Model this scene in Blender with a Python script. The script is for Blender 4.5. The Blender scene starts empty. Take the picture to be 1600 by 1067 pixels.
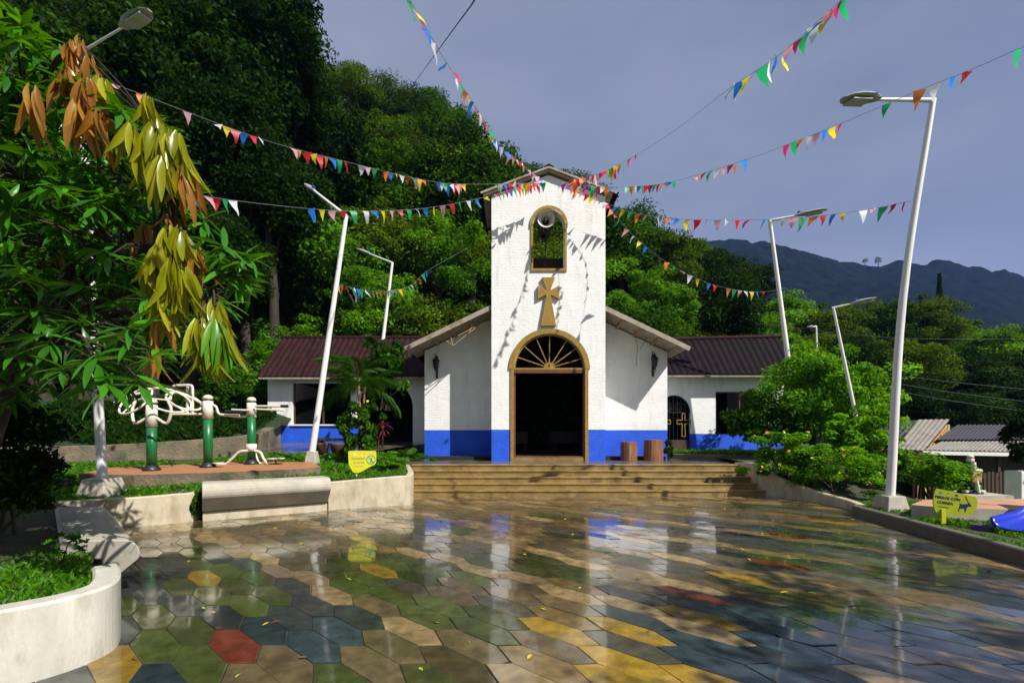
import bpy, math, random
import numpy as np
from mathutils import Vector, Matrix

# ------------------------------------------------------------------ camera, world, sun, exposure
F = 711.11
EYE = 1.6
R = math.radians
sc = bpy.context.scene
col = sc.collection
cam = bpy.data.cameras.new('camera')
cam.lens = 16
cam.sensor_width = 36
cam.shift_y = 146.5 / 1600
cam.clip_end = 6000
camo = bpy.data.objects.new('camera', cam)
camo.location = (0, 0, EYE)
camo.rotation_euler = (R(90), 0, 0)
col.objects.link(camo)
sc.camera = camo

SUN = Vector((0.66, -0.53, 0.88)).normalized()      # direction towards the sun
sun = bpy.data.lights.new('sun', 'SUN')
sun.energy = 4.8
sun.angle = R(0.5)
sun.color = (1.0, 0.965, 0.90)
suno = bpy.data.objects.new('sun', sun)
suno.rotation_euler = SUN.to_track_quat('Z', 'Y').to_euler()
col.objects.link(suno)

world = bpy.data.worlds.new('World')
sc.world = world
world.use_nodes = True
nt = world.node_tree
nt.nodes.clear()
wo = nt.nodes.new('ShaderNodeOutputWorld')
bg = nt.nodes.new('ShaderNodeBackground')
sky = nt.nodes.new('ShaderNodeTexSky')
sky.sky_type = 'NISHITA'
sky.sun_disc = False
sky.sun_elevation = math.asin(SUN.z)
sky.sun_rotation = math.atan2(SUN.x, SUN.y)
bg.inputs[1].default_value = 0.1
tc = nt.nodes.new('ShaderNodeTexCoord')
mp = nt.nodes.new('ShaderNodeMapping')
mp.inputs['Scale'].default_value = (1.6, 1.6, 4.2)
mp.inputs['Rotation'].default_value = (0.0, R(12), 0.3)
n1 = nt.nodes.new('ShaderNodeTexNoise')
n1.inputs['Scale'].default_value = 1.1
n1.inputs['Detail'].default_value = 7
n1.inputs['Roughness'].default_value = 0.45
cr = nt.nodes.new('ShaderNodeValToRGB')
e = cr.color_ramp.elements
e[0].position = 0.36; e[0].color = (1.62, 1.92, 2.62, 1)
e[1].position = 0.66; e[1].color = (2.45, 2.7, 3.35, 1)
mx = nt.nodes.new('ShaderNodeMixRGB')
mx.inputs[0].default_value = 0.92
nt.links.new(tc.outputs['Generated'], mp.inputs[0])
nt.links.new(mp.outputs[0], n1.inputs['Vector'])
nt.links.new(n1.outputs[0], cr.inputs[0])
nt.links.new(sky.outputs[0], mx.inputs[1])
nt.links.new(cr.outputs[0], mx.inputs[2])
nt.links.new(mx.outputs[0], bg.inputs[0])
nt.links.new(bg.outputs[0], wo.inputs[0])

vs = sc.view_settings
vs.view_transform = 'Standard'
vs.look = 'None'
vs.exposure = 0.5
vs.gamma = 1.0
vs.use_curve_mapping = False
sc.render.engine = 'CYCLES'
sc.cycles.max_bounces = 8
sc.cycles.diffuse_bounces = 3
sc.cycles.glossy_bounces = 3
sc.cycles.transmission_bounces = 3
sc.cycles.volume_bounces = 0
sc.cycles.transparent_max_bounces = 4
sc.cycles.use_denoising = True

rng = np.random.default_rng(7)
rnd = random.Random(7)


def P(px, py, Z):
    return Vector(((px - 800) / F * Z, Z, EYE + (680 - py) / F * Z))


def PX(px, Z):
    return (px - 800) / F * Z


# ------------------------------------------------------------------ object helpers
def tag(o, label=None, cat=None, group=None, kind=None):
    if label: o['label'] = label
    if cat: o['category'] = cat
    if group: o['group'] = group
    if kind: o['kind'] = kind
    return o


def empty(name, loc, label=None, cat=None, group=None):
    o = bpy.data.objects.new(name, None)
    o.empty_display_size = 0.2
    col.objects.link(o)
    o.location = loc
    return tag(o, label, cat, group)


def wloc(o):
    v = Vector((0, 0, 0))
    while o is not None:
        v += o.location
        o = o.parent
    return v


def link(name, me, parent=None, loc=(0, 0, 0), rot=None, scale=None):
    o = bpy.data.objects.new(name, me)
    col.objects.link(o)
    if parent is not None:
        o.parent = parent
    o.location = loc
    if rot is not None: o.rotation_euler = rot
    if scale is not None: o.scale = scale
    return o


def copy_tree(o, parent=None):
    c = o.copy()
    col.objects.link(c)
    if parent is not None:
        c.parent = parent
    for ch in list(o.children):
        copy_tree(ch, c)
    return c


class MB:
    """collects plain geometry and links it as one mesh object"""
    def __init__(s):
        s.v = []; s.f = []; s.m = []; s.sm = []
        s.mi = 0

    def add(s, vs, fs, smooth=False):
        b = len(s.v)
        s.v += [tuple(x) for x in vs]
        for q in fs:
            s.f.append(tuple(b + i for i in q)); s.m.append(s.mi); s.sm.append(smooth)
        return s

    def box(s, x0, x1, y0, y1, z0, z1):
        vs = [(x0, y0, z0), (x1, y0, z0), (x1, y1, z0), (x0, y1, z0), (x0, y0, z1), (x1, y0, z1), (x1, y1, z1), (x0, y1, z1)]
        return s.add(vs, [(0, 3, 2, 1), (4, 5, 6, 7), (0, 1, 5, 4), (1, 2, 6, 5), (2, 3, 7, 6), (3, 0, 4, 7)])

    def bar(s, a, b, w, h):
        """rectangular bar from a to b"""
        a = Vector(a); b = Vector(b)
        d = (b - a).normalized()
        up = Vector((0, 0, 1)) if abs(d.z) < 0.95 else Vector((0, 1, 0))
        r = d.cross(up).normalized() * w / 2
        u = r.normalized().cross(d).normalized() * h / 2
        vs = [a - r - u, a + r - u, a + r + u, a - r + u, b - r - u, b + r - u, b + r + u, b - r + u]
        return s.add(vs, [(0, 3, 2, 1), (4, 5, 6, 7), (0, 1, 5, 4), (1, 2, 6, 5), (2, 3, 7, 6), (3, 0, 4, 7)])

    def tube(s, pts, rad, n=8, closed=False, caps=True):
        pts = [Vector(p) for p in pts]
        k = len(pts)
        if not hasattr(rad, '__len__'): rad = [rad] * k
        rings = []
        prev = None
        for i, p in enumerate(pts):
            if closed:
                d = pts[(i + 1) % k] - pts[i - 1]
            else:
                d = pts[min(i + 1, k - 1)] - pts[max(i - 1, 0)]
            d.normalize()
            if prev is None:
                ref = Vector((0, 0, 1)) if abs(d.z) < 0.9 else Vector((0, 1, 0))
                x = d.cross(ref).normalized()
            else:
                x = (prev - d * prev.dot(d))
                if x.length < 1e-5: x = d.orthogonal()
                x.normalize()
            prev = x
            y = d.cross(x)
            rings.append([p + (x * math.cos(2 * math.pi * j / n) + y * math.sin(2 * math.pi * j / n)) * rad[i] for j in range(n)])
        vs = [v for r_ in rings for v in r_]
        fs = []
        for i in range(k if closed else k - 1):
            a = i * n; b = ((i + 1) % k) * n
            for j in range(n):
                fs.append((a + j, a + (j + 1) % n, b + (j + 1) % n, b + j))
        s.add(vs, fs, True)
        if caps and not closed:
            s.add(rings[0], [tuple(range(n - 1, -1, -1))])
            s.add(rings[-1], [tuple(range(n))])
        return s

    def lathe(s, c, prof, n=20, sx=1.0, sy=1.0):
        """prof: list of (radius, z)"""
        vs = []; fs = []
        for r_, z in prof:
            for j in range(n):
                a = 2 * math.pi * j / n
                vs.append((c[0] + r_ * math.cos(a) * sx, c[1] + r_ * math.sin(a) * sy, c[2] + z))
        for i in range(len(prof) - 1):
            for j in range(n):
                fs.append((i * n + j, i * n + (j + 1) % n, (i + 1) * n + (j + 1) % n, (i + 1) * n + j))
        fs.append(tuple(range(n - 1, -1, -1)))
        fs.append(tuple((len(prof) - 1) * n + j for j in range(n)))
        return s.add(vs, fs, n > 10)

    def prism(s, poly, origin, ax, ay, ad):
        """2-D polygon in the frame (origin, ax, ay) extruded by the vector ad"""
        o = Vector(origin); ax = Vector(ax); ay = Vector(ay); ad = Vector(ad)
        n = len(poly)
        a = [o + ax * p[0] + ay * p[1] for p in poly]
        vs = a + [q + ad for q in a]
        fs = [tuple(range(n)), tuple(range(2 * n - 1, n - 1, -1))]
        for i in range(n):
            j = (i + 1) % n
            fs.append((i, n + i, n + j, j))
        return s.add(vs, fs)

    def build(s, name, mats, parent=None, bevel=0, shade=None):
        me = bpy.data.meshes.new(name)
        off = wloc(parent) if parent is not None else Vector((0, 0, 0))
        me.from_pydata([(v[0] - off.x, v[1] - off.y, v[2] - off.z) for v in s.v], [], s.f)
        if not isinstance(mats, (list, tuple)): mats = [mats]
        for m in mats: me.materials.append(m)
        me.polygons.foreach_set('material_index', s.m)
        me.polygons.foreach_set('use_smooth', s.sm)
        me.update()
        import bmesh
        bm = bmesh.new(); bm.from_mesh(me)
        bmesh.ops.recalc_face_normals(bm, faces=bm.faces)
        if bevel:
            es = [e_ for e_ in bm.edges if len(e_.link_faces) == 2 and e_.calc_face_angle(0) > 0.6]
            bmesh.ops.bevel(bm, geom=es, offset=bevel, segments=2, affect='EDGES', profile=0.5)
        bm.to_mesh(me); bm.free()
        return link(name, me, parent)


def build_split(mb, name, mat, parent):
    import bmesh
    o = mb.build(name, mat, parent)
    bm = bmesh.new(); bm.from_mesh(o.data)
    bmesh.ops.remove_doubles(bm, verts=bm.verts, dist=1e-5)
    bmesh.ops.recalc_face_normals(bm, faces=bm.faces)
    bm.faces.ensure_lookup_table()
    seen = set(); isl = []
    for f_ in bm.faces:
        if f_.index in seen: continue
        st = [f_]; seen.add(f_.index); cur = []
        while st:
            q = st.pop(); cur.append(q)
            for v_ in q.verts:
                for w in v_.link_faces:
                    if w.index not in seen: seen.add(w.index); st.append(w)
        isl.append(cur)
    out = []
    for cur in isl:
        vi = {}; vs = []; fs = []
        for q in cur:
            for v_ in q.verts:
                if v_.index not in vi: vi[v_.index] = len(vs); vs.append(tuple(v_.co))
            fs.append(tuple(vi[v_.index] for v_ in q.verts))
        me = bpy.data.meshes.new(name); me.from_pydata(vs, [], fs); me.materials.append(mat)
        out.append(link(name, me, parent))
    bm.free(); bpy.data.objects.remove(o)
    return out


def box_obj(name, mat, parent, *b, bevel=0):
    return MB().box(*b).build(name, mat, parent, bevel)


# ------------------------------------------------------------------ materials
MATS = {}


def nd(t, typ, **kw):
    n = t.nodes.new(typ)
    for k, v in kw.items():
        if k.startswith('i_'):
            n.inputs[k[2:].replace('_', ' ')].default_value = v
        else:
            setattr(n, k, v)
    return n


def M(name, c, rough=0.6, var=0.25, vscale=4, bump=0.15, bscale=40, bdist=0.01, metallic=0.0, stain=None, sscale=2.0,
      sth=(0.52, 0.68), coat=0.0, rvar=0.0, spec=0.5, stretch=(1, 1, 1), coord='Object', dbump=None):
    m = bpy.data.materials.new(name)
    m.use_nodes = True
    t = m.node_tree
    b = t.nodes['Principled BSDF']
    b.inputs['Metallic'].default_value = metallic
    b.inputs['Specular IOR Level'].default_value = spec
    b.inputs['Coat Weight'].default_value = coat
    b.inputs['Coat Roughness'].default_value = 0.06
    L = t.links.new
    tcn = nd(t, 'ShaderNodeTexCoord')
    mpn = nd(t, 'ShaderNodeMapping')
    mpn.inputs['Scale'].default_value = stretch
    src = tcn.outputs['Object']
    if coord == 'World':
        src = nd(t, 'ShaderNodeNewGeometry').outputs['Position']
    L(src, mpn.inputs[0])
    na = nd(t, 'ShaderNodeTexNoise', i_Scale=vscale, i_Detail=6.0, i_Roughness=0.6)
    L(mpn.outputs[0], na.inputs['Vector'])
    mixv = nd(t, 'ShaderNodeMixRGB')
    dk = [x * (1 - var) for x in c]; lt = [min(1, x * (1 + var * 0.6)) for x in c]
    mixv.inputs[1].default_value = (*dk, 1)
    mixv.inputs[2].default_value = (*lt, 1)
    mr = nd(t, 'ShaderNodeMapRange', i_From_Min=0.3, i_From_Max=0.7)
    L(na.outputs[0], mr.inputs[0]); L(mr.outputs[0], mixv.inputs[0])
    out = mixv.outputs[0]
    if stain:
        ns = nd(t, 'ShaderNodeTexNoise', i_Scale=sscale, i_Detail=8.0, i_Roughness=0.65)
        L(mpn.outputs[0], ns.inputs['Vector'])
        mr2 = nd(t, 'ShaderNodeMapRange', i_From_Min=sth[0], i_From_Max=sth[1], i_To_Max=0.85)
        L(ns.outputs[0], mr2.inputs[0])
        ms = nd(t, 'ShaderNodeMixRGB')
        ms.inputs[2].default_value = (*stain, 1)
        L(mr2.outputs[0], ms.inputs[0]); L(out, ms.inputs[1])
        out = ms.outputs[0]
    L(out, b.inputs['Base Color'])
    b.inputs['Roughness'].default_value = rough
    if rvar:
        nr = nd(t, 'ShaderNodeTexNoise', i_Scale=vscale * 0.7, i_Detail=5.0)
        L(mpn.outputs[0], nr.inputs['Vector'])
        mr3 = nd(t, 'ShaderNodeMapRange', i_From_Min=0.35, i_From_Max=0.65, i_To_Min=max(0.02, rough - rvar), i_To_Max=rough + rvar)
        L(nr.outputs[0], mr3.inputs[0]); L(mr3.outputs[0], b.inputs['Roughness'])
    if bump:
        nb = nd(t, 'ShaderNodeTexNoise', i_Scale=bscale, i_Detail=6.0)
        L(mpn.outputs[0], nb.inputs['Vector'])
        h = nb.outputs[0]
        if dbump:
            nb2 = nd(t, 'ShaderNodeTexNoise', i_Scale=dbump, i_Detail=3.0)
            L(mpn.outputs[0], nb2.inputs['Vector'])
            ad = nd(t, 'ShaderNodeMath', operation='ADD')
            L(nb.outputs[0], ad.inputs[0]); L(nb2.outputs[0], ad.inputs[1])
            h = ad.outputs[0]
        bn = nd(t, 'ShaderNodeBump', i_Strength=bump, i_Distance=bdist)
        L(h, bn.inputs['Height']); L(bn.outputs[0], b.inputs['Normal'])
    MATS[name] = m
    return m


def brick_plaster(name, c, var=0.08, bump=0.55):
    """painted brick wall: courses show faintly through thick, lumpy paint"""
    m = M(name, c, rough=0.75, var=var, vscale=2.2, bump=0)
    t = m.node_tree; L = t.links.new
    b = t.nodes['Principled BSDF']
    g = nd(t, 'ShaderNodeNewGeometry')
    sp = nd(t, 'ShaderNodeSeparateXYZ'); L(g.outputs['Position'], sp.inputs[0])
    ad = nd(t, 'ShaderNodeMath', operation='ADD'); L(sp.outputs[0], ad.inputs[0]); L(sp.outputs[1], ad.inputs[1])
    cb = nd(t, 'ShaderNodeCombineXYZ'); L(ad.outputs[0], cb.inputs[0]); L(sp.outputs[2], cb.inputs[1])
    nw = nd(t, 'ShaderNodeTexNoise', i_Scale=6.0, i_Detail=2.0); L(g.outputs['Position'], nw.inputs['Vector'])
    mw = nd(t, 'ShaderNodeMixRGB', blend_type='LINEAR_LIGHT'); mw.inputs[0].default_value = 0.07
    L(cb.outputs[0], mw.inputs[1]); L(nw.outputs['Color'], mw.inputs[2])
    mps = nd(t, 'ShaderNodeMapping'); mps.inputs['Scale'].default_value = (2.6, 2.6, 0.35); L(g.outputs['Position'], mps.inputs[0])
    nst = nd(t, 'ShaderNodeTexNoise', i_Scale=1.4, i_Detail=8.0, i_Roughness=0.7); L(mps.outputs[0], nst.inputs['Vector'])
    mst = nd(t, 'ShaderNodeMapRange', i_From_Min=0.54, i_From_Max=0.78, i_To_Max=0.55); L(nst.outputs[0], mst.inputs[0])
    mxs_ = nd(t, 'ShaderNodeMixRGB'); mxs_.inputs[2].default_value = (c[0] * .55 + .01, c[1] * .53 + .008, c[2] * .46 + .004, 1)
    L(b.inputs['Base Color'].links[0].from_socket, mxs_.inputs[1]); L(mst.outputs[0], mxs_.inputs[0]); L(mxs_.outputs[0], b.inputs['Base Color'])
    br = nd(t, 'ShaderNodeTexBrick')
    br.inputs['Scale'].default_value = 1.0
    br.inputs['Brick Width'].default_value = 0.27
    br.inputs['Row Height'].default_value = 0.092
    br.inputs['Mortar Size'].default_value = 0.012
    br.inputs['Mortar Smooth'].default_value = 0.9
    br.inputs['Color1'].default_value = (1, 1, 1, 1); br.inputs['Color2'].default_value = (.75, .75, .75, 1); br.inputs['Mortar'].default_value = (.35, .35, .35, 1)
    L(mw.outputs[0], br.inputs['Vector'])
    n_ = nd(t, 'ShaderNodeTexNoise', i_Scale=8.0, i_Detail=8.0, i_Roughness=0.62); L(g.outputs['Position'], n_.inputs['Vector'])
    ma = nd(t, 'ShaderNodeMath', operation='MULTIPLY_ADD'); ma.inputs[1].default_value = 1.6
    L(n_.outputs[0], ma.inputs[0]); L(br.outputs['Color'], ma.inputs[2])
    bn = nd(t, 'ShaderNodeBump', i_Strength=bump, i_Distance=0.009)
    L(ma.outputs[0], bn.inputs['Height']); L(bn.outputs[0], b.inputs['Normal'])
    return m


def leaf_mat(name, dark, mid, light, trans=0.3, rough=0.45, objvar=0.25, spec=0.4):
    m = bpy.data.materials.new(name); m.use_nodes = True
    t = m.node_tree; L = t.links.new
    b = t.nodes['Principled BSDF']
    at = nd(t, 'ShaderNodeAttribute', attribute_name='v')
    oi = nd(t, 'ShaderNodeObjectInfo')
    r = nd(t, 'ShaderNodeValToRGB')
    e = r.color_ramp.elements
    e[0].color = (*dark, 1); e[1].color = (*light, 1)
    x = e.new(0.55); x.color = (*mid, 1)
    mm = nd(t, 'ShaderNodeMath', operation='MULTIPLY_ADD')
    mm.inputs[1].default_value = objvar; mm.inputs[2].default_value = -objvar / 2
    L(oi.outputs['Random'], mm.inputs[0])
    aa = nd(t, 'ShaderNodeMath', operation='ADD', use_clamp=True)
    L(at.outputs['Fac'], aa.inputs[0]); L(mm.outputs[0], aa.inputs[1])
    L(aa.outputs[0], r.inputs[0])
    L(r.outputs[0], b.inputs['Base Color'])
    b.inputs['Roughness'].default_value = rough
    b.inputs['Specular IOR Level'].default_value = spec
    tr = nd(t, 'ShaderNodeBsdfTranslucent')
    hs = nd(t, 'ShaderNodeHueSaturation'); hs.inputs['Hue'].default_value = 0.47; hs.inputs['Value'].default_value = 1.6; hs.inputs['Saturation'].default_value = 1.1
    L(r.outputs[0], hs.inputs['Color']); L(hs.outputs[0], tr.inputs[0])
    mxs = nd(t, 'ShaderNodeMixShader'); mxs.inputs[0].default_value = trans
    L(b.outputs[0], mxs.inputs[1]); L(tr.outputs[0], mxs.inputs[2])
    L(mxs.outputs[0], t.nodes['Material Output'].inputs[0])
    MATS[name] = m
    return m


def tile_mat(name, c):
    m = M(name, c, rough=0.3, var=0.5, vscale=7.0, bump=0.0, coord='World', stain=[x * 0.4 + 0.006 for x in c], sscale=3.2, sth=(0.5, 0.72))
    t = m.node_tree; L = t.links.new
    b = t.nodes['Principled BSDF']
    g = nd(t, 'ShaderNodeNewGeometry')
    n_ = nd(t, 'ShaderNodeTexNoise', i_Scale=0.9, i_Detail=6.0, i_Roughness=0.62); L(g.outputs['Position'], n_.inputs['Vector'])
    mr = nd(t, 'ShaderNodeMapRange', i_From_Min=0.38, i_From_Max=0.62, i_To_Min=0.10, i_To_Max=0.38)
    L(n_.outputs[0], mr.inputs[0]); L(mr.outputs[0], b.inputs['Roughness'])
    mc = nd(t, 'ShaderNodeMapRange', i_From_Min=0.45, i_From_Max=0.60, i_To_Min=1.0, i_To_Max=0.05)
    L(n_.outputs[0], mc.inputs[0]); L(mc.outputs[0], b.inputs['Coat Weight'])
    b.inputs['Coat Roughness'].default_value = 0.055
    b.inputs['Coat IOR'].default_value = 1.5
    b.inputs['Specular IOR Level'].default_value = 0.24
    # every tile has its own tone, and grit lies on it in patches
    src = b.inputs['Base Color'].links[0].from_socket
    oi = nd(t, 'ShaderNodeObjectInfo')
    mv = nd(t, 'ShaderNodeMapRange', i_To_Min=0.72, i_To_Max=1.3); L(oi.outputs['Random'], mv.inputs[0])
    hs = nd(t, 'ShaderNodeHueSaturation'); L(src, hs.inputs['Color']); L(mv.outputs[0], hs.inputs['Value'])
    ng = nd(t, 'ShaderNodeTexNoise', i_Scale=38.0, i_Detail=8.0, i_Roughness=0.75); L(g.outputs['Position'], ng.inputs['Vector'])
    mg_ = nd(t, 'ShaderNodeMapRange', i_From_Min=0.60, i_From_Max=0.72, i_To_Max=0.7); L(ng.outputs[0], mg_.inputs[0])
    gm = nd(t, 'ShaderNodeMixRGB'); gm.inputs[2].default_value = (0.055, 0.045, 0.025, 1)
    L(mg_.outputs[0], gm.inputs[0]); L(hs.outputs[0], gm.inputs[1]); L(gm.outputs[0], b.inputs['Base Color'])
    n2 = nd(t, 'ShaderNodeTexNoise', i_Scale=90.0, i_Detail=3.0); L(g.outputs['Position'], n2.inputs['Vector'])
    bn = nd(t, 'ShaderNodeBump', i_Strength=0.25, i_Distance=0.0016)
    L(n2.outputs[0], bn.inputs['Height']); L(bn.outputs[0], b.inputs['Normal'])
    n3 = nd(t, 'ShaderNodeTexNoise', i_Scale=7.0, i_Detail=3.0); L(g.outputs['Position'], n3.inputs['Vector'])
    bc = nd(t, 'ShaderNodeBump', i_Strength=0.12, i_Distance=0.0016)
    L(n3.outputs[0], bc.inputs['Height']); L(bc.outputs[0], b.inputs['Coat Normal'])
    return m


white_wall = brick_plaster('white_painted_brick', (0.82, 0.815, 0.80))
blue_wall = brick_plaster('blue_painted_brick', (0.012, 0.095, 0.68), var=0.25)
white_flat = M('white_render', (0.78, 0.77, 0.73), rough=0.8, var=0.1, vscale=3, bump=0.25, bscale=25, stain=(0.5, 0.48, 0.42), sscale=1.5, sth=(0.6, 0.85))
blue_flat = M('blue_render', (0.010, 0.07, 0.50), rough=0.6, var=0.25, vscale=5, bump=0.3, bscale=20, stain=(0.02, 0.05, 0.2), sscale=4, sth=(0.6, 0.8))
dark_inside = M('dark_interior', (0.018, 0.016, 0.014), rough=0.9, var=0.2)  # near-black colour stands in for the shade inside the rooms
gold = M('gold_paint', (0.34, 0.20, 0.025), rough=0.5, var=0.3, vscale=12, bump=0.5, bscale=50, stain=(0.16, 0.09, 0.015), sscale=18, sth=(0.5, 0.7))
maroon = M('maroon_wood', (0.16, 0.045, 0.03), rough=0.5, var=0.3)
concrete = M('concrete', (0.42, 0.38, 0.31), rough=0.75, var=0.25, vscale=3, bump=0.25, bscale=60, stain=(0.2, 0.16, 0.1), sscale=2.2, sth=(0.55, 0.8))
cream_conc = M('cream_concrete', (0.50, 0.43, 0.31), rough=0.6, var=0.22, vscale=4, bump=0.25, bscale=70, stain=(0.20, 0.13, 0.06), sscale=3.4, sth=(0.5, 0.78), stretch=(1, 1, 0.5))
pale_conc = M('pale_concrete', (0.55, 0.52, 0.44), rough=0.5, var=0.22, vscale=5, bump=0.3, bscale=70, stain=(0.22, 0.19, 0.12), sscale=4.5, sth=(0.52, 0.8), stretch=(1, 1, 0.3))
kerb_mat = M('kerb_concrete', (0.13, 0.115, 0.085), rough=0.55, var=0.3, vscale=6, bump=0.4, bscale=50, stain=(0.07, 0.07, 0.05), sscale=3, sth=(0.5, 0.7))  # base darkened to carry the shade of the inner face, plus patchy dirt
old_stone = M('old_stone', (0.20, 0.155, 0.10), rough=0.8, var=0.5, vscale=4, bump=0.8, bscale=14, bdist=0.03, stain=(0.045, 0.05, 0.03), sscale=2, sth=(0.45, 0.62))
step_mat = M('sandy_step', (0.27, 0.18, 0.06), rough=0.42, var=0.35, vscale=3, bump=0.3, bscale=60, stain=(0.09, 0.06, 0.02), sscale=2.5, sth=(0.5, 0.7), rvar=0.2, coord='World')
wet_stone = M('wet_paving', (0.13, 0.115, 0.085), rough=0.16, var=0.35, vscale=3, bump=0.15, bscale=30, rvar=0.1, coord='World')
terracotta = M('terracotta_pad', (0.36, 0.16, 0.07), rough=0.7, var=0.2, vscale=3, bump=0.2, bscale=80, stain=(0.2, 0.09, 0.04), sscale=3, sth=(0.55, 0.75))
mortar = M('dark_joint', (0.025, 0.024, 0.018), rough=0.45, var=0.3)
soil = M('dark_soil', (0.05, 0.04, 0.02), rough=0.9, var=0.4, vscale=3, bump=0.8, bscale=9, bdist=0.06, stain=(0.02, 0.045, 0.008), sscale=1.2, sth=(0.4, 0.6))
hill_soil = M('hill_ground', (0.018, 0.04, 0.008), rough=0.95, var=0.6, vscale=0.5, bump=0.8, bscale=2, bdist=0.4)
meadow = M('meadow', (0.045, 0.09, 0.012), rough=0.9, var=0.6, vscale=0.25, bump=0.8, bscale=3, bdist=0.1, stain=(0.03, 0.04, 0.01), sscale=0.15)
roof_red = M('maroon_roof', (0.030, 0.009, 0.010), spec=.12, rough=0.75, var=0.45, vscale=2.5, bump=0.3, bscale=30, stain=(0.02, 0.012, 0.012), sscale=1.2, sth=(0.45, 0.7))
roof_dark = M('dark_roof', (0.010, 0.0065, 0.008), spec=.10, rough=0.8, var=0.4, vscale=2.5, bump=0.3, bscale=30, stain=(0.022, 0.008, 0.008), sscale=1.2, sth=(0.55, 0.75))
pew_wood = M('pew_wood', (0.05, 0.014, 0.008), rough=.5)
roof_fibre = M('fibre_roof', (0.22, 0.195, 0.165), rough=0.8, var=0.25, vscale=3, bump=0.3, stain=(0.14, 0.12, 0.1), sscale=2)
roof_slate = M('slate_roof', (0.035, 0.032, 0.04), rough=0.55, var=0.3)
fascia_mat = M('fascia', (0.34, 0.29, 0.22), rough=0.7, var=0.25, vscale=5, stain=(0.15, 0.11, 0.07), sscale=3)
wood_dark = M('dark_wood', (0.06, 0.035, 0.02), rough=0.7, var=0.4, stretch=(1, 1, 0.15), vscale=12)
wood_tan = M('tan_wood', (0.36, 0.24, 0.13), rough=0.7, var=0.3, stretch=(1, 1, 0.2), vscale=10)
ply = M('plywood', (0.40, 0.20, 0.06), rough=0.7, var=0.3, stretch=(1, 1, 0.2), vscale=6)
slat_yellow = M('yellow_slat', (0.62, 0.48, 0.18), rough=0.7, var=0.2)
log_mat = M('log_bark', (0.20, 0.075, 0.03), rough=0.6, var=0.6, vscale=9, bump=0.9, bscale=18, bdist=0.03, stretch=(1, 1, 0.15), stain=(0.34, 0.22, 0.13), sscale=12, sth=(0.55, 0.75))
log_end = M('log_end', (0.30, 0.17, 0.08), rough=0.7, var=0.3)
iron = M('black_iron', (0.012, 0.012, 0.012), rough=0.5, var=0.2)
rubber = M('dark_rubber', (0.015, 0.015, 0.018), rough=0.45, var=0.2)
pole_white = M('white_pole_paint', (0.74, 0.72, 0.70), rough=0.4, var=0.1, vscale=3, bump=0.1, stain=(0.42, 0.36, 0.27), sscale=2.5, sth=(0.6, 0.82), stretch=(1, 1, 0.3))
pole_grey = M('lamp_head_grey', (0.36, 0.355, 0.34), rough=0.4, var=0.12, metallic=0.1)
lens_mat = M('lamp_lens', (0.45, 0.46, 0.4), rough=0.25, var=0.15)
sensor_blue = M('blue_sensor', (0.01, 0.03, 0.35), rough=0.3, var=0.1)
gym_green = M('green_paint', (0.008, 0.13, 0.035), rough=0.35, var=0.2, vscale=5, bump=0.05, stain=(0.006, 0.05, 0.02), sscale=5, sth=(0.6, 0.8))
gym_cream = M('cream_paint', (0.70, 0.63, 0.52), rough=0.4, var=0.12, vscale=6, bump=0.05, stain=(0.4, 0.3, 0.2), sscale=6, sth=(0.62, 0.85))
pad_tan = M('tan_pad', (0.42, 0.26, 0.11), rough=0.6, var=0.1)
slide_blue = M('blue_plastic', (0.008, 0.03, 0.42), rough=0.28, var=0.15, vscale=2)
mat_purple = M('purple_mat', (0.12, 0.04, 0.22), rough=0.8, var=0.2)
sign_yellow = M('yellow_sign', (0.70, 0.66, 0.03), rough=0.35, var=0.06)
sign_olive = M('lime_yellow_sign', (0.40, 0.44, 0.015), rough=0.35, var=0.12, vscale=5)
sign_navy = M('navy_print', (0.01, 0.02, 0.09), rough=0.5, var=0.1)
sign_grey = M('faded_print', (0.33, 0.38, 0.14), rough=0.5, var=0.1)
sign_white = M('white_print', (0.75, 0.74, 0.6), rough=0.5, var=0.05)
sign_teal = M('teal_print', (0.05, 0.25, 0.28), rough=0.5, var=0.05)
speaker_cream = M('speaker_cream', (0.62, 0.59, 0.52), rough=0.4, var=0.1)
cord_mat = M('grey_cord', (0.2, 0.2, 0.22), rough=0.6, var=0.1)
cable_black = M('black_cable', (0.01, 0.01, 0.012), rough=0.5, var=0.1)
bark = M('bark', (0.042, 0.032, 0.02), rough=0.9, var=0.5, vscale=6, bump=0.8, bscale=20, bdist=0.03, stretch=(1, 1, 0.3), coord='World')
bark_red = M('ruddy_bark', (0.04, 0.022, 0.015), rough=0.85, var=0.5, vscale=6, bump=0.8, bscale=20, bdist=0.02, stretch=(1, 1, 0.3), coord='World')
pot_mat = M('clay_pot', (0.10, 0.04, 0.025), rough=0.7, var=0.3)
brick_red = M('red_brick', (0.26, 0.10, 0.06), rough=0.8, var=0.3, vscale=14)

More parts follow.
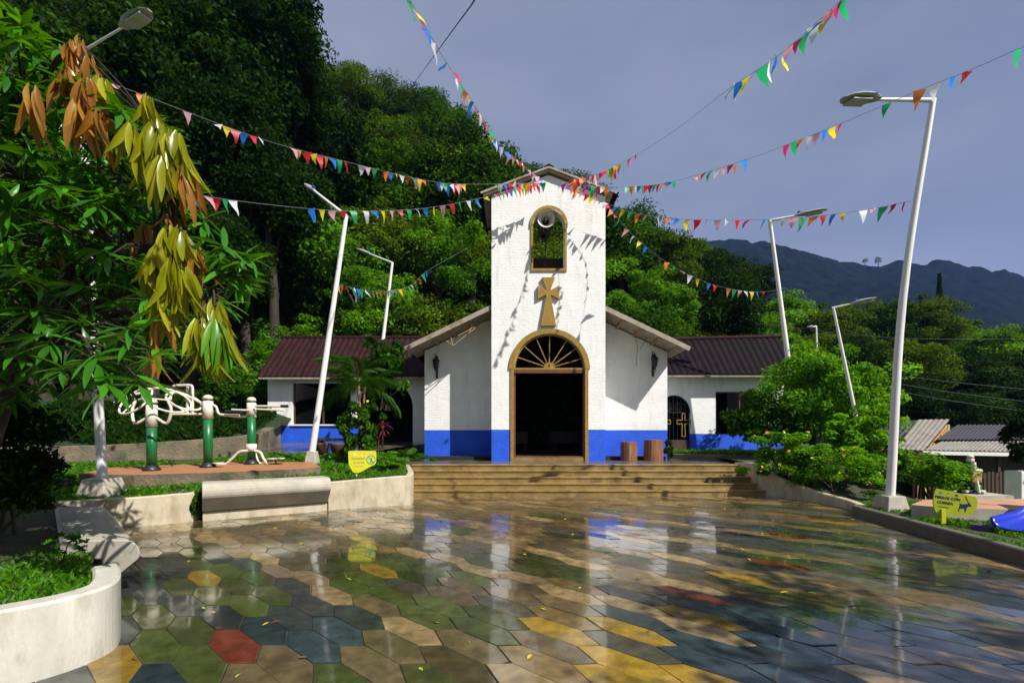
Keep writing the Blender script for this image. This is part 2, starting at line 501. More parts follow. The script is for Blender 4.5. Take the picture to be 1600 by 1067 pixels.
lf_forest = leaf_mat('forest_leaf', (0.005, 0.022, 0.0012), (0.024, 0.085, 0.002), (0.075, 0.195, 0.005), rough=.7, spec=.08)
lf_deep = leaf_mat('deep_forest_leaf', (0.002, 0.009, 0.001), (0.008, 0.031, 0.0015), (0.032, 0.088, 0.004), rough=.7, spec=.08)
lf_olive = leaf_mat('olive_leaf', (0.012, 0.030, 0.001), (0.052, 0.105, 0.003), (0.14, 0.22, 0.006), rough=.7, spec=.08)
lf_bright = leaf_mat('bright_leaf', (0.020, 0.075, 0.002), (0.075, 0.24, 0.004), (0.18, 0.42, 0.010), trans=0.38, rough=.6, spec=.12)
lf_lush = leaf_mat('lush_leaf', (0.024, 0.095, 0.003), (0.09, 0.29, 0.005), (0.20, 0.46, 0.012), trans=0.4, rough=.6, spec=.12, objvar=.1)
lf_mango = leaf_mat('mango_leaf', (0.012, 0.068, 0.003), (0.036, 0.17, 0.006), (0.085, 0.31, 0.012), trans=0.32, rough=0.32, spec=0.35)
lf_lime = leaf_mat('lime_mango_leaf', (0.05, 0.17, 0.01), (0.09, 0.27, 0.012), (0.16, 0.36, 0.02), trans=0.35, rough=0.35)
lf_yellow = leaf_mat('yellow_mango_leaf', (0.17, 0.19, 0.006), (0.31, 0.33, 0.010), (0.46, 0.43, 0.02), trans=0.45, rough=0.3, spec=0.5)
lf_orange = leaf_mat('bronze_mango_leaf', (0.24, 0.10, 0.014), (0.38, 0.18, 0.028), (0.52, 0.32, 0.06), trans=0.38, rough=0.28, spec=0.5)
lf_grass = leaf_mat('grass_blade', (0.02, 0.08, 0.003), (0.06, 0.20, 0.005), (0.14, 0.32, 0.010), trans=0.35, objvar=0, spec=.2)
lf_red = leaf_mat('crimson_leaf', (0.05, 0.006, 0.012), (0.12, 0.012, 0.025), (0.22, 0.03, 0.04), trans=0.2)
lf_flower = leaf_mat('orange_petal', (0.55, 0.30, 0.02), (0.70, 0.42, 0.02), (0.75, 0.2, 0.02), trans=0.2)
lf_far = leaf_mat('far_leaf', (0.010, 0.022, 0.008), (0.02, 0.038, 0.012), (0.03, 0.055, 0.016), trans=0.1)

# ------------------------------------------------------------------ ground, hills
def sstep(a, b, x):
    t = min(1.0, max(0.0, (x - a) / (b - a)))
    return t * t * (3 - 2 * t)


def lawn_z(y):
    return 0.47 + max(0, y - 8.2) * 0.094


def ground_h(x, y):
    z = -0.06
    if y > 60 or y < -40: pass
    back = sstep(12.6, 13.8, y)
    z = z + back * 0.70
    # rising ground on the left, behind the garden
    lf = sstep(-3.2, -5.5, x) * sstep(0.5, 3.2, y - (8.46 + (x + 5.76) * .66))
    z = z + lf * (min(1.15, max(0, lawn_z(y) - 0.12)) - z)
    # falling ground on the right
    rt = sstep(8.2, 11.5, x) * sstep(9.0, 15.0, y)
    rt = max(rt, sstep(12.5, 16, x))
    z = z + rt * (-1.72 - z)
    near = sstep(6.6, 7.3, x) * (1 - sstep(8.5, 12, x)) * (1 - sstep(8.5, 13, y)) * sstep(-30, 2, y)
    z += near * 0.12
    return z


def grid_mesh(name, xs, ys, hf, mat, kind='structure', smooth=True):
    nx, ny = len(xs), len(ys)
    v = [(x, y, hf(x, y)) for y in ys for x in xs]
    f = [(j * nx + i, j * nx + i + 1, (j + 1) * nx + i + 1, (j + 1) * nx + i) for j in range(ny - 1) for i in range(nx - 1)]
    me = bpy.data.meshes.new(name)
    me.from_pydata(v, [], f)
    me.materials.append(mat)
    me.polygons.foreach_set('use_smooth', [smooth] * len(f))
    o = link(name, me)
    if kind: o['kind'] = kind
    return o


xs = sorted(set([-1500, -700, -300, -120, -60] + list(np.arange(-30, 30.1, 0.75)) + [60, 120, 300, 700, 1500]))
ys = sorted(set([-600, -200, -80, -30, -10] + list(np.arange(0, 40.1, 0.75)) + [50, 60, 80, 120, 200, 400, 800, 1500]))
ground = grid_mesh('ground', xs, ys, ground_h, meadow)

SKY_PX = [(-500, -250), (0, -170), (300, -70), (425, -5), (440, 55), (500, 80), (545, 85), (575, 118), (600, 140), (660, 142), (715, 158), (745, 205),
          (775, 248), (830, 262), (885, 270), (930, 292), (960, 312), (1000, 345), (1040, 362), (1075, 378), (1130, 380), (1165, 400), (1190, 450), (1230, 485), (1300, 500)]
_sx = [a for a, b in SKY_PX]; _sy = [b for a, b in SKY_PX]


def skyl(px): return float(np.interp(px, _sx, _sy))
def zfar(px): return float(np.interp(px, [300, 430, 620, 1000, 1250], [33, 36, 48, 52, 60]))


Y_FOOT = 23.0


def hill_h(px, Z):
    """height of the wooded hillside along the ray px at depth Z (the tree tops on it draw the skyline)"""
    zf = zfar(px)
    top = EYE + (680 - skyl(px)) / F * zf - 9.0
    t = (Z - Y_FOOT) / (zf - Y_FOOT)
    if t <= 0: return 0.9
    if t <= 1: return 0.9 + (top - 0.9) * (t ** 0.85)
    return top + (Z - zf) * 0.12


us = np.linspace(-600, 1230, 70)
ts = np.linspace(-0.12, 3.2, 60)
v = []
for t in ts:
    for u in us:
        zf = zfar(u); Z = Y_FOOT + t * (zf - Y_FOOT)
        edge = min(1, max(0, (1230 - u) / 110))
        h = hill_h(u, Z) * edge + (1 - edge) * -0.5 + math.sin(u * 0.09 + Z) * 0.25
        if t < 0: h = -0.6
        v.append((PX(u, Z), Z, h))
nu = len(us)
f = [(j * nu + i, j * nu + i + 1, (j + 1) * nu + i + 1, (j + 1) * nu + i) for j in range(len(ts) - 1) for i in range(nu - 1)]
me = bpy.data.meshes.new('hillside'); me.from_pydata(v, [], f); me.materials.append(hill_soil)
me.polygons.foreach_set('use_smooth', [True] * len(f))
tag(link('hillside', me), kind='structure')

# the far wooded ridge
RIDGE = [(-800, 330), (600, 400), (900, 395), (1040, 392), (1090, 374), (1140, 363), (1175, 368), (1250, 384), (1300, 398), (1355, 409), (1420, 403), (1480, 403), (1540, 412), (1600, 424), (1700, 436), (1900, 420), (2600, 400)]
_rx = [a for a, b in RIDGE]; _ry = [b for a, b in RIDGE]


def vnoise(seed):
    g = np.random.default_rng(seed).random((128, 128))
    def n(x, y):
        xi, yi = math.floor(x), math.floor(y)
        fx, fy = x - xi, y - yi
        fx = fx * fx * (3 - 2 * fx); fy = fy * fy * (3 - 2 * fy)
        a = g[xi % 128, yi % 128]; b = g[(xi + 1) % 128, yi % 128]; c = g[xi % 128, (yi + 1) % 128]; d = g[(xi + 1) % 128, (yi + 1) % 128]
        return (a * (1 - fx) + b * fx) * (1 - fy) + (c * (1 - fx) + d * fx) * fy
    return n


vn = vnoise(3)
Z0, Z1, ZR = 170.0, 1400.0, 760.0
us = np.linspace(850, 1900, 620)
ts = np.concatenate([np.linspace(0, 1, 190), np.linspace(1.02, 1.6, 8)])
v = []
for t in ts:
    for u in us:
        Z = Z0 + t * (ZR - Z0)
        zr = EYE + (680 - float(np.interp(u, _rx, _ry))) / F * ZR - 8
        tt = min(t, 1)
        prof = tt ** 1.5 * (1 - 0.10 * math.sin(math.pi * tt) * math.sin(tt * 9 + u * 0.012))
        prof = prof * (1 - 0.0) + 0.0
        if tt >= 1: prof = 1
        h = -3 + (zr + 3) * prof
        if t > 1: h -= (t - 1) * 150
        h += (vn(PX(u, Z) * 0.045, Z * 0.05) - 0.5) * 9 * min(1, tt * 2 + .2) + (vn(u * 0.02 + 5, Z * 0.008) - 0.5) * 22 * math.sin(math.pi * tt)
        h += (vn(PX(u, Z) * 0.13 + 9, Z * 0.13) - 0.5) * 5.0
        v.append((PX(u, Z), Z, h))
nu = len(us)
f = [(j * nu + i, j * nu + i + 1, (j + 1) * nu + i + 1, (j + 1) * nu + i) for j in range(len(ts) - 1) for i in range(nu - 1)]
far_hill_mat = M('far_wood', (0.009, 0.014, 0.008), rough=1.0, var=0.6, vscale=0.06, bump=0, spec=0.0, stain=(0.008, 0.013, 0.006), sscale=0.012, coord='World')  # very low albedo: cloud shade over the hill is put into the colour
me = bpy.data.meshes.new('distant_hill'); me.from_pydata(v, [], f); me.materials.append(far_hill_mat)
tag(link('distant_hill', me), kind='structure')

# ------------------------------------------------------------------ haze
hz = MB().box(-1900, 2300, -30, 1700, -30, 640)
hzm = bpy.data.materials.new('haze_air'); hzm.use_nodes = True
t = hzm.node_tree; t.nodes.clear()
vo = nd(t, 'ShaderNodeVolumePrincipled'); vo.inputs['Color'].default_value = (0.20, 0.36, 1.0, 1); vo.inputs['Density'].default_value = 0.00015
om = nd(t, 'ShaderNodeOutputMaterial'); t.links.new(vo.outputs[0], om.inputs['Volume'])
tag(hz.build('haze', hzm), 'thin blue haze in front of the far ridge', None, None, 'stuff')

# ------------------------------------------------------------------ foliage meshes
def quads_mesh(name, V, mat, attr=None, matidx=None):
    """V: (N,4,3)"""
    n = len(V)
    me = bpy.data.meshes.new(name)
    me.vertices.add(4 * n)
    me.vertices.foreach_set('co', V.reshape(-1).astype(np.float32))
    me.loops.add(4 * n)
    me.loops.foreach_set('vertex_index', np.arange(4 * n, dtype=np.int32))
    me.polygons.add(n)
    me.polygons.foreach_set('loop_start', np.arange(0, 4 * n, 4, dtype=np.int32))
    if attr is not None:
        a = me.attributes.new('v', 'FLOAT', 'FACE')
        a.data.foreach_set('value', attr.astype(np.float32))
    for m in (mat if isinstance(mat, (list, tuple)) else [mat]):
        me.materials.append(m)
    if matidx is not None:
        me.polygons.foreach_set('material_index', matidx.astype(np.int32))
    me.update(calc_edges=True)
    return me


def unit(a): return a / (np.linalg.norm(a, axis=-1, keepdims=True) + 1e-9)


def leaf_quads(c, n, L, W, g, droop=0.0):
    """leaf shaped quads at centres c with normals n"""
    N = len(c)
    d = unit(np.cross(n, unit(g.normal(size=(N, 3)))))
    if droop:
        d = unit(d + np.array([0, 0, -droop]))
    s = unit(np.cross(d, n))
    L = L[:, None]; W = W[:, None]
    fold = n * W * 0.22
    V = np.stack([c - d * L * .5, c + s * W * .5 + fold + d * L * .08, c + d * L * .5 - n * L * .08, c - s * W * .5 + fold + d * L * .08], axis=1)
    return V


def crown_arrays(seed, R_=4.0, clumps=70, per=130, leaf=0.30, flat=0.8, aspect=0.5, spread=(0.5, 1.0), cr=(0.2, 0.36), low=-0.8):
    g = np.random.default_rng(seed)
    d = unit(g.normal(size=(clumps * 3, 3)))
    d = d[d[:, 2] > low][:clumps]
    k = len(d)
    lob = 1 + 0.22 * np.sin(3 * np.arctan2(d[:, 1], d[:, 0]) + seed) + 0.15 * np.sin(5 * d[:, 2] + seed * 2)
    rr = R_ * g.uniform(*spread, size=k) ** 0.6 * lob * 0.82
    cc = d * rr[:, None] * np.array([1, 1, flat])
    crr = R_ * g.uniform(*cr, size=k)
    C = []; Nn = []; A = []
    for i in range(k):
        dd = unit(g.normal(size=(per, 3)) + np.array([0, 0, 0.45]) + d[i] * 0.5)
        rad = crr[i] * (0.3 + 1.0 * g.random(per) ** 0.7)
        p = cc[i] + dd * rad[:, None] * np.array([1, 1, 0.62])
        C.append(p)
        Nn.append(unit(dd * .8 + np.array([0, 0, 0.45]) + g.normal(size=(per, 3)) * 0.8))
        A.append(np.clip(g.normal(0.45 + 0.12 * g.normal(), 0.17, size=per), 0, 1))
    C = np.concatenate(C); Nn = np.concatenate(Nn); A = np.concatenate(A)
    N = len(C)
    L = leaf * g.uniform(0.65, 1.35, size=N); W = L * aspect * g.uniform(0.8, 1.2, size=N)
    return leaf_quads(C, Nn, L, W, g, droop=0.25), A, cc


def crown(name, seed, mat, **kw):
    V, A, cc = crown_arrays(seed, **kw)
    return quads_mesh(name, V, mat, A), cc


CROWNS = {}
for kname, m_, kw in (('forest', lf_forest, dict(clumps=105, per=220, leaf=0.25)), ('deep', lf_deep, dict(clumps=105, per=220, leaf=0.25)),
                      ('olive', lf_olive, dict(clumps=100, per=200, leaf=0.24, cr=(0.15, 0.28))), ('bright', lf_bright, dict(clumps=65, per=220, leaf=0.28))):
    CROWNS[kname] = [crown('crown_leaves', 10 + 7 * i + len(kname) * 31, m_, **kw) for i in range(3)]
CROWNS['layered'] = [crown('crown_leaves', 210 + 7 * i, lf_olive, clumps=60, per=300, leaf=0.17, flat=0.55, cr=(.16, .34), low=-.2) for i in range(3)]
CROWNS['pale'] = [crown('crown_leaves', 250 + 7 * i, lf_bright, clumps=55, per=260, leaf=0.22, flat=1.15, cr=(.14, .26), low=-.7) for i in range(3)]


def trunk_mesh(h, r, limbs, seed, mat=bark):
    """tapered trunk with limbs that reach into the crown (local coordinates, base at 0)"""
    g = random.Random(seed)
    mb = MB()
    p = [Vector((0, 0, -0.5))]
    x = y = 0
    k = 6
    for i in range(1, k + 1):
        x += g.uniform(-.12, .12) * h * .12; y += g.uniform(-.12, .12) * h * .12
        p.append(Vector((x, y, h * i / k)))
    mb.tube(p, [r * (1.25 - 0.75 * i / k) for i in range(k + 1)], 8)
    for tgt in limbs:
        i = g.randint(max(1, k // 2 - 1), k)
        a = p[i]; b = Vector(tgt)
        m1 = a.lerp(b, 0.5) + Vector((g.uniform(-.2, .2), g.uniform(-.2, .2), g.uniform(0, .3)))
        mb.tube([a, m1, b], [r * 0.5, r * 0.3, r * 0.1], 5, caps=False)
    me_o = mb.build('trunk', mat)
    me = me_o.data
    bpy.data.objects.remove(me_o)
    return me


TR_CACHE = {}


def tree(kind, vi, base, height, rad, label, group, name='tree', rot=0.0, cat='tree', trunk_r=0.22):
    """crown centre sits at height - rad*0.8"""
    root = empty(name, base, label, cat, group)
    root.rotation_euler = (0, 0, rot)
    cm, cc = CROWNS[kind][vi]
    s = rad / 4.0
    cz = height - 0.78 * rad
    link('crown', cm, root, (0, 0, cz), scale=(s, s, s))
    key = (kind, vi, round(height * 2), round(rad * 2))
    if key not in TR_CACHE:
        g = random.Random(hash(key) % 1000)
        idx = [g.randrange(len(cc)) for _ in range(6)]
        limbs = [(cc[i][0] * s * .8, cc[i][1] * s * .8, cz + cc[i][2] * s * .8) for i in idx]
        TR_CACHE[key] = trunk_mesh(max(1, cz + 0.1 * rad), trunk_r * rad / 4 + 0.06, limbs, len(TR_CACHE))
    link('trunk', TR_CACHE[key], root)
    return root


# hillside forest: rows of trees climbing the hill
G_HILL = 'trees of the wooded hillside'
n_hill = 0
row = 0
for t, rad, dpy in ((1.0, 3.6, 0), (0.78, 3.7, 0), (0.58, 3.6, 0), (0.40, 3.3, 0), (0.24, 2.9, 0), (0.10, 2.4, 0)):
    u = -150.0 + row * 23
    while u < 1195:
        zf = zfar(u); Z = Y_FOOT + t * (zf - Y_FOOT) + rnd.uniform(-1.2, 1.2)
        r_ = rad * rnd.uniform(0.72, 1.25)
        if row == 0 and 420 < u < 900: r_ *= 0.85
        b = hill_h(u, Z)
        hgt = rnd.uniform(8.0, 10.0) * (1 if row < 4 else 0.8 if row < 5 else 0.62)
        edge = min(1, max(0, (1230 - u) / 110)); b = b * edge - 0.5 * (1 - edge)
        if row == 0: hgt = 9.0 + rnd.uniform(-.5, .9)
        # stay under the skyline
        lim = EYE + (680 - (skyl(u) + (5 if row == 0 else 25))) / F * Z - b
        lim2 = min(EYE + (680 - (skyl(u + k) + 8)) / F * Z - b for k in (-30, 0, 30))
        hgt = min(hgt, lim + .4, lim2 + 1.0)
        if hgt > 2.2:
            r_ = min(r_ * 1.1, hgt * 0.66)
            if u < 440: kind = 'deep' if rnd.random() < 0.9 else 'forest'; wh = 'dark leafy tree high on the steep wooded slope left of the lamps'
            elif u < 780:
                kind = rnd.choice(['deep', 'forest', 'deep', 'layered'] if row < 2 else ['forest', 'forest', 'deep', 'olive', 'layered', 'forest'] if row < 4 else ['bright', 'forest', 'pale', 'layered', 'olive']); wh = 'leafy green tree on the wooded slope left of the bell tower'
            else: kind = rnd.choice(['forest', 'olive', 'deep', 'forest', 'layered', 'deep'] if row < 4 else ['forest', 'layered', 'pale', 'deep']); wh = 'leafy green tree on the wooded slope right of the bell tower'
            if row >= 4: wh = wh.replace('leafy', 'low leafy').replace('high on the steep', 'at the foot of the steep').replace('on the wooded slope', 'at the foot of the wooded slope')
            tr_o = tree(kind, rnd.randrange(3), (PX(u, Z), Z, b - 0.2), hgt, r_, wh, wh.split(' tree ')[1] + ' (' + wh.split(' tree ')[0] + ' trees)', 'hillside_tree', rnd.uniform(0, 6.28))
            n_hill += 1
            tr_o['row'] = 'hill%d' % row; tr_o['tone'] = {'deep': 'dark green', 'forest': 'green', 'olive': 'olive green', 'bright': 'bright green', 'layered': 'flat topped olive green', 'pale': 'upright bright green'}[kind]
        u += r_ * F / Z * rnd.uniform(0.85, 1.15)
    row += 1

# undergrowth that covers the slope between the trees
g = np.random.default_rng(77)
nU = 110000
uu = g.uniform(-250, 1200, nU); tt_ = g.uniform(0.0, 1.0, nU) ** 1.3
Cn = np.zeros((nU, 3)); keep = np.ones(nU, bool)
for i in range(nU):
    u = uu[i]; zf = zfar(u); Z = Y_FOOT + tt_[i] * (zf - Y_FOOT)
    e_ = min(1, max(0, (1230 - u) / 110))
    x = PX(u, Z)
    k_ = vn(x * .45 + 50, Z * .45 + 11)
    hh_ = (0.3 + 3.0 * k_ * k_) * (1 if tt_[i] < .85 else .5)
    Cn[i] = (x, Z, hill_h(u, Z) * e_ - .5 * (1 - e_) + hh_ * g.uniform(.35, 1.05))
Nn = unit(g.normal(size=(nU, 3)) * .7 + np.array([0.1, -.5, .8]))
Lu = g.uniform(.18, .36, nU)
tag(link('undergrowth', quads_mesh('undergrowth', leaf_quads(Cn, Nn, Lu, Lu * .5, g, .3), [lf_forest, lf_deep], np.clip(g.normal(.40, .2, nU), 0, 1), ((uu + 60 * np.sin(tt_ * 9) < 440) | (tt_ > .62)).astype(int))), 'dense undergrowth covering the wooded slope', None, None, 'stuff')  # darker leaf at upper left puts shade into the colour

# tall dark trees close on the left
for i, (u, ytop, Z, rad) in enumerate(((395, -30, 24, 3.6), (300, 20, 22, 4.2), (190, 40, 23, 4.4), (350, 150, 21, 3.2), (240, 190, 20, 3.6), (415, 250, 22.5, 2.8), (130, 250, 19, 3.6), (340, 330, 20, 2.4), (60, 60, 20, 4.4), (-60, 150, 19, 4.4), (440, 90, 27, 2.8))):
    z0 = 0.9 if Z < Y_FOOT else hill_h(u, Z)
    h = EYE + (680 - ytop) / F * Z - z0
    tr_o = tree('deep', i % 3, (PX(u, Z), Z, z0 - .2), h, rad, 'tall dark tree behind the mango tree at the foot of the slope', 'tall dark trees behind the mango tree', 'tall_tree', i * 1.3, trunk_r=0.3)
    tr_o['row'] = 'tall'; tr_o['tone'] = 'dark'

# trees on the right, beyond the houses
for i, (u, ytop, Z, rad, kind) in enumerate((
        (1225, 468, 46, 3.6, 'bright'), (1290, 482, 44, 3.4, 'olive'), (1330, 470, 52, 4.2, 'olive'), (1385, 478, 48, 3.8, 'forest'), (1440, 468, 46, 3.3, 'olive'), (1490, 500, 50, 4.0, 'forest'),
        (1545, 518, 44, 3.2, 'bright'), (1600, 512, 50, 4.2, 'forest'), (1660, 505, 46, 4.0, 'deep'), (1265, 520, 36, 3.4, 'olive'), (1320, 525, 33, 2.9, 'deep'), (1375, 530, 34, 3.2, 'olive'),
        (1430, 535, 33, 3.0, 'olive'), (1490, 555, 35, 3.4, 'deep'), (1550, 560, 33, 3.2, 'deep'), (1610, 555, 34, 3.6, 'deep'), (1690, 545, 32, 3.6, 'deep'), (1350, 600, 29, 2.2, 'deep'),
        (1420, 598, 29, 2.2, 'deep'), (1480, 610, 29, 2.3, 'deep'), (1545, 610, 29.5, 2.4, 'deep'), (1605, 600, 29, 2.5, 'deep'), (1240, 575, 30, 2.4, 'deep'), (1190, 560, 29, 2.2, 'forest'), (1730, 470, 40, 4.5, 'deep'))):
    z0 = -1.9
    h = EYE + (680 - ytop) / F * Z - z0
    if i < 9: lb, gr = 'round topped tree along the skyline right of the church, below the blue ridge', 'trees along the right skyline'
    else: lb, gr = 'shady tree standing behind the tin roofed houses on the right', 'trees behind the houses'
    tr_o = tree(kind, i % 3, (PX(u, Z), Z, z0), h, min(rad, h * .55), lb, gr, 'tree', i * 2.1)
    tr_o['row'] = 'sky' if i < 9 else 'house'; tr_o['tone'] = {'deep': 'shady dark green', 'forest': 'round green', 'olive': 'round olive green', 'bright': 'bright green'}[kind]

# dark conifer in front of the far ridge
root = empty('conifer', P(1468, 690, 95) * 1.0, 'lone slender pointed conifer rising above the right hand treetops', 'tree')
g = np.random.default_rng(5)
N = 2600
hh = g.random(N) ** 0.8
ang = g.uniform(0, 6.28, N)
rr = (1 - hh) * 2.1 * g.uniform(0.3, 1.0, N) + 0.05
H_ = EYE + (680 - 428) / F * 95 - root.location.z
Cn = np.stack([np.cos(ang) * rr, np.sin(ang) * rr, H_ * (0.42 + 0.58 * hh)], 1)
Nn = unit(np.stack([np.cos(ang) * .6, np.sin(ang) * .6, np.ones(N)], 1) + g.normal(size=(N, 3)) * .3)
link('crown', quads_mesh('crown', leaf_quads(Cn, Nn, g.uniform(.5, 1., N), g.uniform(.2, .4, N), g, .5), lf_deep, g.uniform(.2, .6, N)), root)
MB().tube([root.location, root.location + Vector((0, 0, H_ * .95))], [.35, .05], 8).build('trunk', bark, root)

# two lone trees on the ridge
for i, (u, ytop) in enumerate(((1352, 404), (1372, 403))):
    Z = 735
    b = P(u, 414, Z)
    b.z -= 10
    tree('pale', i, b, EYE + (680 - ytop) / F * Z - b.z, 4.2 if i == 0 else 5.2, ('lone tree on the crest of the far blue ridge, left of a pair', 'lone tree on the crest of the far blue ridge, right of a pair')[i], 'lone trees on the ridge', 'ridge_tree', i)

# ------------------------------------------------------------------ shrubs
SHRUB = {}


def shrub(name, base, w, h, mat, label, seed, leaf=0.12, loose=0.0, clumps=45, per=120, cat='shrub', stems=6, aspect=.45, flowers=None, sq=1.0):
    root = empty(name, base, label, cat)
    V, A, cc = crown_arrays(seed, R_=1.0, clumps=clumps, per=per, leaf=leaf / (w / 2), flat=1.0, aspect=aspect, spread=(0.3, 1.0 + loose), cr=(0.2 * (1 - loose), 0.4 * (1 - loose)), low=-0.75)
    V = V * np.array([w / 2, w / 2 * sq, h / 2]) + np.array([0, 0, h / 2])
    link('foliage', quads_mesh('foliage', V, mat, A), root)
    mb = MB()
    g = random.Random(seed)
    for i in range(stems):
        c = cc[g.randrange(len(cc))] * np.array([w / 2, w / 2 * sq, h / 2]) + np.array([0, 0, h / 2])
        b0 = Vector((g.uniform(-.1, .1) * w, g.uniform(-.1, .1) * w, -0.05))
        mb.tube([b0, b0.lerp(Vector(c), .5) + Vector((0, 0, .05)), Vector(c)], [.03 * min(1, w * .7), .02 * min(1, w * .7), .006 * min(1, w)], 5)
    o = mb.build('stems', bark); o.parent = root
    if flowers:
        gg = np.random.default_rng(seed + 1)
        n = flowers
        idx = gg.integers(0, len(V), n)
        ctr = V[idx].mean(axis=1) * np.array([1.05, 1.05, 1.04])
        me = MB()
        for k in range(3):
            me.mi = k
        variants = flower_meshes()
        for i in range(n):
            p = ctr[i]
            fo = link('flower', variants[int(gg.integers(0, 3))], root, tuple(p), (gg.uniform(.5, 1.2), gg.uniform(-.4, .4), gg.uniform(-.5, .5)))
            s_ = gg.uniform(.7, 1.25); fo.scale = (s_, s_, s_)
    return root


_fl = []
petal_y = M('yellow_petal', (0.72, 0.52, 0.02), rough=0.6, var=0.15)
petal_o = M('orange_petal_paint', (0.72, 0.25, 0.015), rough=0.6, var=0.15)
petal_g = M('golden_petal', (0.72, 0.40, 0.015), rough=0.6, var=0.15)


def flower_meshes():
    if _fl: return _fl
    for m_ in (petal_y, petal_o, petal_g):
        mb = MB()
        for k in range(6):
            a = k * math.pi / 3
            ca, sa = math.cos(a), math.sin(a)
            mb.add([(0, 0, 0), (.022 * ca - .014 * sa, .022 * sa + .014 * ca, .008), (.045 * ca, .045 * sa, .002), (.022 * ca + .014 * sa, .022 * sa - .014 * ca, .008)], [(0, 1, 2, 3)])
        mb.lathe((0, 0, 0), [(.012, -.004), (.012, .01), (.004, .016)], 6)
        o = mb.build('flower', m_)
        _fl.append(o.data); bpy.data.objects.remove(o)
    return _fl

#@@PART2
# ------------------------------------------------------------------ the plaza and its hexagonal paving
e1 = Vector((0.187, 0.012)); e2 = Vector((0.338, -0.288)); e3 = Vector((0.110, -0.262))
t1 = e1 + e2; t2 = e2 + e3
hexv = [Vector((0, 0)), e1, e1 + e2, e1 + e2 + e3, e2 + e3, e3]
hc = sum(hexv, Vector((0, 0))) / 6
hexv = [p - hc for p in hexv]
origin = Vector((-2.126, 3.48))          # centre of the red tile
TILE_COL = {'green': (0.052, 0.066, 0.017), 'moss': (0.044, 0.050, 0.015), 'slate': (0.029, 0.036, 0.033), 'blue': (0.025, 0.040, 0.043),
            'brown': (0.088, 0.066, 0.032), 'grey': (0.070, 0.062, 0.042), 'tan': (0.225, 0.158, 0.072), 'yellow': (0.25, 0.155, 0.018), 'red': (0.13, 0.030, 0.016), 'ochre': (0.145, 0.096, 0.036)}
TM = {k: tile_mat('tile_' + k, c) for k, c in TILE_COL.items()}
TKEYS = list(TM)

PLAZA = [(-3.8, 1.2), (-3.5, 2.6), (-3.1, 3.1), (-3.1, 3.55), (-3.9, 4.3), (-4.35, 4.85), (-6.1, 6.6), (-7.6, 7.45), (-6.6, 8.05), (-5.9, 8.45), (-3.9, 9.75), (-2.4, 10.5), (-2.5, 12.1),
         (6.7, 12.1), (7.0, 11.5), (7.3, 10.7), (7.25, 9.8), (6.85, 9.1), (6.55, 7.1), (6.3, 5.5), (6.1, 4.4), (6.0, 1.2)]


def inside(x, y, poly):
    c = False
    j = len(poly) - 1
    for i in range(len(poly)):
        xi, yi = poly[i]; xj, yj = poly[j]
        if (yi > y) != (yj > y) and x < (xj - xi) * (y - yi) / (yj - yi) + xi: c = not c
        j = i
    return c


slab = MB()
slab.add([(x, y, -0.007) for x, y in PLAZA] + [(x, y, -0.05) for x, y in PLAZA], [tuple(range(len(PLAZA)))] + [(i, len(PLAZA) + i, len(PLAZA) + (i + 1) % len(PLAZA), (i + 1) % len(PLAZA)) for i in range(len(PLAZA))])
plaza = tag(slab.build('plaza', mortar), 'wet plaza of coloured elongated hexagonal tiles', None, None, 'structure')


def tile_geo(seed):
    g = random.Random(seed)
    sc_ = 0.985
    top = [(p.x * sc_, p.y * sc_) for p in hexv]
    inn = [(p.x * (sc_ - 0.02), p.y * (sc_ - 0.02)) for p in hexv]
    vs = [(x, y, -0.03) for x, y in top] + [(x, y, -0.003) for x, y in top] + [(x, y, 0) for x, y in inn]
    fs = [tuple(range(12, 18))]
    for i in range(6):
        j = (i + 1) % 6
        fs += [(i, j, 6 + j, 6 + i), (6 + i, 6 + j, 12 + j, 12 + i)]
    return vs, fs


tvs, tfs = tile_geo(0)
TMESH = {}
for k in TKEYS:
    me = bpy.data.meshes.new('paving_tile'); me.from_pydata(tvs, [], tfs); me.materials.append(TM[k])
    # make sure the top faces up
    if me.polygons[0].normal.z < 0: me.flip_normals()
    TMESH[k] = me

cells = []; CIJ = []
for i in range(-60, 60):
    for j in range(-60, 60):
        c = origin + t1 * i + t2 * j
        if 1.0 < c.y < 12.3 and -8 < c.x < 7.6 and (inside(c.x, c.y, PLAZA) or any(inside(c.x + p.x, c.y + p.y, PLAZA) for p in hexv)):
            cells.append((c.x, c.y)); CIJ.append(i - j)


def ground_at(px, py):
    Z = F * EYE / (py - 680)
    return (PX(px, Z), Z)


FORCED = {}
def force(px, py, k):
    x, y = ground_at(px, py)
    best = min(range(len(cells)), key=lambda q: (cells[q][0] - x) ** 2 + (cells[q][1] - y) ** 2)
    FORCED[best] = k


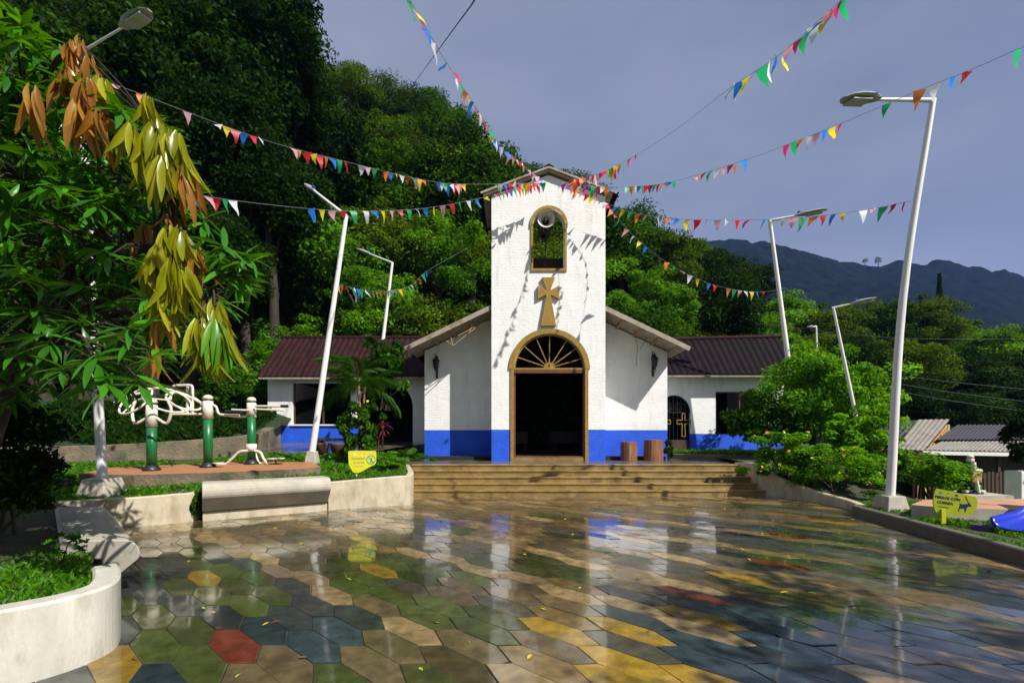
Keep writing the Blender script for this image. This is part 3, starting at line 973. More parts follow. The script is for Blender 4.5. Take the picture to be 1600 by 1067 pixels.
def colour_of(x, y, q):
    n = 0.65 * x + 0.76 * y + 0.10 * math.sin(x * 0.9) + 0.04 * x * x * 0.12
    g = rnd.random()
    # tan bands
    for b in (8, 20, 28, 35, 44, 53, 62):
        if CIJ[q] in (b, b + 1): return 'tan' if g < (0.95 if b in (8, 20) else 0.45) else 'ochre' if g < .97 else 'brown'
    m = vn(x * 0.55 + 3, y * 0.55 + 9) + 0.12 * (g - .5)
    if y > 10.4: return 'tan' if g < .3 else 'ochre' if g < .75 else 'brown'
    if g < 0.012: return 'yellow'
    h = rnd.random()
    if y > 6.2 or (x > 0.6 and y > 4.6):          # towards the church: worn browns and greys
        if m < 0.32: return 'slate' if h < .55 else 'grey'
        if m < 0.52: return 'grey' if h < .5 else 'brown' if h < .8 else 'moss'
        if m < 0.66: return 'brown' if h < .6 else 'ochre'
        return 'moss' if h < .5 else 'brown'
    if x > 0.2:
        if m < 0.36: return 'slate' if h < .6 else 'blue'
        if m < 0.52: return 'slate' if h < .35 else 'brown' if h < .6 else 'grey'
        if m < 0.64: return 'ochre' if h < .4 else 'brown'
        return 'moss' if h < .6 else 'yellow' if h < .72 else 'brown'
    if m < 0.30: return 'blue' if h < .4 else 'slate'
    if m < 0.45: return 'slate'
    if m < 0.60: return 'green' if h < .7 else 'moss'
    if m < 0.72: return 'brown' if h < .7 else 'grey'
    return 'moss' if h < .6 else 'green'


for px, py, k in ((367, 1008, 'red'), (195, 1042, 'yellow'), (310, 900, 'yellow'), (580, 890, 'yellow'), (820, 972, 'yellow'), (985, 977, 'yellow'), (1100, 962, 'yellow'), (1000, 1052, 'yellow'), (1090, 1058, 'yellow'),
                  (940, 1062, 'yellow'), (1110, 928, 'red'), (1230, 880, 'red'), (1250, 838, 'red'), (410, 978, 'blue'), (470, 1003, 'blue'), (520, 985, 'blue'), (245, 1020, 'slate'), (255, 1060, 'blue'), (300, 1000, 'green'),
                  (310, 1035, 'green'), (290, 975, 'green'), (355, 1055, 'green'), (235, 955, 'green'), (285, 945, 'slate'), (235, 928, 'slate'), (430, 1035, 'brown'), (550, 1010, 'green'), (585, 1030, 'green'),
                  (450, 1060, 'brown'), (520, 1050, 'green'), (420, 950, 'green'), (460, 940, 'slate'), (440, 910, 'slate'), (320, 940, 'slate'), (1450, 985, 'blue'), (1500, 1010, 'slate'), (1300, 960, 'blue'), (1180, 1010, 'blue'),
                  (1120, 1030, 'blue'), (1050, 1000, 'blue'), (610, 1055, 'brown'), (640, 1025, 'brown'), (750, 1040, 'brown'), (700, 1010, 'brown')):
    force(px, py, k)

vis = []
for q, (x, y) in enumerate(cells):
    px = 800 + F * x / max(y, .1); py = 680 + F * EYE / max(y, .1)
    ok = -40 < px < 1640 and py < 1110
    vis.append((0 if ok else 1, y, q))
vis.sort()
piece = set(q for _, _, q in vis[:300])
rest = {'v': [], 'f': [], 'm': []}
for q, (x, y) in enumerate(cells):
    k = FORCED.get(q) or colour_of(x, y, q)
    rot = (R(rnd.gauss(0, 0.38)), R(rnd.gauss(0, 0.38)), R(rnd.gauss(0, .3)))
    dz = rnd.uniform(-0.0015, 0.0015)
    if q in piece:
        link('paving_tile', TMESH[k], plaza, (x, y, dz), rot)
    else:
        mt = Matrix.Translation((x, y, dz)) @ Matrix.Rotation(rot[1], 4, 'Y') @ Matrix.Rotation(rot[0], 4, 'X')
        b = len(rest['v'])
        rest['v'] += [tuple(mt @ Vector(p)) for p in tvs]
        fl = 1
        for f_ in tfs:
            rest['f'].append(tuple(b + i for i in f_)); rest['m'].append(TKEYS.index(k))
me = bpy.data.meshes.new('paving_tiles'); me.from_pydata(rest['v'], [], rest['f'])
for k in TKEYS: me.materials.append(TM[k])
me.polygons.foreach_set('material_index', rest['m'])
import bmesh
bm = bmesh.new(); bm.from_mesh(me); bmesh.ops.recalc_face_normals(bm, faces=bm.faces); bm.to_mesh(me); bm.free()
tag(link('paving_tiles', me, plaza), kind='stuff')

# ------------------------------------------------------------------ walls round the plaza
def ribbon(mb, path, tops, th, base=-0.05, side=1):
    """upright wall along path; thickness th to the left (side=1) or right (-1) of the walking direction"""
    n = len(path)
    pts = [Vector(p) for p in path]
    nor = []
    for i in range(n):
        d = pts[min(i + 1, n - 1)] - pts[max(i - 1, 0)]
        d.normalize()
        nor.append(Vector((-d.y, d.x)) * side)
    if not hasattr(tops, '__len__'): tops = [tops] * n
    c = 0.018
    vs = []
    for i in range(n):
        o = pts[i]; q = pts[i] + nor[i] * th
        oi = pts[i] + nor[i] * c; qi = pts[i] + nor[i] * (th - c)
        vs += [(o.x, o.y, base), (o.x, o.y, tops[i] - c), (oi.x, oi.y, tops[i]), (qi.x, qi.y, tops[i]), (q.x, q.y, tops[i] - c), (q.x, q.y, base)]
    fs = []
    for i in range(n - 1):
        for k in range(5):
            fs.append((i * 6 + k, i * 6 + k + 1, (i + 1) * 6 + k + 1, (i + 1) * 6 + k))
    fs.append(tuple(range(6))); fs.append(tuple((n - 1) * 6 + k for k in range(6)))
    mb.add(vs, fs)
    return mb


def smooth_path(pts, n=5):
    """Catmull-Rom through points of any dimension"""
    pts = [np.array(p, float) for p in pts]
    P_ = [2 * pts[0] - pts[1]] + pts + [2 * pts[-1] - pts[-2]]
    out = []
    for i in range(1, len(P_) - 2):
        for k in range(n):
            t = k / n
            a, b, c, d = P_[i - 1:i + 3]
            out.append(0.5 * ((2 * b) + (-a + c) * t + (2 * a - 5 * b + 4 * c - d) * t * t + (-a + 3 * b - 3 * c + d) * t ** 3))
    out.append(pts[-1])
    return out


W1 = [(-3.75, 1.6, .5), (-3.5, 2.4, .5), (-3.28, 2.78, .5), (-3.07, 3.0, .5), (-2.98, 3.18, .5), (-2.97, 3.38, .5), (-3.08, 3.58, .5), (-3.27, 3.80, .5), (-3.42, 3.95, .495)]
sp = smooth_path(W1, 6)
tag(ribbon(MB(), [(p[0], p[1]) for p in sp], [p[2] for p in sp], 0.17).build('planter_wall', pale_conc), 'pale curved concrete planter wall in the bottom left foreground', 'wall')
W1b = [(-4.15, 4.8, .14), (-6.15, 6.6, .14), (-7.0, 7.02, .14), (-7.9, 7.35, .14)]
tag(ribbon(MB(), [(p[0], p[1]) for p in W1b], [p[2] for p in W1b], 0.2).build('plinth_wall', pale_conc), 'low pale plinth beneath the shaded bench on the left', 'wall')
W2 = [(-9.5, 6.7, .5), (-8.5, 7.1, .5), (-7.75, 7.42, .5), (-6.6, 8.02, .51), (-6.15, 8.28, .53), (-5.97, 8.45, .53), (-5.93, 8.62, .53), (-6.0, 8.85, .53)]
sp = smooth_path(W2, 5)
tag(ribbon(MB(), [(p[0], p[1]) for p in sp], [p[2] for p in sp], 0.16).build('garden_wall', cream_conc), 'stained cream garden wall below the lamp post with the concrete foot', 'wall')
W3 = [(-3.92, 9.72, .60), (-3.1, 10.15, .64), (-2.55, 10.4, .67), (-2.36, 10.5, .67), (-2.34, 10.62, .67), (-2.42, 11.2, .68), (-2.62, 12.0, .7), (-2.95, 13.1, .76)]
tag(ribbon(MB(), [(p[0], p[1]) for p in W3], [p[2] for p in W3], 0.16).build('garden_wall', cream_conc), 'stained cream garden wall between the long bench and the church steps', 'wall')

SECT = [(-.47, .40), (-.47, .50), (-.43, .545), (.15, .555), (.21, .549), (.26, .532), (.30, .503), (.325, .463), (.332, .42), (.325, .385), (.305, .355), (.05, .15), (-.02, .135), (-.06, .36), (-.38, .37)]


def bench(name, a, b, axd, label, mat, plinth=None, hz=1.0):
    a = Vector((*a, 0)); b = Vector((*b, 0))
    root = empty(name, a, label, 'bench')
    mb = MB().prism([(x, z * hz) for x, z in SECT], a, axd, (0, 0, 1), b - a)
    mb.build('seat_slab', mat, root, bevel=0.012)
    if plinth:
        p = MB().prism([(-.2, -.05), (-.0, -.05), (.0, .13 * hz), (-.2, .13 * hz)], a + (b - a) * .003, axd, (0, 0, 1), (b - a) * .994)
        p.build('plinth', plinth, root, bevel=0.008)
    return root


bench('concrete_bench', (-4.05, 4.55), (-6.28, 6.72), (1.0, 0.0, 0), 'cantilevered pale concrete bench in dappled shade at left, beside the curved planter', M('worn_concrete', (0.50, 0.46, 0.38), rough=.35, var=.2, vscale=3, bump=.2, bscale=80, stain=(.16, .14, .1), sscale=3, sth=(.5, .75)))
d = Vector((-3.9 + 5.78, 9.72 - 8.45)).normalized()
bench('concrete_bench', (-5.76, 8.46), (-3.93, 9.70), (d.y, -d.x, 0), 'long smooth concrete bench below the outdoor gym, left of the yellow sign', concrete, cream_conc, 1.3)

RW = [(6.60, 13.5, .80), (6.60, 12.7, .84), (6.62, 12.2, .80), (6.72, 11.85, .64), (6.98, 11.4, .42), (7.20, 10.8, .27), (7.27, 10.2, .22), (7.22, 9.7, .19), (7.05, 9.3, .185)]
sp = smooth_path(RW, 5)
tag(ribbon(MB(), [(p[0], p[1]) for p in sp], [p[2] for p in sp], 0.16, side=1).build('ramped_wall', cream_conc), 'curved wall sweeping down from the right end of the steps', 'wall')
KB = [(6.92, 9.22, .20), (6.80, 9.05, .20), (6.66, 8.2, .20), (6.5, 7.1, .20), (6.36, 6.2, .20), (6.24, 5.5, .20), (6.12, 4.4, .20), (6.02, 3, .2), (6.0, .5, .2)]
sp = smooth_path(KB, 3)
tag(ribbon(MB(), [(p[0], p[1]) for p in sp], [p[2] for p in sp], 0.15, side=1).build('kerb', kerb_mat), 'dark stained raised concrete kerb along the right side of the plaza', 'kerb')

# ------------------------------------------------------------------ steps and platform
steps = empty('church_steps', (2.0, 12.0, 0), 'flight of wet sandy brown steps leading up to the church', 'steps')
RZ = 0.15; NS = 5; TR = 0.31
for i in range(NS - 1):
    y0 = 11.98 + i * TR
    mb = MB()
    x0, x1 = -2.62 - 0.07 * i, 6.68
    prof = [(0, -0.05 if i == 0 else RZ * i - .02), (0, RZ * (i + 1) - .045), (-.022, RZ * (i + 1) - .035), (-.022, RZ * (i + 1)), (TR + .03, RZ * (i + 1)), (TR + .03, -0.05 if i == 0 else RZ * i - .02)]
    mb.prism(prof, (x0, y0, 0), (0, 1, 0), (0, 0, 1), (x1 - x0, 0, 0))
    mb.build('step', step_mat, steps, bevel=0.006)
yt = 11.98 + (NS - 1) * TR
mb = MB()
mb.prism([(0, .5), (0, RZ * NS - .045), (-.022, RZ * NS - .035), (-.022, RZ * NS), (.36, RZ * NS), (.36, .5)], (-2.95, yt, 0), (0, 1, 0), (0, 0, 1), (9.63, 0, 0))
mb.build('step', step_mat, steps, bevel=0.006)
PLZ = RZ * NS
mb = MB()
mb.add([(-4.6, yt + .36, PLZ - .003), (6.6, yt + .36, PLZ - .003), (6.6, 13.9, PLZ - .003), (9.0, 17.9, PLZ - .003), (9, 19, PLZ - .003), (-6.5, 19, PLZ - .003), (-6.2, 15.5, PLZ - .003)], [(0, 1, 2, 3, 4, 5, 6)])
mb.add([(-4.6, yt + .36, .2), (6.6, yt + .36, .2), (6.6, yt + .36, PLZ - .003), (-4.6, yt + .36, PLZ - .003)], [(0, 1, 2, 3)])
tag(mb.build('platform', wet_stone), kind='structure')

# ------------------------------------------------------------------ wall builder with openings
def wall(mb, x0, x1, zlo, zhi, y0, y1, openings=(), step=0.12):
    """wall in the x-z plane between y0 and y1. zlo / zhi: number or function of x.
    openings: (xa, xb, lower, upper) with lower/upper numbers or functions of x"""
    fn = lambda q: q if callable(q) else (lambda x: q)
    zlo, zhi = fn(zlo), fn(zhi)
    ops = [(a, b, fn(l), fn(u)) for a, b, l, u in openings]
    cuts = {x0, x1}
    for a, b, l, u in ops:
        n = max(2, int((b - a) / 0.06))
        for k in range(n + 1):
            # denser towards the ends of an arch
            t = 0.5 - 0.5 * math.cos(math.pi * k / n)
            xx = a + (b - a) * t
            if x0 < xx < x1: cuts.add(xx)
    n = max(1, int((x1 - x0) / step))
    for k in range(n + 1): cuts.add(x0 + (x1 - x0) * k / n)
    cs = sorted(cuts)
    cc = [cs[0]]
    for c in cs[1:]:
        if c - cc[-1] > 1e-5: cc.append(c)

    def quad(a, b, c, d): mb.add([a, b, c, d], [(0, 1, 2, 3)])
    for xa, xb in zip(cc[:-1], cc[1:]):
        xm = (xa + xb) / 2
        iv = [(zlo(xa), zlo(xb))]
        segs = []
        cur = (zlo(xa), zlo(xb))
        for a, b, l, u in sorted([o for o in ops if o[0] < xm < o[1]], key=lambda o: o[2](xm)):
            cl = lambda q, xx: min(max(q, zlo(xx)), zhi(xx))
            lo = (cl(l(xa), xa), cl(l(xb), xb)); up = (cl(u(xa), xa), cl(u(xb), xb))
            if up[0] - lo[0] < 1e-4 and up[1] - lo[1] < 1e-4: continue
            if lo[0] > cur[0] + 1e-4 or lo[1] > cur[1] + 1e-4: segs.append((cur, lo))
            if lo[0] > zlo(xa) + 1e-4: quad((xa, y0, lo[0]), (xb, y0, lo[1]), (xb, y1, lo[1]), (xa, y1, lo[0]))
            if up[0] < zhi(xa) - 1e-4 or up[1] < zhi(xb) - 1e-4: quad((xa, y0, up[0]), (xb, y0, up[1]), (xb, y1, up[1]), (xa, y1, up[0]))
            cur = up
        if zhi(xa) - cur[0] > 1e-4 or zhi(xb) - cur[1] > 1e-4: segs.append((cur, (zhi(xa), zhi(xb))))
        for lo, up in segs:
            quad((xa, y0, lo[0]), (xb, y0, lo[1]), (xb, y0, up[1]), (xa, y0, up[0]))
            quad((xa, y1, lo[0]), (xb, y1, lo[1]), (xb, y1, up[1]), (xa, y1, up[0]))
        if segs and segs[-1][1][0] > zhi(xa) - 1e-4: quad((xa, y0, zhi(xa)), (xb, y0, zhi(xb)), (xb, y1, zhi(xb)), (xa, y1, zhi(xa)))
        if segs and segs[0][0][0] < zlo(xa) + 1e-4: quad((xa, y0, zlo(xa)), (xb, y0, zlo(xb)), (xb, y1, zlo(xb)), (xa, y1, zlo(xa)))
    for a, b, l, u in ops:
        for xx in (a, b):
            if x0 < xx < x1:
                lo = max(l(xx), zlo(xx)); up = min(u(xx), zhi(xx))
                if up > lo: quad((xx, y0, lo), (xx, y1, lo), (xx, y1, up), (xx, y0, up))
    for xx in (x0, x1):
        quad((xx, y0, zlo(xx)), (xx, y1, zlo(xx)), (xx, y1, zhi(xx)), (xx, y0, zhi(xx)))
    return mb


def arch(c, r, spring):
    return lambda x: spring + math.sqrt(max(0, r * r - (x - c) ** 2))


def arch_band(mb, c, spring, r0, r1, y0, y1, a0=0, a1=180, n=36):
    poly = [(math.cos(R(a0 + (a1 - a0) * k / n)), math.sin(R(a0 + (a1 - a0) * k / n))) for k in range(n + 1)]
    for (ca, sa), (cb, sb) in zip(poly[:-1], poly[1:]):
        A = [(c + ca * r0, spring + sa * r0), (c + ca * r1, spring + sa * r1), (c + cb * r1, spring + sb * r1), (c + cb * r0, spring + sb * r0)]
        v = [(x, y0, z) for x, z in A] + [(x, y1, z) for x, z in A]
        mb.add(v, [(0, 1, 2, 3), (7, 6, 5, 4), (0, 4, 5, 1), (2, 6, 7, 3)] )
    for (ca, sa) in (poly[0], poly[-1]):
        mb.add([(c + ca * r0, y0, spring + sa * r0), (c + ca * r1, y0, spring + sa * r1), (c + ca * r1, y1, spring + sa * r1), (c + ca * r0, y1, spring + sa * r0)], [(0, 1, 2, 3)])
    return mb


# ------------------------------------------------------------------ the church
church = empty('church', (1.2, 15.1, PLZ), 'white painted brick church with a square bell tower and bright blue base', 'church')
TY = 15.1; TX0, TX1 = -0.68, 3.10; TC = 1.21
DADO = 1.79
D = (0.06, 2.42); DC = 1.24; DR = 1.18; DS = 3.79
B = (0.70, 1.74); BC = 1.22; BR = 0.52; BS = 8.57; BZ = 7.12
roofz = lambda x: 10.26 - abs(x - TC) * 0.378
build_split(wall(MB(), TX0, TX1, DADO, lambda x: roofz(x) - .03, TY, TY + .35, [(D[0], D[1], -9, arch(DC, DR, DS)), (B[0], B[1], BZ, arch(BC, BR, BS))]), 'tower_wall', white_wall, church)
build_split(wall(MB(), TX0, TX1, PLZ - .05, DADO, TY - .006, TY + .35, [(D[0], D[1], -9, 9)]), 'blue_base', blue_wall, church)
for xx, nm in ((TX0, 0), (TX1 - .3, 1)):
    MB().box(xx, xx + .3, TY + .352, 16.65, DADO, roofz(xx) - .05).build('tower_side_wall', white_wall, church)
    MB().box(xx - (.006 if nm == 0 else 0), xx + .3 + (.006 if nm else 0), TY + .352, 16.65, PLZ - .05, DADO - .001).build('blue_base', blue_wall, church)
wall(MB(), TX0, TX1, 6.4, lambda x: roofz(x) - .03, 16.652, 16.95, [(-.25, 2.5, 7.6, arch(1.12, 1.38, 8.6))]).build('tower_rear_wall', white_wall, church)
MB().box(TX0 + .302, TX1 - .302, TY + .37, 16.64, 6.7, 6.85).build('bell_floor', wood_dark, church)
MB().box(-.1, 2.5, 16.50, 16.56, 6.86, 8.0).build('parapet_board', wood_dark, church)
MB().box(1.98, 2.06, 15.9, 16.5, 6.86, 9.2).build('post', wood_dark, church)
# tower roof
roof = MB()
ap = 10.36; ev = 0.378
x_l, x_r = TC - 2.16, TC + 2.10
prof = [(x_l - TC, -2.2 * ev), (0, 0), (x_r - TC, -2.12 * ev), (x_r - TC, -2.12 * ev + .07), (0, .075), (x_l - TC, -2.2 * ev + .07)]
roof.prism(prof, (TC, TY - .13, ap - .05), (1, 0, 0), (0, 0, 1), (0, 2.4, 0))
tr = roof.build('tower_roof', fascia_mat, church)
rd = MB()
for sgn in (-1, 1):
    a = Vector((TC, TY - .16, ap + .035)); b = Vector((TC + sgn * 2.24, TY - .16, ap + .035 - 2.24 * ev))
    rd.bar(a, b, .04, .06)
rd.build('bargeboard', fascia_mat, tr)
# roof covering in overlapping strips
for sgn in (-1, 1):
    for k in range(12):
        d0 = k * .19; d1 = d0 + .21
        z0 = ap + .045 - d0 * ev; z1 = ap + .045 - d1 * ev
        s_ = MB()
        s_.add([(TC + sgn * d0, TY - .17, z0 + .0), (TC + sgn * d1, TY - .17, z1 + .03), (TC + sgn * d1, TY + 2.28, z1 + .03), (TC + sgn * d0, TY + 2.28, z0)], [(0, 1, 2, 3)])
        s_.add([(TC + sgn * d1, TY - .17, z1), (TC + sgn * d1, TY - .17, z1 + .03), (TC + sgn * d1, TY + 2.28, z1 + .03), (TC + sgn * d1, TY + 2.28, z1)], [(0, 1, 2, 3)])
        s_.build('roof_course', roof_dark, tr)
rc = MB()
rc.prism([(-.16, -.05), (0, .03), (.16, -.05), (.16, .01), (0, .1), (-.16, .01)], (TC, TY - .17, ap + .05), (1, 0, 0), (0, 0, 1), (0, 2.4, 0))
rc.build('ridge_cap', roof_dark, tr)

# gold trims
tm = MB()
arch_band(tm, DC, DS, DR - .0, DR + .16, TY - .05, TY + .06)
o = tm.build('door_arch_trim', gold, church)
jm = MB()
jm.box(D[0] - .11, D[0] + .0, TY - .04, TY + .05, PLZ, DS - .003)
jm.box(D[1], D[1] + .11, TY - .04, TY + .05, PLZ, DS - .003)
build_split(jm, 'door_jamb_trim', gold, church)
bt = MB()
arch_band(bt, BC, BS, BR, BR + .105, TY - .05, TY + .06)
bt.box(B[0] - .075, B[0], TY - .04, TY + .05, BZ, BS - .003); bt.box(B[1], B[1] + .075, TY - .04, TY + .05, BZ, BS - .003)
bt.box(B[0] - .075, B[1] + .075, TY - .045, TY + .05, BZ - .085, BZ - .003)
bt.box(B[0] - .105, B[0] - .0751, TY - .05, TY + .05, BS - .09, BS - .003); bt.box(B[1] + .0751, B[1] + .105, TY - .05, TY + .05, BS - .09, BS - .003)
bt.build('belfry_trim', gold, church)
# door frame, transom and sunburst
df = MB()
df.box(D[0], D[0] + .06, TY + .07, TY + .17, PLZ + .16, DS - .12); df.box(D[1] - .06, D[1], TY + .07, TY + .17, PLZ + .16, DS - .12)
df.box(D[0] - .0, D[1], TY + .03, TY + .17, DS - .12, DS - .02)
df.box(D[0] + .0, D[1], TY + .06, TY + .17, PLZ + .125, PLZ + .158)
df.build('door_frame', maroon, church)
sb = MB().box(D[0], D[1], TY + .02, TY + .16, DS - .018, DS + .05)
fan = sb.build('fanlight', gold, church)
hubp = [(0.19 * math.cos(R(a)), 0.19 * math.sin(R(a))) for a in range(0, 181, 15)]
MB().prism(hubp, (DC, TY + .04, DS + .05), (1, 0, 0), (0, 0, 1), (0, .08, 0)).build('sunburst_hub', gold, fan)
MB().box(DC - .02, DC + .02, TY + .032, TY + .0385, DS + .09, DS + .17).build('sunburst_keyhole', iron, fan)
for a in (17, 37, 58, 90 - 1, 113, 133 + 5, 160):
    p0 = Vector((DC + math.cos(R(a)) * .2, TY + .09, DS + .05 + math.sin(R(a)) * .2))
    r1 = 1.13
    p1 = Vector((DC + math.cos(R(a)) * r1, TY + .09, DS + .03 + math.sin(R(a)) * r1))
    MB().bar(p0, p1, .035, .03).build('sunburst_ray', gold, fan)
inner_arch = arch_band(MB(), DC, DS + .0, DR - .055, DR - .003, TY + .05, TY + .14, 3, 177).build('fanlight_rim', gold, fan)
MB().box(D[0] + .0, D[1] - .0, TY - .0, TY + .5, PLZ - .0, PLZ + .122).build('door_sill', step_mat, church)
# cross
cz = 6.31; cx = 1.20
cr_ = [(-.22, .50), (.22, .50), (.075, .10), (.09, .085), (.355, .225), (.355, -.225), (.09, -.085), (.075, -.10), (.26, -1.10), (-.26, -1.10), (-.075, -.10), (-.09, -.085), (-.355, -.225), (-.355, .225), (-.09, .085), (-.075, .10)]
MB().prism(cr_, (cx, TY - .10, cz), (1, 0, 0), (0, 0, 1), (0, .09, 0)).build('wall_cross', gold, church, bevel=0.008)

# nave
NY = 16.35; NX0, NX1 = -3.14, 5.58; NC = 1.18; NSL = 0.48; NE = 4.49
nz = lambda x: NE + NSL * (4.71 - abs(x - NC))
nw = MB()
wall(nw, NX0, TX0 + .1, DADO, lambda x: nz(x) - .05, NY, NY + .3)
wall(nw, TX1 - .1, NX1, DADO, lambda x: nz(x) - .05, NY, NY + .3)
build_split(nw, 'nave_wall', white_wall, church)
nb = MB()
wall(nb, NX0 - .0, TX0 + .1, PLZ - .05, DADO, NY - .006, NY + .3)
wall(nb, TX1 - .1, NX1 + .0, PLZ - .05, DADO, NY - .006, NY + .3)
build_split(nb, 'blue_base', blue_wall, church)
for xx in (NX0, NX1 - .3):
    MB().box(xx, xx + .3, NY + .302, 30, DADO, nz(xx) - .06).build('nave_side_wall', white_wall, church)
    MB().box(xx - .004, xx + .304, NY + .302, 30, PLZ - .4, DADO - .001).build('blue_base', blue_wall, church)
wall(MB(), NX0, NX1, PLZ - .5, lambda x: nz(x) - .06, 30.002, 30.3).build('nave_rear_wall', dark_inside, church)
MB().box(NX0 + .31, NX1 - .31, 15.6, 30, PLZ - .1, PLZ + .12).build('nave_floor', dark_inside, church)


def roof_half(sgn, y0, y1, name, mat, parent):
    mb = MB()
    n = 1
    ex = NC + sgn * 4.71
    mb.prism([(0, 0), (sgn * 4.71, -4.71 * NSL), (sgn * 4.71, -4.71 * NSL + .09), (0, .09)], (NC, y0, NE + NSL * 4.71), (1, 0, 0), (0, 0, 1), (0, y1 - y0, 0))
    return mb.build(name, mat, parent)


nr = empty('nave_roof', (0, 0, 0)); nr.parent = church; nr.location = Vector((NC, 16, 6.6)) - church.location
for s_ in (-1, 1):
    # the front strip stops at the tower flank, the rear runs on to the ridge
    mb = MB()
    xt = (TX0 - .005 - NC) if s_ < 0 else (TX1 + .005 - NC)
    mb.prism([(xt, -abs(xt) * NSL), (s_ * 4.71, -4.71 * NSL), (s_ * 4.71, -4.71 * NSL + .06), (xt, -abs(xt) * NSL + .06)], (NC, 15.22, NE + NSL * 4.71), (1, 0, 0), (0, 0, 1), (0, 1.8, 0))
    mb.build('eave_panel', fascia_mat, nr)
    roof_half(s_, 17.03, 30.6, 'roof_panel', roof_dark, nr)
    # barge board along the front edge
    a = Vector((NC + xt, 15.2, NE + NSL * (4.71 - abs(xt)) + .02)); b = Vector((NC + s_ * 4.76, 15.2, NE - .005))
    MB().bar(a, b, .04, .15).build('bargeboard', fascia_mat, nr)
    # purlin ends under the eave
    for k in range(5):
        dx = 1.95 + k * .62
        if dx < 4.6:
            zz = NE + NSL * (4.71 - dx) - .06
            MB().box(NC + s_ * dx - .035, NC + s_ * dx + .035, 15.24, NY, zz - .05, zz + .03).build('rafter_end', wood_tan, nr)
    MB().bar(a + Vector((0, .09, .09)), b + Vector((0, .09, .09)), .12, .045).build('roof_edge_tiles', roof_dark, nr)

# pews glimpsed inside
for i in range(3):
    for s_ in (-1, 1):
        x0 = 1.24 + (0.55 if s_ > 0 else -2.3); y0 = 19.5 + i * 1.3
        root = empty('pew', (x0, y0, PLZ + .12), 'wooden pew in the dark nave, %s of the aisle in the %s row' % ('right' if s_ > 0 else 'left', ('front', 'middle', 'back')[i]), 'pew', 'pews inside the church')
        MB().box(x0, x0 + 1.75, y0, y0 + .4, PLZ + .50, PLZ + .55).build('seat', pew_wood, root)
        MB().box(x0, x0 + 1.75, y0 + .40, y0 + .44, PLZ + .50, PLZ + 1.0).build('backrest', pew_wood, root)
        for q in (x0 + .05, x0 + 1.65):
            MB().box(q, q + .05, y0, y0 + .44, PLZ + .122, PLZ + .498).build('leg', pew_wood, root)

# ------------------------------------------------------------------ loudspeaker in the belfry
def cone(mb, c, prof, axis):
    """lathe about an axis direction"""
    axis = Vector(axis).normalized()
    q = Vector((0, 0, 1)).rotation_difference(axis).to_matrix()
    n = 28
    vs = []; fs = []
    for r_, z in prof:
        for j in range(n):
            a = 2 * math.pi * j / n
            vs.append(Vector(c) + q @ Vector((r_ * math.cos(a), r_ * math.sin(a), z)))
    for i in range(len(prof) - 1):
        for j in range(n):
            fs.append((i * n + j, i * n + (j + 1) % n, (i + 1) * n + (j + 1) % n, (i + 1) * n + j))
    mb.add(vs, fs, True)
    return mb


hp = P(853.5, 342, 15.22)
ls = empty('loudspeaker', hp, 'round cream horn loudspeaker mounted in the belfry arch', 'loudspeaker')
cone(MB(), hp, [(.30, -.05), (.30, 0), (.27, -.01), (.2, .10), (.12, .22), (.09, .3), (.13, .3), (.24, .12), (.29, 0)], (0, 1, .05)).build('horn', speaker_cream, ls)
cone(MB(), hp + Vector((0, .12, 0)), [(.0, -.03), (.05, -.02), (.075, .0), (.08, .18)], (0, 1, .05)).build('horn_core', iron, ls)
cone(MB(), hp + Vector((0, .02, 0)), [(.0, -.01), (.02, 0.0), (.03, .03)], (0, 1, .05)).build('horn_tip', speaker_cream, ls)
cone(MB(), hp + Vector((0, .30, 0)), [(.09, 0), (.11, .02), (.11, .2), (0, .2)], (0, 1, .05)).build('driver', iron, ls)
MB().tube([hp + Vector((0, .35, -.05)), hp + Vector((0, .35, -.35)), hp + Vector((0, .42, -1.45))], .02, 6).build('bracket', iron, ls)
hp2 = P(850, 364, 15.75)
ls = empty('loudspeaker', hp2, 'second dark horn loudspeaker hanging behind the cream one in the belfry', 'loudspeaker')
cone(MB(), hp2, [(.24, 0), (.22, .02), (.1, .2), (.08, .3), (.1, .32), (.2, .1), (.24, 0)], (0, 1, .1)).build('horn', M('brown_horn', (.16, .12, .09), rough=.5), ls)
cone(MB(), hp2 + Vector((0, .28, 0)), [(.08, 0), (.1, .15), (0, .16)], (0, 1, .1)).build('driver', iron, ls)

# wall lanterns
for px, py, lb in ((681, 568, 'black wrought iron wall lantern left of the tower'), (1023, 565, 'black wrought iron wall lantern right of the tower')):
    c = P(px, py, 16.12)
    root = empty('wall_lantern', c, lb, 'lantern', 'wall lanterns on the church front')
    MB().lathe(c, [(.02, -.28), (.05, -.22), (.03, -.2), (.09, -.15), (.115, .08), (.14, .1), (.06, .2), (.02, .24), (.03, .27), (.005, .31)], 8).build('lamp_body', iron, root)
    k = MB()
    k.tube(smooth_path([(c.x, 16.34, c.z - .42), (c.x, 16.2, c.z - .40), (c.x + .02, 16.1, c.z - .33), (c.x, 16.12, c.z - .26)], 5), .012, 6)
    k.tube(smooth_path([(c.x, 16.34, c.z + .25), (c.x - .05, 16.25, c.z + .38), (c.x, 16.12, c.z + .3)], 5), .012, 6)
    k.box(c.x - .04, c.x + .04, 16.325, 16.345, c.z - .5, c.z + .3)
    k.build('bracket', iron, root)

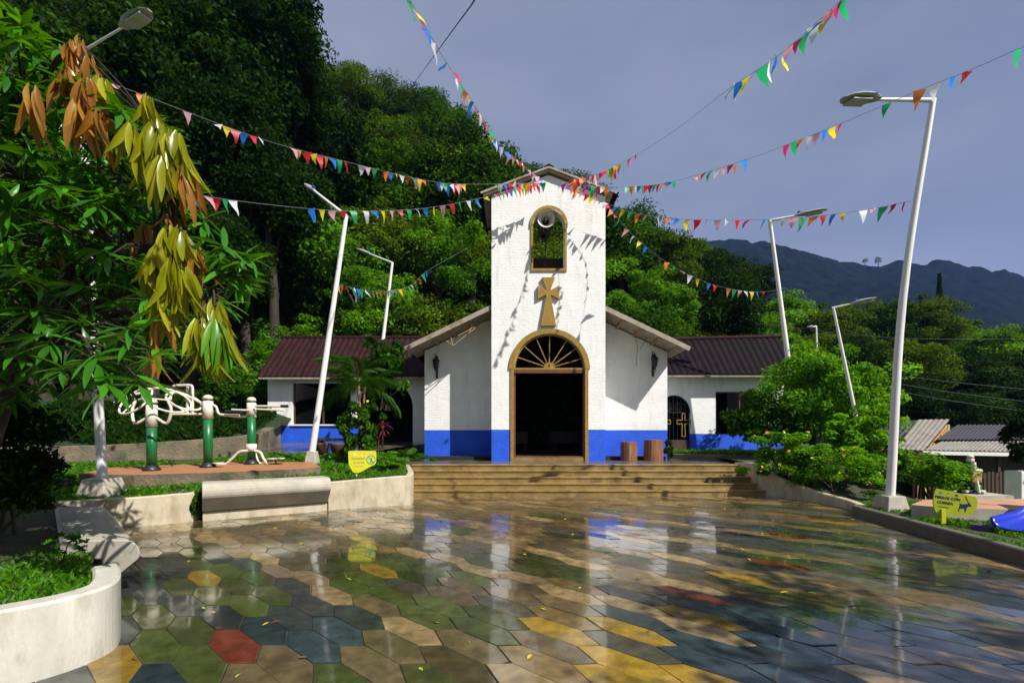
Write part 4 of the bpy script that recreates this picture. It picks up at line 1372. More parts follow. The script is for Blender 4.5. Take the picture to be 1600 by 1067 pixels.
# log stools
for px, wpx, hpx, lb in ((981.5, 25, 29, 'short reddish log stool by the blue base, left of the pair'), (1020, 30, 32, 'thicker split log stool by the blue base, right of the pair')):
    Z = 15.5
    c = P(px, 0, Z); c.z = PLZ
    r_ = wpx / 2 / F * Z; h = hpx / F * Z
    root = empty('log_stool', c, lb, 'log stool', 'log stools beside the church door')
    mb = MB(); n = 22
    g = random.Random(int(px))
    rr = [r_ * (1 + .07 * math.sin(3 * a + px) + g.uniform(-.04, .04)) for a in np.linspace(0, 6.28, n, False)]
    for zz0, zz1 in ((0, h * .5), (h * .5, h)):
        pass
    vs = [(c.x + rr[j] * (1.03 - .05 * q) * math.cos(6.2832 * j / n), c.y + rr[j] * (1.03 - .05 * q) * math.sin(6.2832 * j / n), c.z + h * q) for q in (0, .33, .66, 1) for j in range(n)]
    fs = [(i * n + j, i * n + (j + 1) % n, (i + 1) * n + (j + 1) % n, (i + 1) * n + j) for i in range(3) for j in range(n)]
    mb.add(vs, fs); mb.build('bark', log_mat, root)
    MB().add(vs[3 * n:], [tuple(range(n))]).build('cut_end', log_end, root).location.z += 0.002

# wire star decorations under the left eave
sd = empty('star_decoration', P(700, 520, 15.4), 'pale wire star frame hanging under the left church eave', 'decoration')
mb = MB()
for a, b in (((682, 521), (708, 540)), ((708, 540), (700, 512)), ((700, 512), (682, 521)), ((700, 512), (716, 524)), ((716, 524), (708, 540)), ((716, 524), (762, 500)), ((708, 540), (756, 502)),
             ((728, 508), (733, 518)), ((733, 518), (741, 504)), ((741, 504), (748, 510)), ((720, 498), (728, 508))):
    mb.tube([P(*a, 15.32), P(*b, 15.5)], .014, 5)
mb.build('wire_frame', wood_tan, sd)
sd = empty('star_decoration', P(1000, 520, 15.4), 'thin wire decoration trailing under the right church eave', 'decoration')
mb = MB()
for pl in ([(952, 498), (965, 515), (990, 512), (1010, 528), (1000, 545)], [(1010, 528), (1032, 530), (1040, 548)], [(990, 512), (996, 540), (994, 572)]):
    mb.tube([P(x, y, 15.9 + .02 * i) for i, (x, y) in enumerate(pl)], .008, 4)
mb.build('wire_frame', wood_dark, sd)


# ------------------------------------------------------------------ annexes
def corrugated(name, mat, parent, e0, e1_, r0, r1_, pitch=0.2, amp=0.035, th=0.02):
    """wavy sheet: eave from e0 to e1, ridge from r0 to r1; waves run from eave to ridge"""
    e0, e1_, r0, r1_ = map(Vector, (e0, e1_, r0, r1_))
    n = int((e1_ - e0).length / pitch) * 6
    up = (e1_ - e0).cross(r0 - e0).normalized()
    if up.z < 0: up = -up
    vs = []; rows = 3
    for q in range(rows):
        t = q / (rows - 1)
        for i in range(n + 1):
            s_ = i / n
            a = (e0.lerp(e1_, s_)).lerp(r0.lerp(r1_, s_), t)
            a = a + up * (amp * (abs(math.sin(math.pi * i / 6 + .3)) ** 0.8 - .4))
            vs.append(a)
    N = len(vs)
    vs = vs + [v_ - up * th for v_ in vs]
    fs = []
    for q in range(rows - 1):
        for i in range(n):
            k = q * (n + 1) + i
            fs += [(k, k + 1, k + n + 2, k + n + 1), (N + k, N + k + n + 1, N + k + n + 2, N + k + 1)]
    for i in range(n):
        fs.append((i, N + i, N + i + 1, i + 1))
        k = (rows - 1) * (n + 1) + i
        fs.append((k, k + 1, N + k + 1, N + k))
    for q in range(rows - 1):
        k = q * (n + 1); k2 = k + n
        fs += [(k, k + n + 1, N + k + n + 1, N + k), (k2, N + k2, N + k2 + n + 1, k2 + n + 1)]
    mb = MB(); mb.add(vs, fs)
    return mb.build(name, mat, parent)


LZ = 1.28
an = empty('annex', (-8, 19, LZ), 'low white annex with a maroon corrugated roof left of the church', 'annex')
LX0, LX1 = -10.2, -3.25
ops = [(-9.17, -6.73, 2.06, 3.8), (-6.46, -4.14, -5, arch(-5.3, 1.16, 2.75))]
build_split(wall(MB(), LX0, LX1, 2.0, 4.0, 19, 19.25, [(-9.17, -6.73, 2.06, 3.8), (-6.46, -4.14, -5, arch(-5.3, 1.16, 2.75))]), 'front_wall', white_wall, an)
build_split(wall(MB(), LX0, -6.46, .7, 2.0, 18.994, 19.25), 'blue_base', blue_wall, an)
MB().box(-4.14, LX1, 18.998, 19.25, .7, 1.999).build('pier', white_wall, an)
MB().box(LX0, LX0 + .25, 19.252, 24.5, .7, 4.0).build('side_wall', white_wall, an)
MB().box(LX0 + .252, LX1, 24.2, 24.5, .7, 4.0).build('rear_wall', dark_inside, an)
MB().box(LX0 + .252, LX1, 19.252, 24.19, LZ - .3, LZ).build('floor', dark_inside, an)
MB().box(LX0, LX1, 19.0, 24.5, 4.003, 4.06).build('ceiling', wood_dark, an)
MB().box(-9.2, -6.7, 18.93, 19.0, 2.0, 2.055).build('window_sill', white_flat, an)
for xx in (-9.17, -7.95, -6.79):
    MB().box(xx, xx + .06, 19.1, 19.16, 2.06, 3.8).build('window_post', wood_dark, an)
corrugated('roof_sheet', roof_red, an, (-10.35, 18.45, 3.98), (-3.2, 18.45, 3.98), (-10.9, 21.6, 6.22), (-3.2, 21.6, 6.2), pitch=.24, amp=.06)
corrugated('roof_sheet', roof_red, an, (-3.2, 25, 3.98), (-10.35, 25, 3.98), (-3.2, 21.62, 6.2), (-10.9, 21.62, 6.22), pitch=.24, amp=.06)
MB().tube([(-10.95, 21.6, 6.23), (-3.2, 21.6, 6.21)], .1, 8).build('ridge_cap', roof_red, an)
MB().prism([(18.6, 4.0), (25, 4.0), (21.6, 6.12)], (LX0 + .06, 0, 0), (0, 1, 0), (0, 0, 1), (.15, 0, 0)).build('gable', white_flat, an)
MB().bar((-10.3, 18.5, 3.93), (-3.2, 18.5, 3.93), .06, .1).build('fascia', fascia_mat, an)

an = empty('annex', (8.5, 18, .95), 'low white annex with a dark corrugated roof and arched iron gate right of the church', 'annex')
AX0, AX1 = 5.6, 10.75
g_op = (5.75, 7.09, -5, arch(6.42, .67, 2.52))
w_op = (8.05, 9.9, 1.64, 3.32)
build_split(wall(MB(), AX0, AX1, 1.66, 4.0, 18, 18.25, [g_op, (8.05, 9.9, 1.64, 3.32)]), 'front_wall', white_wall, an)
build_split(wall(MB(), AX0, AX1, .3, 1.66, 17.994, 18.25, [g_op, (8.05, 9.9, 1.64, 9)]), 'blue_base', blue_wall, an)
MB().box(AX1 - .25, AX1, 18.252, 22.5, .2, 4.0).build('side_wall', white_wall, an)
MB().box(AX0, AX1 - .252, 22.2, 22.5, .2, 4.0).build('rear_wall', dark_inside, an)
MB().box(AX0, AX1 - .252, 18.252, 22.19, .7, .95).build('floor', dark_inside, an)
MB().box(AX0, AX1, 18.0, 22.5, 4.003, 4.06).build('ceiling', wood_dark, an)
wf = MB()
wf.box(8.05, 8.1, 18.05, 18.12, 1.66, 3.32); wf.box(9.0, 9.05, 18.05, 18.12, 1.66, 3.32); wf.box(8.1, 9.9, 18.05, 18.12, 3.27, 3.32)
wf.build('window_frame', maroon, an)
corrugated('roof_sheet', roof_dark, an, (5.5, 17.5, 3.95), (11.0, 17.5, 3.95), (5.6, 20.0, 5.75), (11.75, 20.0, 5.9), pitch=.24, amp=.06)
corrugated('roof_sheet', roof_dark, an, (11.0, 22.9, 3.95), (5.5, 22.9, 3.95), (11.75, 20.02, 5.9), (5.6, 20.02, 5.75), pitch=.24, amp=.06)
MB().tube([(5.6, 20, 5.78), (11.8, 20, 5.93)], .1, 8).build('ridge_cap', roof_red, an)
MB().prism([(17.7, 4.0), (22.8, 4.0), (20, 5.75)], (AX1 - .2, 0, 0), (0, 1, 0), (0, 0, 1), (.15, 0, 0)).build('gable', white_flat, an)
MB().bar((5.5, 17.56, 3.9), (11.0, 17.56, 3.9), .06, .1).build('fascia', fascia_mat, an)
# iron gate
gate = empty('iron_gate', (6.42, 18.1, .95), 'black arched iron gate with gold outlined crosses, partly hidden by the church corner', 'gate')
for k in range(9):
    x = 5.80 + k * .155
    zt = arch(6.42, .64, 2.52)(x)
    MB().tube([(x, 18.1, .96), (x, 18.1, zt)], .011, 5).build('bar', iron, gate)
arch_band(MB(), 6.42, 2.52, .62, .66, 18.08, 18.12).build('arch_frame', iron, gate)
MB().box(5.76, 7.08, 18.08, 18.12, 2.49, 2.53).build('rail', iron, gate)
MB().box(5.76, 7.08, 18.085, 18.115, .97, 1.42).build('kick_panel', wood_dark, gate)
for a in range(20, 170, 18):
    MB().tube([(6.42 + .12 * math.cos(R(a)), 18.1, 2.53 + .12 * math.sin(R(a))), (6.42 + .63 * math.cos(R(a)), 18.1, 2.52 + .63 * math.sin(R(a)))], .01, 5).build('sunray', iron, gate)
for cx_ in (6.02, 6.80):
    mb = MB()
    pl = [(-.06, .38), (.06, .38), (.05, .12), (.26, .13), (.26, -.03), (.05, -.02), (.07, -.52), (-.07, -.52), (-.05, -.02), (-.26, -.03), (-.26, .13), (-.05, .12)]
    pts = [Vector((cx_ + a, 18.04, 2.08 + b)) for a, b in pl]
    for i in range(len(pts)): mb.bar(pts[i], pts[(i + 1) % len(pts)], .025, .03)
    mb.build('cross_outline', gold, gate)

# ------------------------------------------------------------------ lawns, retaining wall, path on the left
def lawn(name, poly, zf, mat=soil, kind='structure'):
    mb = MB()
    import mathutils.geometry as mg
    xs_ = [p[0] for p in poly]; ys_ = [p[1] for p in poly]
    st = 0.45
    vs = []; idx = {}
    nx = int((max(xs_) - min(xs_)) / st) + 2; ny = int((max(ys_) - min(ys_)) / st) + 2
    outer = [Vector((p[0], p[1])) for p in poly]
    pts = list(outer)
    for i in range(nx):
        for j in range(ny):
            x = min(xs_) + i * st; y = min(ys_) + j * st
            if inside(x, y, poly): pts.append(Vector((x, y)))
    vo, eo, fo, _, _, _ = mg.delaunay_2d_cdt(pts, [], [list(range(len(outer)))], 1, 1e-5)
    mb.add([(p.x, p.y, zf(p.x, p.y)) for p in vo], [tuple(f_) for f_ in fo])
    o = mb.build(name, mat)
    return tag(o, kind=kind)


LAWN = [(-6.05, 8.6), (-5.75, 8.75), (-3.95, 9.9), (-3.1, 10.32), (-2.5, 10.6), (-2.55, 11.2), (-2.8, 12.0), (-3.1, 13.1), (-4.5, 14.4), (-7.6, 14.6), (-9.2, 13.2), (-13, 12.5), (-15, 9.5), (-9.6, 6.85), (-8.5, 7.2), (-7.75, 7.55), (-6.7, 8.12)]
lawn('garden_bed', LAWN, lambda x, y: lawn_z(y) - .03 + .02 * math.sin(x * 2) * math.cos(y * 3))
PLANT1 = [(-3.9, 1.6), (-3.66, 2.4), (-3.4, 2.86), (-3.22, 3.06), (-3.12, 3.22), (-3.12, 3.36), (-3.2, 3.5), (-3.5, 3.82), (-3.95, 4.28), (-4.5, 4.95), (-6.3, 6.8), (-7.9, 7.45), (-12, 6.5), (-12, 1)]
lawn('planter_bed', PLANT1, lambda x, y: .40 + .03 * math.sin(x * 3 + y) + max(0, (-3.6 - x)) * .03)
RL = [(7.1, 9.2), (6.95, 9.0), (6.8, 8.2), (6.64, 7.1), (6.5, 6.2), (6.38, 5.5), (6.26, 4.4), (6.15, 3), (6.15, .5), (14, .5), (14, 9.0), (11, 10.5), (7.4, 10.6), (7.42, 10.0)]
lawn('right_lawn', RL, lambda x, y: .13 + .01 * math.sin(x * 3 + y * 2))
RB = [(6.75, 13.5), (6.75, 12.6), (6.8, 12.0), (7.12, 11.4), (7.36, 10.8), (7.44, 10.2), (9.5, 10.2), (11.5, 13), (11.5, 17.9), (9.4, 18), (7.2, 18), (7.0, 16.2), (6.9, 14.5)]
lawn('flower_bed', RB, lambda x, y: .12 + sstep(10.2, 13.5, y) * .72 * (1 - sstep(8.6, 11, x)) - sstep(9, 11.5, x) * .6)
RT = [(5.65, 16.6), (7.15, 15.6), (8.0, 15.4), (9.4, 15.8), (10.6, 17), (10.8, 17.99), (7.2, 17.99), (5.65, 17.2)]
lawn('annex_verge', RT, lambda x, y: .92 + .01 * math.sin(x * 5))
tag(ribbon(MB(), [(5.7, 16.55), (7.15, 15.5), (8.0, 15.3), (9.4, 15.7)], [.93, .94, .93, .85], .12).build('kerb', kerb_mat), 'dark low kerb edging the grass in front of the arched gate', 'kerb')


def grass(name, poly, zf, n, h=(.05, .13), seed=1, kinds=lf_grass):
    g = np.random.default_rng(seed)
    xs_ = [p[0] for p in poly]; ys_ = [p[1] for p in poly]
    pts = []
    while len(pts) < n:
        x = g.uniform(min(xs_), max(xs_)); y = g.uniform(min(ys_), max(ys_))
        if inside(x, y, poly) and vn(x * 1.7 + 20, y * 1.7) > 0.16: pts.append((x, y, zf(x, y) - .01))
    p = np.array(pts)
    a = g.uniform(0, 6.28, n); H = g.uniform(*h, n) * (0.7 + .6 * np.array([vn(x * 2.3, y * 2.3 + 40) for x, y, z in pts])); W = g.uniform(.004, .009, n)
    dx = np.stack([np.cos(a), np.sin(a), np.zeros(n)], 1)
    ln = np.stack([g.normal(0, .45, n), g.normal(0, .45, n), np.ones(n)], 1); ln = unit(ln)
    mid = p + ln * (H * .55)[:, None]
    tip = p + ln * H[:, None] + np.stack([g.normal(0, .3, n), g.normal(0, .3, n), -.1 * np.ones(n)], 1) * H[:, None]
    V = np.stack([p - dx * W[:, None], p + dx * W[:, None], mid * .0 + tip + dx * W[:, None] * .2, mid - dx * W[:, None] * .9], 1)
    return tag(link(name, quads_mesh(name, V, kinds, np.clip(g.normal(.5, .2, n), 0, 1))), kind='stuff')


PADF = lambda y: .80 + (y - 9.1) * .04
PAD = [(-8.9, 9.35), (-7.6, 9.15), (-5.9, 9.7), (-4.75, 10.25), (-4.5, 10.7), (-5.2, 11.8), (-7.0, 11.9), (-9.3, 10.6)]
GL = [(-6.1, 8.66), (-5.7, 8.8), (-3.95, 9.92), (-3.1, 10.34), (-2.52, 10.62), (-2.7, 11.6), (-3.0, 12.8), (-4.4, 14.0), (-7.2, 14.2), (-8.8, 12.9), (-13, 12.0), (-14, 9.5), (-9.6, 6.9), (-7.75, 7.58), (-6.75, 8.15)]
gp = lambda x, y: lawn_z(y) - .02
grass('lawn_grass', GL, gp, 42000, seed=2)
grass('planter_grass', [(-3.9, 1.6), (-3.68, 2.4), (-3.42, 2.86), (-3.24, 3.08), (-3.15, 3.22), (-3.15, 3.36), (-3.24, 3.52), (-3.52, 3.82), (-3.97, 4.28), (-4.5, 4.9), (-6.0, 6.4), (-8, 7), (-8, 2)], lambda x, y: .42, 30000, h=(.03, .09), seed=3)
grass('lawn_grass', [(7.0, 8.9), (6.82, 8.2), (6.66, 7.1), (6.52, 6.2), (6.4, 5.5), (6.28, 4.4), (10, 4.4), (12, 9), (9, 10), (7.5, 9.8)], lambda x, y: .13, 30000, h=(.04, .11), seed=4)
grass('verge_grass', [(5.9, 16.7), (7.15, 15.75), (8.0, 15.55), (9.4, 15.95), (10.4, 17), (10.4, 17.9), (6.0, 17.9)], lambda x, y: .92, 5000, h=(.08, .22), seed=6)

mb = MB()
n = len(PAD)
mb.mi = 0
mb.add([(x, y, PADF(y)) for x, y in PAD], [tuple(range(n))])
mb.mi = 1
mb.add([(x, y, PADF(y)) for x, y in PAD] + [(x, y, .4) for x, y in PAD], [(i, (i + 1) % n, n + (i + 1) % n, n + i) for i in range(n)])
tag(mb.build('gym_pad', [terracotta, old_stone]), kind='structure')

RWL = [(-15, 11.9, 1.25), (-11.8, 12.9, 1.32), (-9.5, 13.9, 1.48), (-8.6, 15.2, 1.62), (-9.0, 17.0, 1.84), (-9.5, 18.3, 1.98), (-9.55, 18.8, 2.0)]
sp = smooth_path(RWL, 4)
tag(ribbon(MB(), [(p[0], p[1]) for p in sp], [p[2] for p in sp], .3, base=.3).build('retaining_wall', old_stone), 'old mossy stone retaining wall behind the outdoor gym', 'wall')
mb = MB()
mb.add([(-8.7, 14.2, 1.06), (-4.6, 14.3, 1.04), (-4.2, 16.5, 1.16), (-3.3, 18.98, 1.28), (-9.6, 18.98, 1.30), (-8.9, 16.8, 1.18)], [(0, 1, 2, 3, 4, 5)])
mb.add([(-8.7, 14.2, 1.06), (-4.6, 14.3, 1.04), (-4.6, 14.3, .5), (-8.7, 14.2, .5)], [(0, 1, 2, 3)])
tag(mb.build('path', wet_stone), kind='structure')
# grassy bank behind the retaining wall
xsb = np.linspace(-22, -9.2, 22); ysb = np.linspace(12.6, 24, 22)
def bank(x, y):
    i = np.interp(x, [-15, -11.8, -9.5, -9.0], [11.9, 12.9, 13.9, 15.5])
    d_ = max(0, y - i - .25)
    return 1.22 + min(d_, 9) * .26 + .1 * math.sin(x * 1.3 + y) - (2 if y < i + .25 else 0)
grid_mesh('grass_bank', list(xsb), list(ysb), bank, hill_soil)
#@@PART3
# ------------------------------------------------------------------ street lamps
def street_lamp(foot, top, head, label, foot_r=.28, foot_h=.3, r=.075, grp='white street lamps around the plaza', foot_block=True, sensor=True, name='street_lamp', hs=1.0, bow=(0, 0, 0), arm=1.0):
    """foot: ground point, top: bend of the pole, head: outer end of the lamp"""
    foot, top, head = map(Vector, (foot, top, head))
    root = empty(name, foot, label, 'street lamp', grp)
    if foot_block:
        mb = MB(); a, b = foot_r, foot_r * .66
        vs = [(foot.x + sx * q, foot.y + sy * q, foot.z + z) for q, z in ((a * 1.12, -.3), (b, foot_h)) for sx, sy in ((-1, -1), (1, -1), (1, 1), (-1, 1))]
        mb.add(vs, [(0, 3, 2, 1), (4, 5, 6, 7), (0, 1, 5, 4), (1, 2, 6, 5), (2, 3, 7, 6), (3, 0, 4, 7)])
        mb.build('concrete_foot', concrete, root, bevel=.015)
    bp = foot + Vector((0, 0, foot_h if foot_block else 0))
    pp = smooth_path([tuple(bp), tuple(bp.lerp(top, .5) + Vector(bow)), tuple(top)], 6)
    MB().tube(pp, [r * (1 - .38 * i / (len(pp) - 1)) for i in range(len(pp))], 12).build('pole', pole_white, root)
    d = head - top
    L = d.length
    hl = min(.95 * hs, L * .55)
    j = head - d.normalized() * hl
    MB().tube([top - d.normalized() * .03, j + d.normalized() * .06], [r * .55 * arm, r * .36 * arm], 10).build('arm', pole_white, root)
    # head: a flat tapering shell with a lens underneath
    dn = d.normalized(); sd_ = dn.cross(Vector((0, 0, 1))).normalized(); up = sd_.cross(dn).normalized()
    prof = [(0, .07, .10), (.12, .10, .13), (.3, .16, .15), (.62, .17, .13), (.85, .14, .08), (1.0, .05, .03)]
    vs = []; fs = []
    for t, w, h in prof:
        c = j + dn * hl * t
        w *= hs; h *= hs
        for a in range(10):
            an_ = 2 * math.pi * a / 10
            vs.append(c + sd_ * w * math.cos(an_) + up * (h * .5 * (math.sin(an_) if math.sin(an_) > 0 else .55 * math.sin(an_)) + .01))
    for i in range(len(prof) - 1):
        for a in range(10):
            fs.append((i * 10 + a, i * 10 + (a + 1) % 10, (i + 1) * 10 + (a + 1) % 10, (i + 1) * 10 + a))
    fs += [tuple(range(10)), tuple(50 + a for a in range(10))]
    mb = MB(); mb.add(vs, fs); hd = mb.build('lamp_head', pole_grey, root)
    c0 = j + dn * hl * .35 - up * (.055 * hs); c1 = j + dn * hl * .85 - up * (.045 * hs)
    MB().bar(c0, c1, .22 * hs, .02).build('lens', lens_mat, hd)
    if sensor:
        MB().lathe(j + dn * hl * .12 + up * (.06 * hs), [(.05, 0), (.055, .05), (.03, .08)], 10).build('light_sensor', sensor_blue, hd)
    return root


street_lamp(P(1391, 797.5, 8.95), P(1458, 157, 8.95), P(1316, 155, 8.2), 'tall white street lamp standing on a concrete block at the right kerb', foot_r=.25, foot_h=.30, r=.08, bow=(-.17, 0, 0))
street_lamp(P(160, 772, 8.5), P(124, 84, 7.8), P(234, 18, 7.0), 'white street lamp behind the mango tree, its flat head at top left', foot_r=.30, foot_h=.30, r=.08, arm=.5, hs=.78)
street_lamp(P(488, 719, 12), P(541, 338, 12), P(478, 288, 13.6), 'leaning white street lamp in the lawn left of the church, before the maroon roof', foot_r=.16, foot_h=.24, r=.085, hs=.7)
street_lamp(P(590, 600, 21.5), P(613, 411, 21.5), P(558, 389, 22.8), 'white street lamp rising behind the maroon roof of the left annex', foot_block=False, r=.1, hs=1.1)
z = P(1240, 700, 16)
street_lamp(P(1247, 680, 16), P(1203, 345, 16), P(1293, 328, 15.4), 'white street lamp beside the right end of the dark roofed annex', foot_block=False, r=.095)
street_lamp(P(1350, 712, 12.7), P(1302, 481, 12.7), P(1370, 466, 12.3), 'slender leaning white street lamp among the bushes left of the tin roofs', foot_block=False, r=.055, hs=.75)
street_lamp(P(1280, 690, 29), P(1275, 510, 29), P(1262, 511, 28.6), 'small distant white street lamp just above the big bush', foot_block=False, r=.09, sensor=True, hs=.9)
# thin grey posts behind the church
tag(MB().tube([P(1132, 560, 30), P(1136, 468, 30)], .09, 8).build('utility_pole', wood_tan), 'thin weathered wooden pole behind the dark annex roof', 'pole')

# ------------------------------------------------------------------ cables
def cable(pts, r, label, name='overhead_cable'):
    return tag(MB().tube(smooth_path([tuple(p) for p in pts], 8), r, 5).build(name, cable_black), label, 'cable')


cable([P(760, -40, 7), P(742, 0, 8), P(700, 58, 14), P(640, 140, 40)], .014, 'thick black cable crossing the sky above the left hillside')
for i, (a, b, c) in enumerate((((1360, 592), (1480, 612), (1640, 632)), ((1360, 603), (1480, 625), (1640, 648)), ((1370, 582), (1480, 596), (1640, 612)))):
    cable([P(*a, 25), P(*b, 24), P(*c, 23)], .012, ('middle of three power lines above the tin roofs', 'lowest of three power lines above the tin roofs', 'topmost of three power lines above the tin roofs')[i])
cable([P(1180, 505, 28), P(1400, 528, 30), P(1640, 530, 30)], .014, 'dark power line running across the right hand treetops')

# ------------------------------------------------------------------ bunting
PEN_COL = {'white': (.82, .82, .84), 'yellow': (.82, .66, .02), 'red': (.66, .02, .03), 'blue': (.02, .22, .78), 'green': (.02, .42, .14), 'pink': (.82, .40, .52), 'orange': (.82, .22, .03), 'magenta': (.74, .03, .18)}
PEN = {}
for k, c in PEN_COL.items():
    m_ = bpy.data.materials.new('pennant_' + k); m_.use_nodes = True
    t = m_.node_tree; b = t.nodes['Principled BSDF']; b.inputs['Base Color'].default_value = (*c, 1); b.inputs['Roughness'].default_value = .45
    tr = nd(t, 'ShaderNodeBsdfTranslucent'); tr.inputs[0].default_value = (*[min(1, x * 1.25) for x in c], 1)
    mxs = nd(t, 'ShaderNodeMixShader'); mxs.inputs[0].default_value = .55
    t.links.new(b.outputs[0], mxs.inputs[1]); t.links.new(tr.outputs[0], mxs.inputs[2]); t.links.new(mxs.outputs[0], t.nodes['Material Output'].inputs[0])
    lst = []
    for v_ in range(4):
        g = random.Random(v_ * 7 + len(k))
        vs = []; n = 5
        cv = g.uniform(-.5, .5); tw = g.uniform(-.7, .7)
        for i in range(n):
            t_ = i / (n - 1); w = .085 * (1 - t_ * (.96 if v_ != 3 else .72))
            yy = cv * t_ * t_ * .12 + .015 * math.sin(t_ * 5 + v_)
            ca, sa = math.cos(tw * t_), math.sin(tw * t_)
            sk = g.uniform(-.01, .01)
            vs += [(-w * ca + sk, yy - w * sa, -t_ * .25), (w * ca + sk, yy + w * sa, -t_ * .25)]
        fs = [(2 * i, 2 * i + 1, 2 * i + 3, 2 * i + 2) for i in range(n - 1)]
        me = bpy.data.meshes.new('pennant'); me.from_pydata(vs, [], fs); me.materials.append(m_)
        me.polygons.foreach_set('use_smooth', [True] * len(fs))
        lst.append(me)
    PEN[k] = lst
CYC = ['red', 'blue', 'yellow', 'white', 'green', 'pink', 'orange', 'magenta']


def bunting(pts, runs, label, wind=0.0, size=1.0, r=.006):
    """pts: points of the cord; runs: (px0, px1, colours or count)"""
    path = [Vector(p) for p in smooth_path([tuple(p) for p in pts], 14)]
    root = empty('bunting', path[len(path) // 2], label, 'bunting', 'strings of bunting meeting at the bell tower')
    MB().tube(path, r * .7, 4).build('cord', cord_mat, root)
    px = np.array([800 + F * p.x / p.y for p in path])
    order = np.argsort(px)
    idx = np.arange(len(path))
    for x0, x1, cols in runs:
        n = cols if isinstance(cols, int) else len(cols)
        s0 = rnd.randrange(8)
        for i in range(n):
            u = x0 + (x1 - x0) * ((i + .5) / n)
            q = float(np.interp(u, px[order], idx[order]))
            a = int(min(q, len(path) - 2)); f_ = q - a
            p = path[a].lerp(path[a + 1], f_)
            d = (path[a + 1] - path[a]).normalized()
            k = CYC[(s0 + i * 3 + rnd.randrange(2)) % 8] if isinstance(cols, int) else cols[i]
            o = link('pennant', PEN[k][rnd.choice([0, 1, 2, 0, 1, 2, 3])], root, p - root.location)
            if d.x < 0: d = -d
            ang = rnd.gauss(wind, .35)
            xa = (d + Vector((0, 0, 0))).normalized()
            # pennant hangs down, swung about the cord by the wind
            dn = Vector((0, 0, -1)); dn = (dn - xa * dn.dot(xa) * .6).normalized()
            ya = dn.cross(xa)
            xa2 = ya.cross(dn).normalized() * -1
            m3 = Matrix((xa, (-dn).cross(xa).normalized(), -dn)).transposed()
            m3 = m3 @ Matrix.Rotation(ang, 3, 'X') @ Matrix.Rotation(rnd.gauss(0, .5), 3, 'Z')
            o.rotation_mode = 'QUATERNION'
            o.rotation_quaternion = m3.to_quaternion()
            s_ = 1.08 * size * rnd.uniform(.8, 1.2)
            o.scale = (s_ * rnd.uniform(.75, 1.1), s_, s_ * rnd.uniform(.75, 1.15))
    return root


AP = P(852, 286, 14.55)
bunting([P(112, 108, 7.6), P(200, 140, 8.3), P(410, 218, 10), P(545, 254, 11.4), P(660, 281, 12.6), P(725, 288, 13.4), AP], [(136, 170, ['blue', 'green']), (168, 192, ['pink']), (214, 231, ['orange']), (284, 303, ['pink']), (334, 414, ['white', 'yellow', 'red', 'blue', 'red', 'white']),
        (453, 546, ['pink', 'yellow', 'red', 'yellow', 'red', 'orange', 'blue', 'green', 'red']), (560, 590, ['white', 'pink', 'green']), (598, 632, ['orange', 'blue', 'yellow', 'white']), (636, 664, ['red', 'green', 'pink', 'yellow', 'orange']),
        (682, 727, ['blue', 'white', 'green', 'blue', 'white', 'red', 'pink', 'orange', 'yellow']), (772, 800, ['green', 'white', 'blue', 'red']), (800, 850, 12)], 'string of bunting running from the orange mango leaves to the tower top')
bunting([P(255, 296, 8), P(300, 303, 8.5), P(370, 314, 9.3), P(480, 326, 10.6), P(560, 330, 11.4), P(660, 326, 12.6), P(750, 310, 13.8), P(800, 296, 14.4), AP], [(295, 370, ['blue', 'yellow', 'pink', 'red', 'green', 'white']), (478, 560, ['blue', 'yellow', 'pink', 'red', 'green']), (565, 765, ['white', 'blue', 'yellow', 'pink', 'red', 'green', 'white', 'blue', 'yellow', 'pink', 'red', 'green', 'white', 'blue', 'yellow']), (770, 850, 13)],
        'long string of bunting sagging past the leaning left lamp to the tower')
bunting([P(628, -20, 5.2), P(640, 0, 5.4), P(676, 62, 6.2), P(697, 97, 7), P(745, 170, 9), P(780, 226, 11.4), P(830, 268, 13.8), AP], [(636, 662, ['green', 'yellow', 'magenta']), (660, 682, ['blue', 'white']), (694, 725, ['blue', 'magenta', 'white', 'green']), (725, 752, ['orange', 'yellow', 'blue', 'red', 'white']), (752, 778, ['pink', 'red', 'orange', 'green', 'yellow', 'blue', 'white']), (778, 845, 17)],
        'string of bunting dropping steeply out of the top of the sky, left of the tower', size=.9)
bunting([P(1340, -25, 6.0), P(1300, 14, 6.3), P(1215, 88, 7.2), P(1138, 140, 8.2), P(1060, 200, 9.8), P(995, 242, 11.8), P(940, 270, 13.2), P(880, 286, 14.5)], [(1138, 1168, ['green', 'white', 'blue', 'yellow']), (1172, 1206, ['magenta', 'green', 'white']), (1206, 1262, ['blue', 'yellow', 'pink', 'magenta', 'green']), (1266, 1322, ['white', 'blue', 'yellow', 'pink', 'magenta', 'green']), (978, 998, ['magenta', 'red']), (862, 978, 28)],
        'string of bunting climbing into the top right of the sky', size=1.05)
bunting([P(1640, 58, 6.0), P(1600, 73, 6.4), P(1520, 108, 7.0), P(1420, 148, 7.8), P(1310, 195, 9), P(1225, 228, 10.2), P(1165, 250, 11), P(1050, 284, 12.6), P(980, 292, 13.6), P(895, 290, 14.5)], [(1575, 1600, ['green']), (1425, 1525, ['orange', 'white', 'blue', 'red']), (1375, 1395, ['green']), (1222, 1318, ['magenta', 'green', 'orange', 'white', 'pink', 'blue', 'yellow', 'red']), (1083, 1168, ['orange', 'red', 'green', 'white', 'pink', 'red', 'orange', 'blue']), (978, 1055, ['green', 'orange', 'yellow', 'blue', 'green', 'red', 'magenta', 'green', 'red', 'orange', 'yellow', 'blue', 'green']), (860, 960, 14)],
        'string of bunting passing behind the head of the tall right lamp', size=.95)
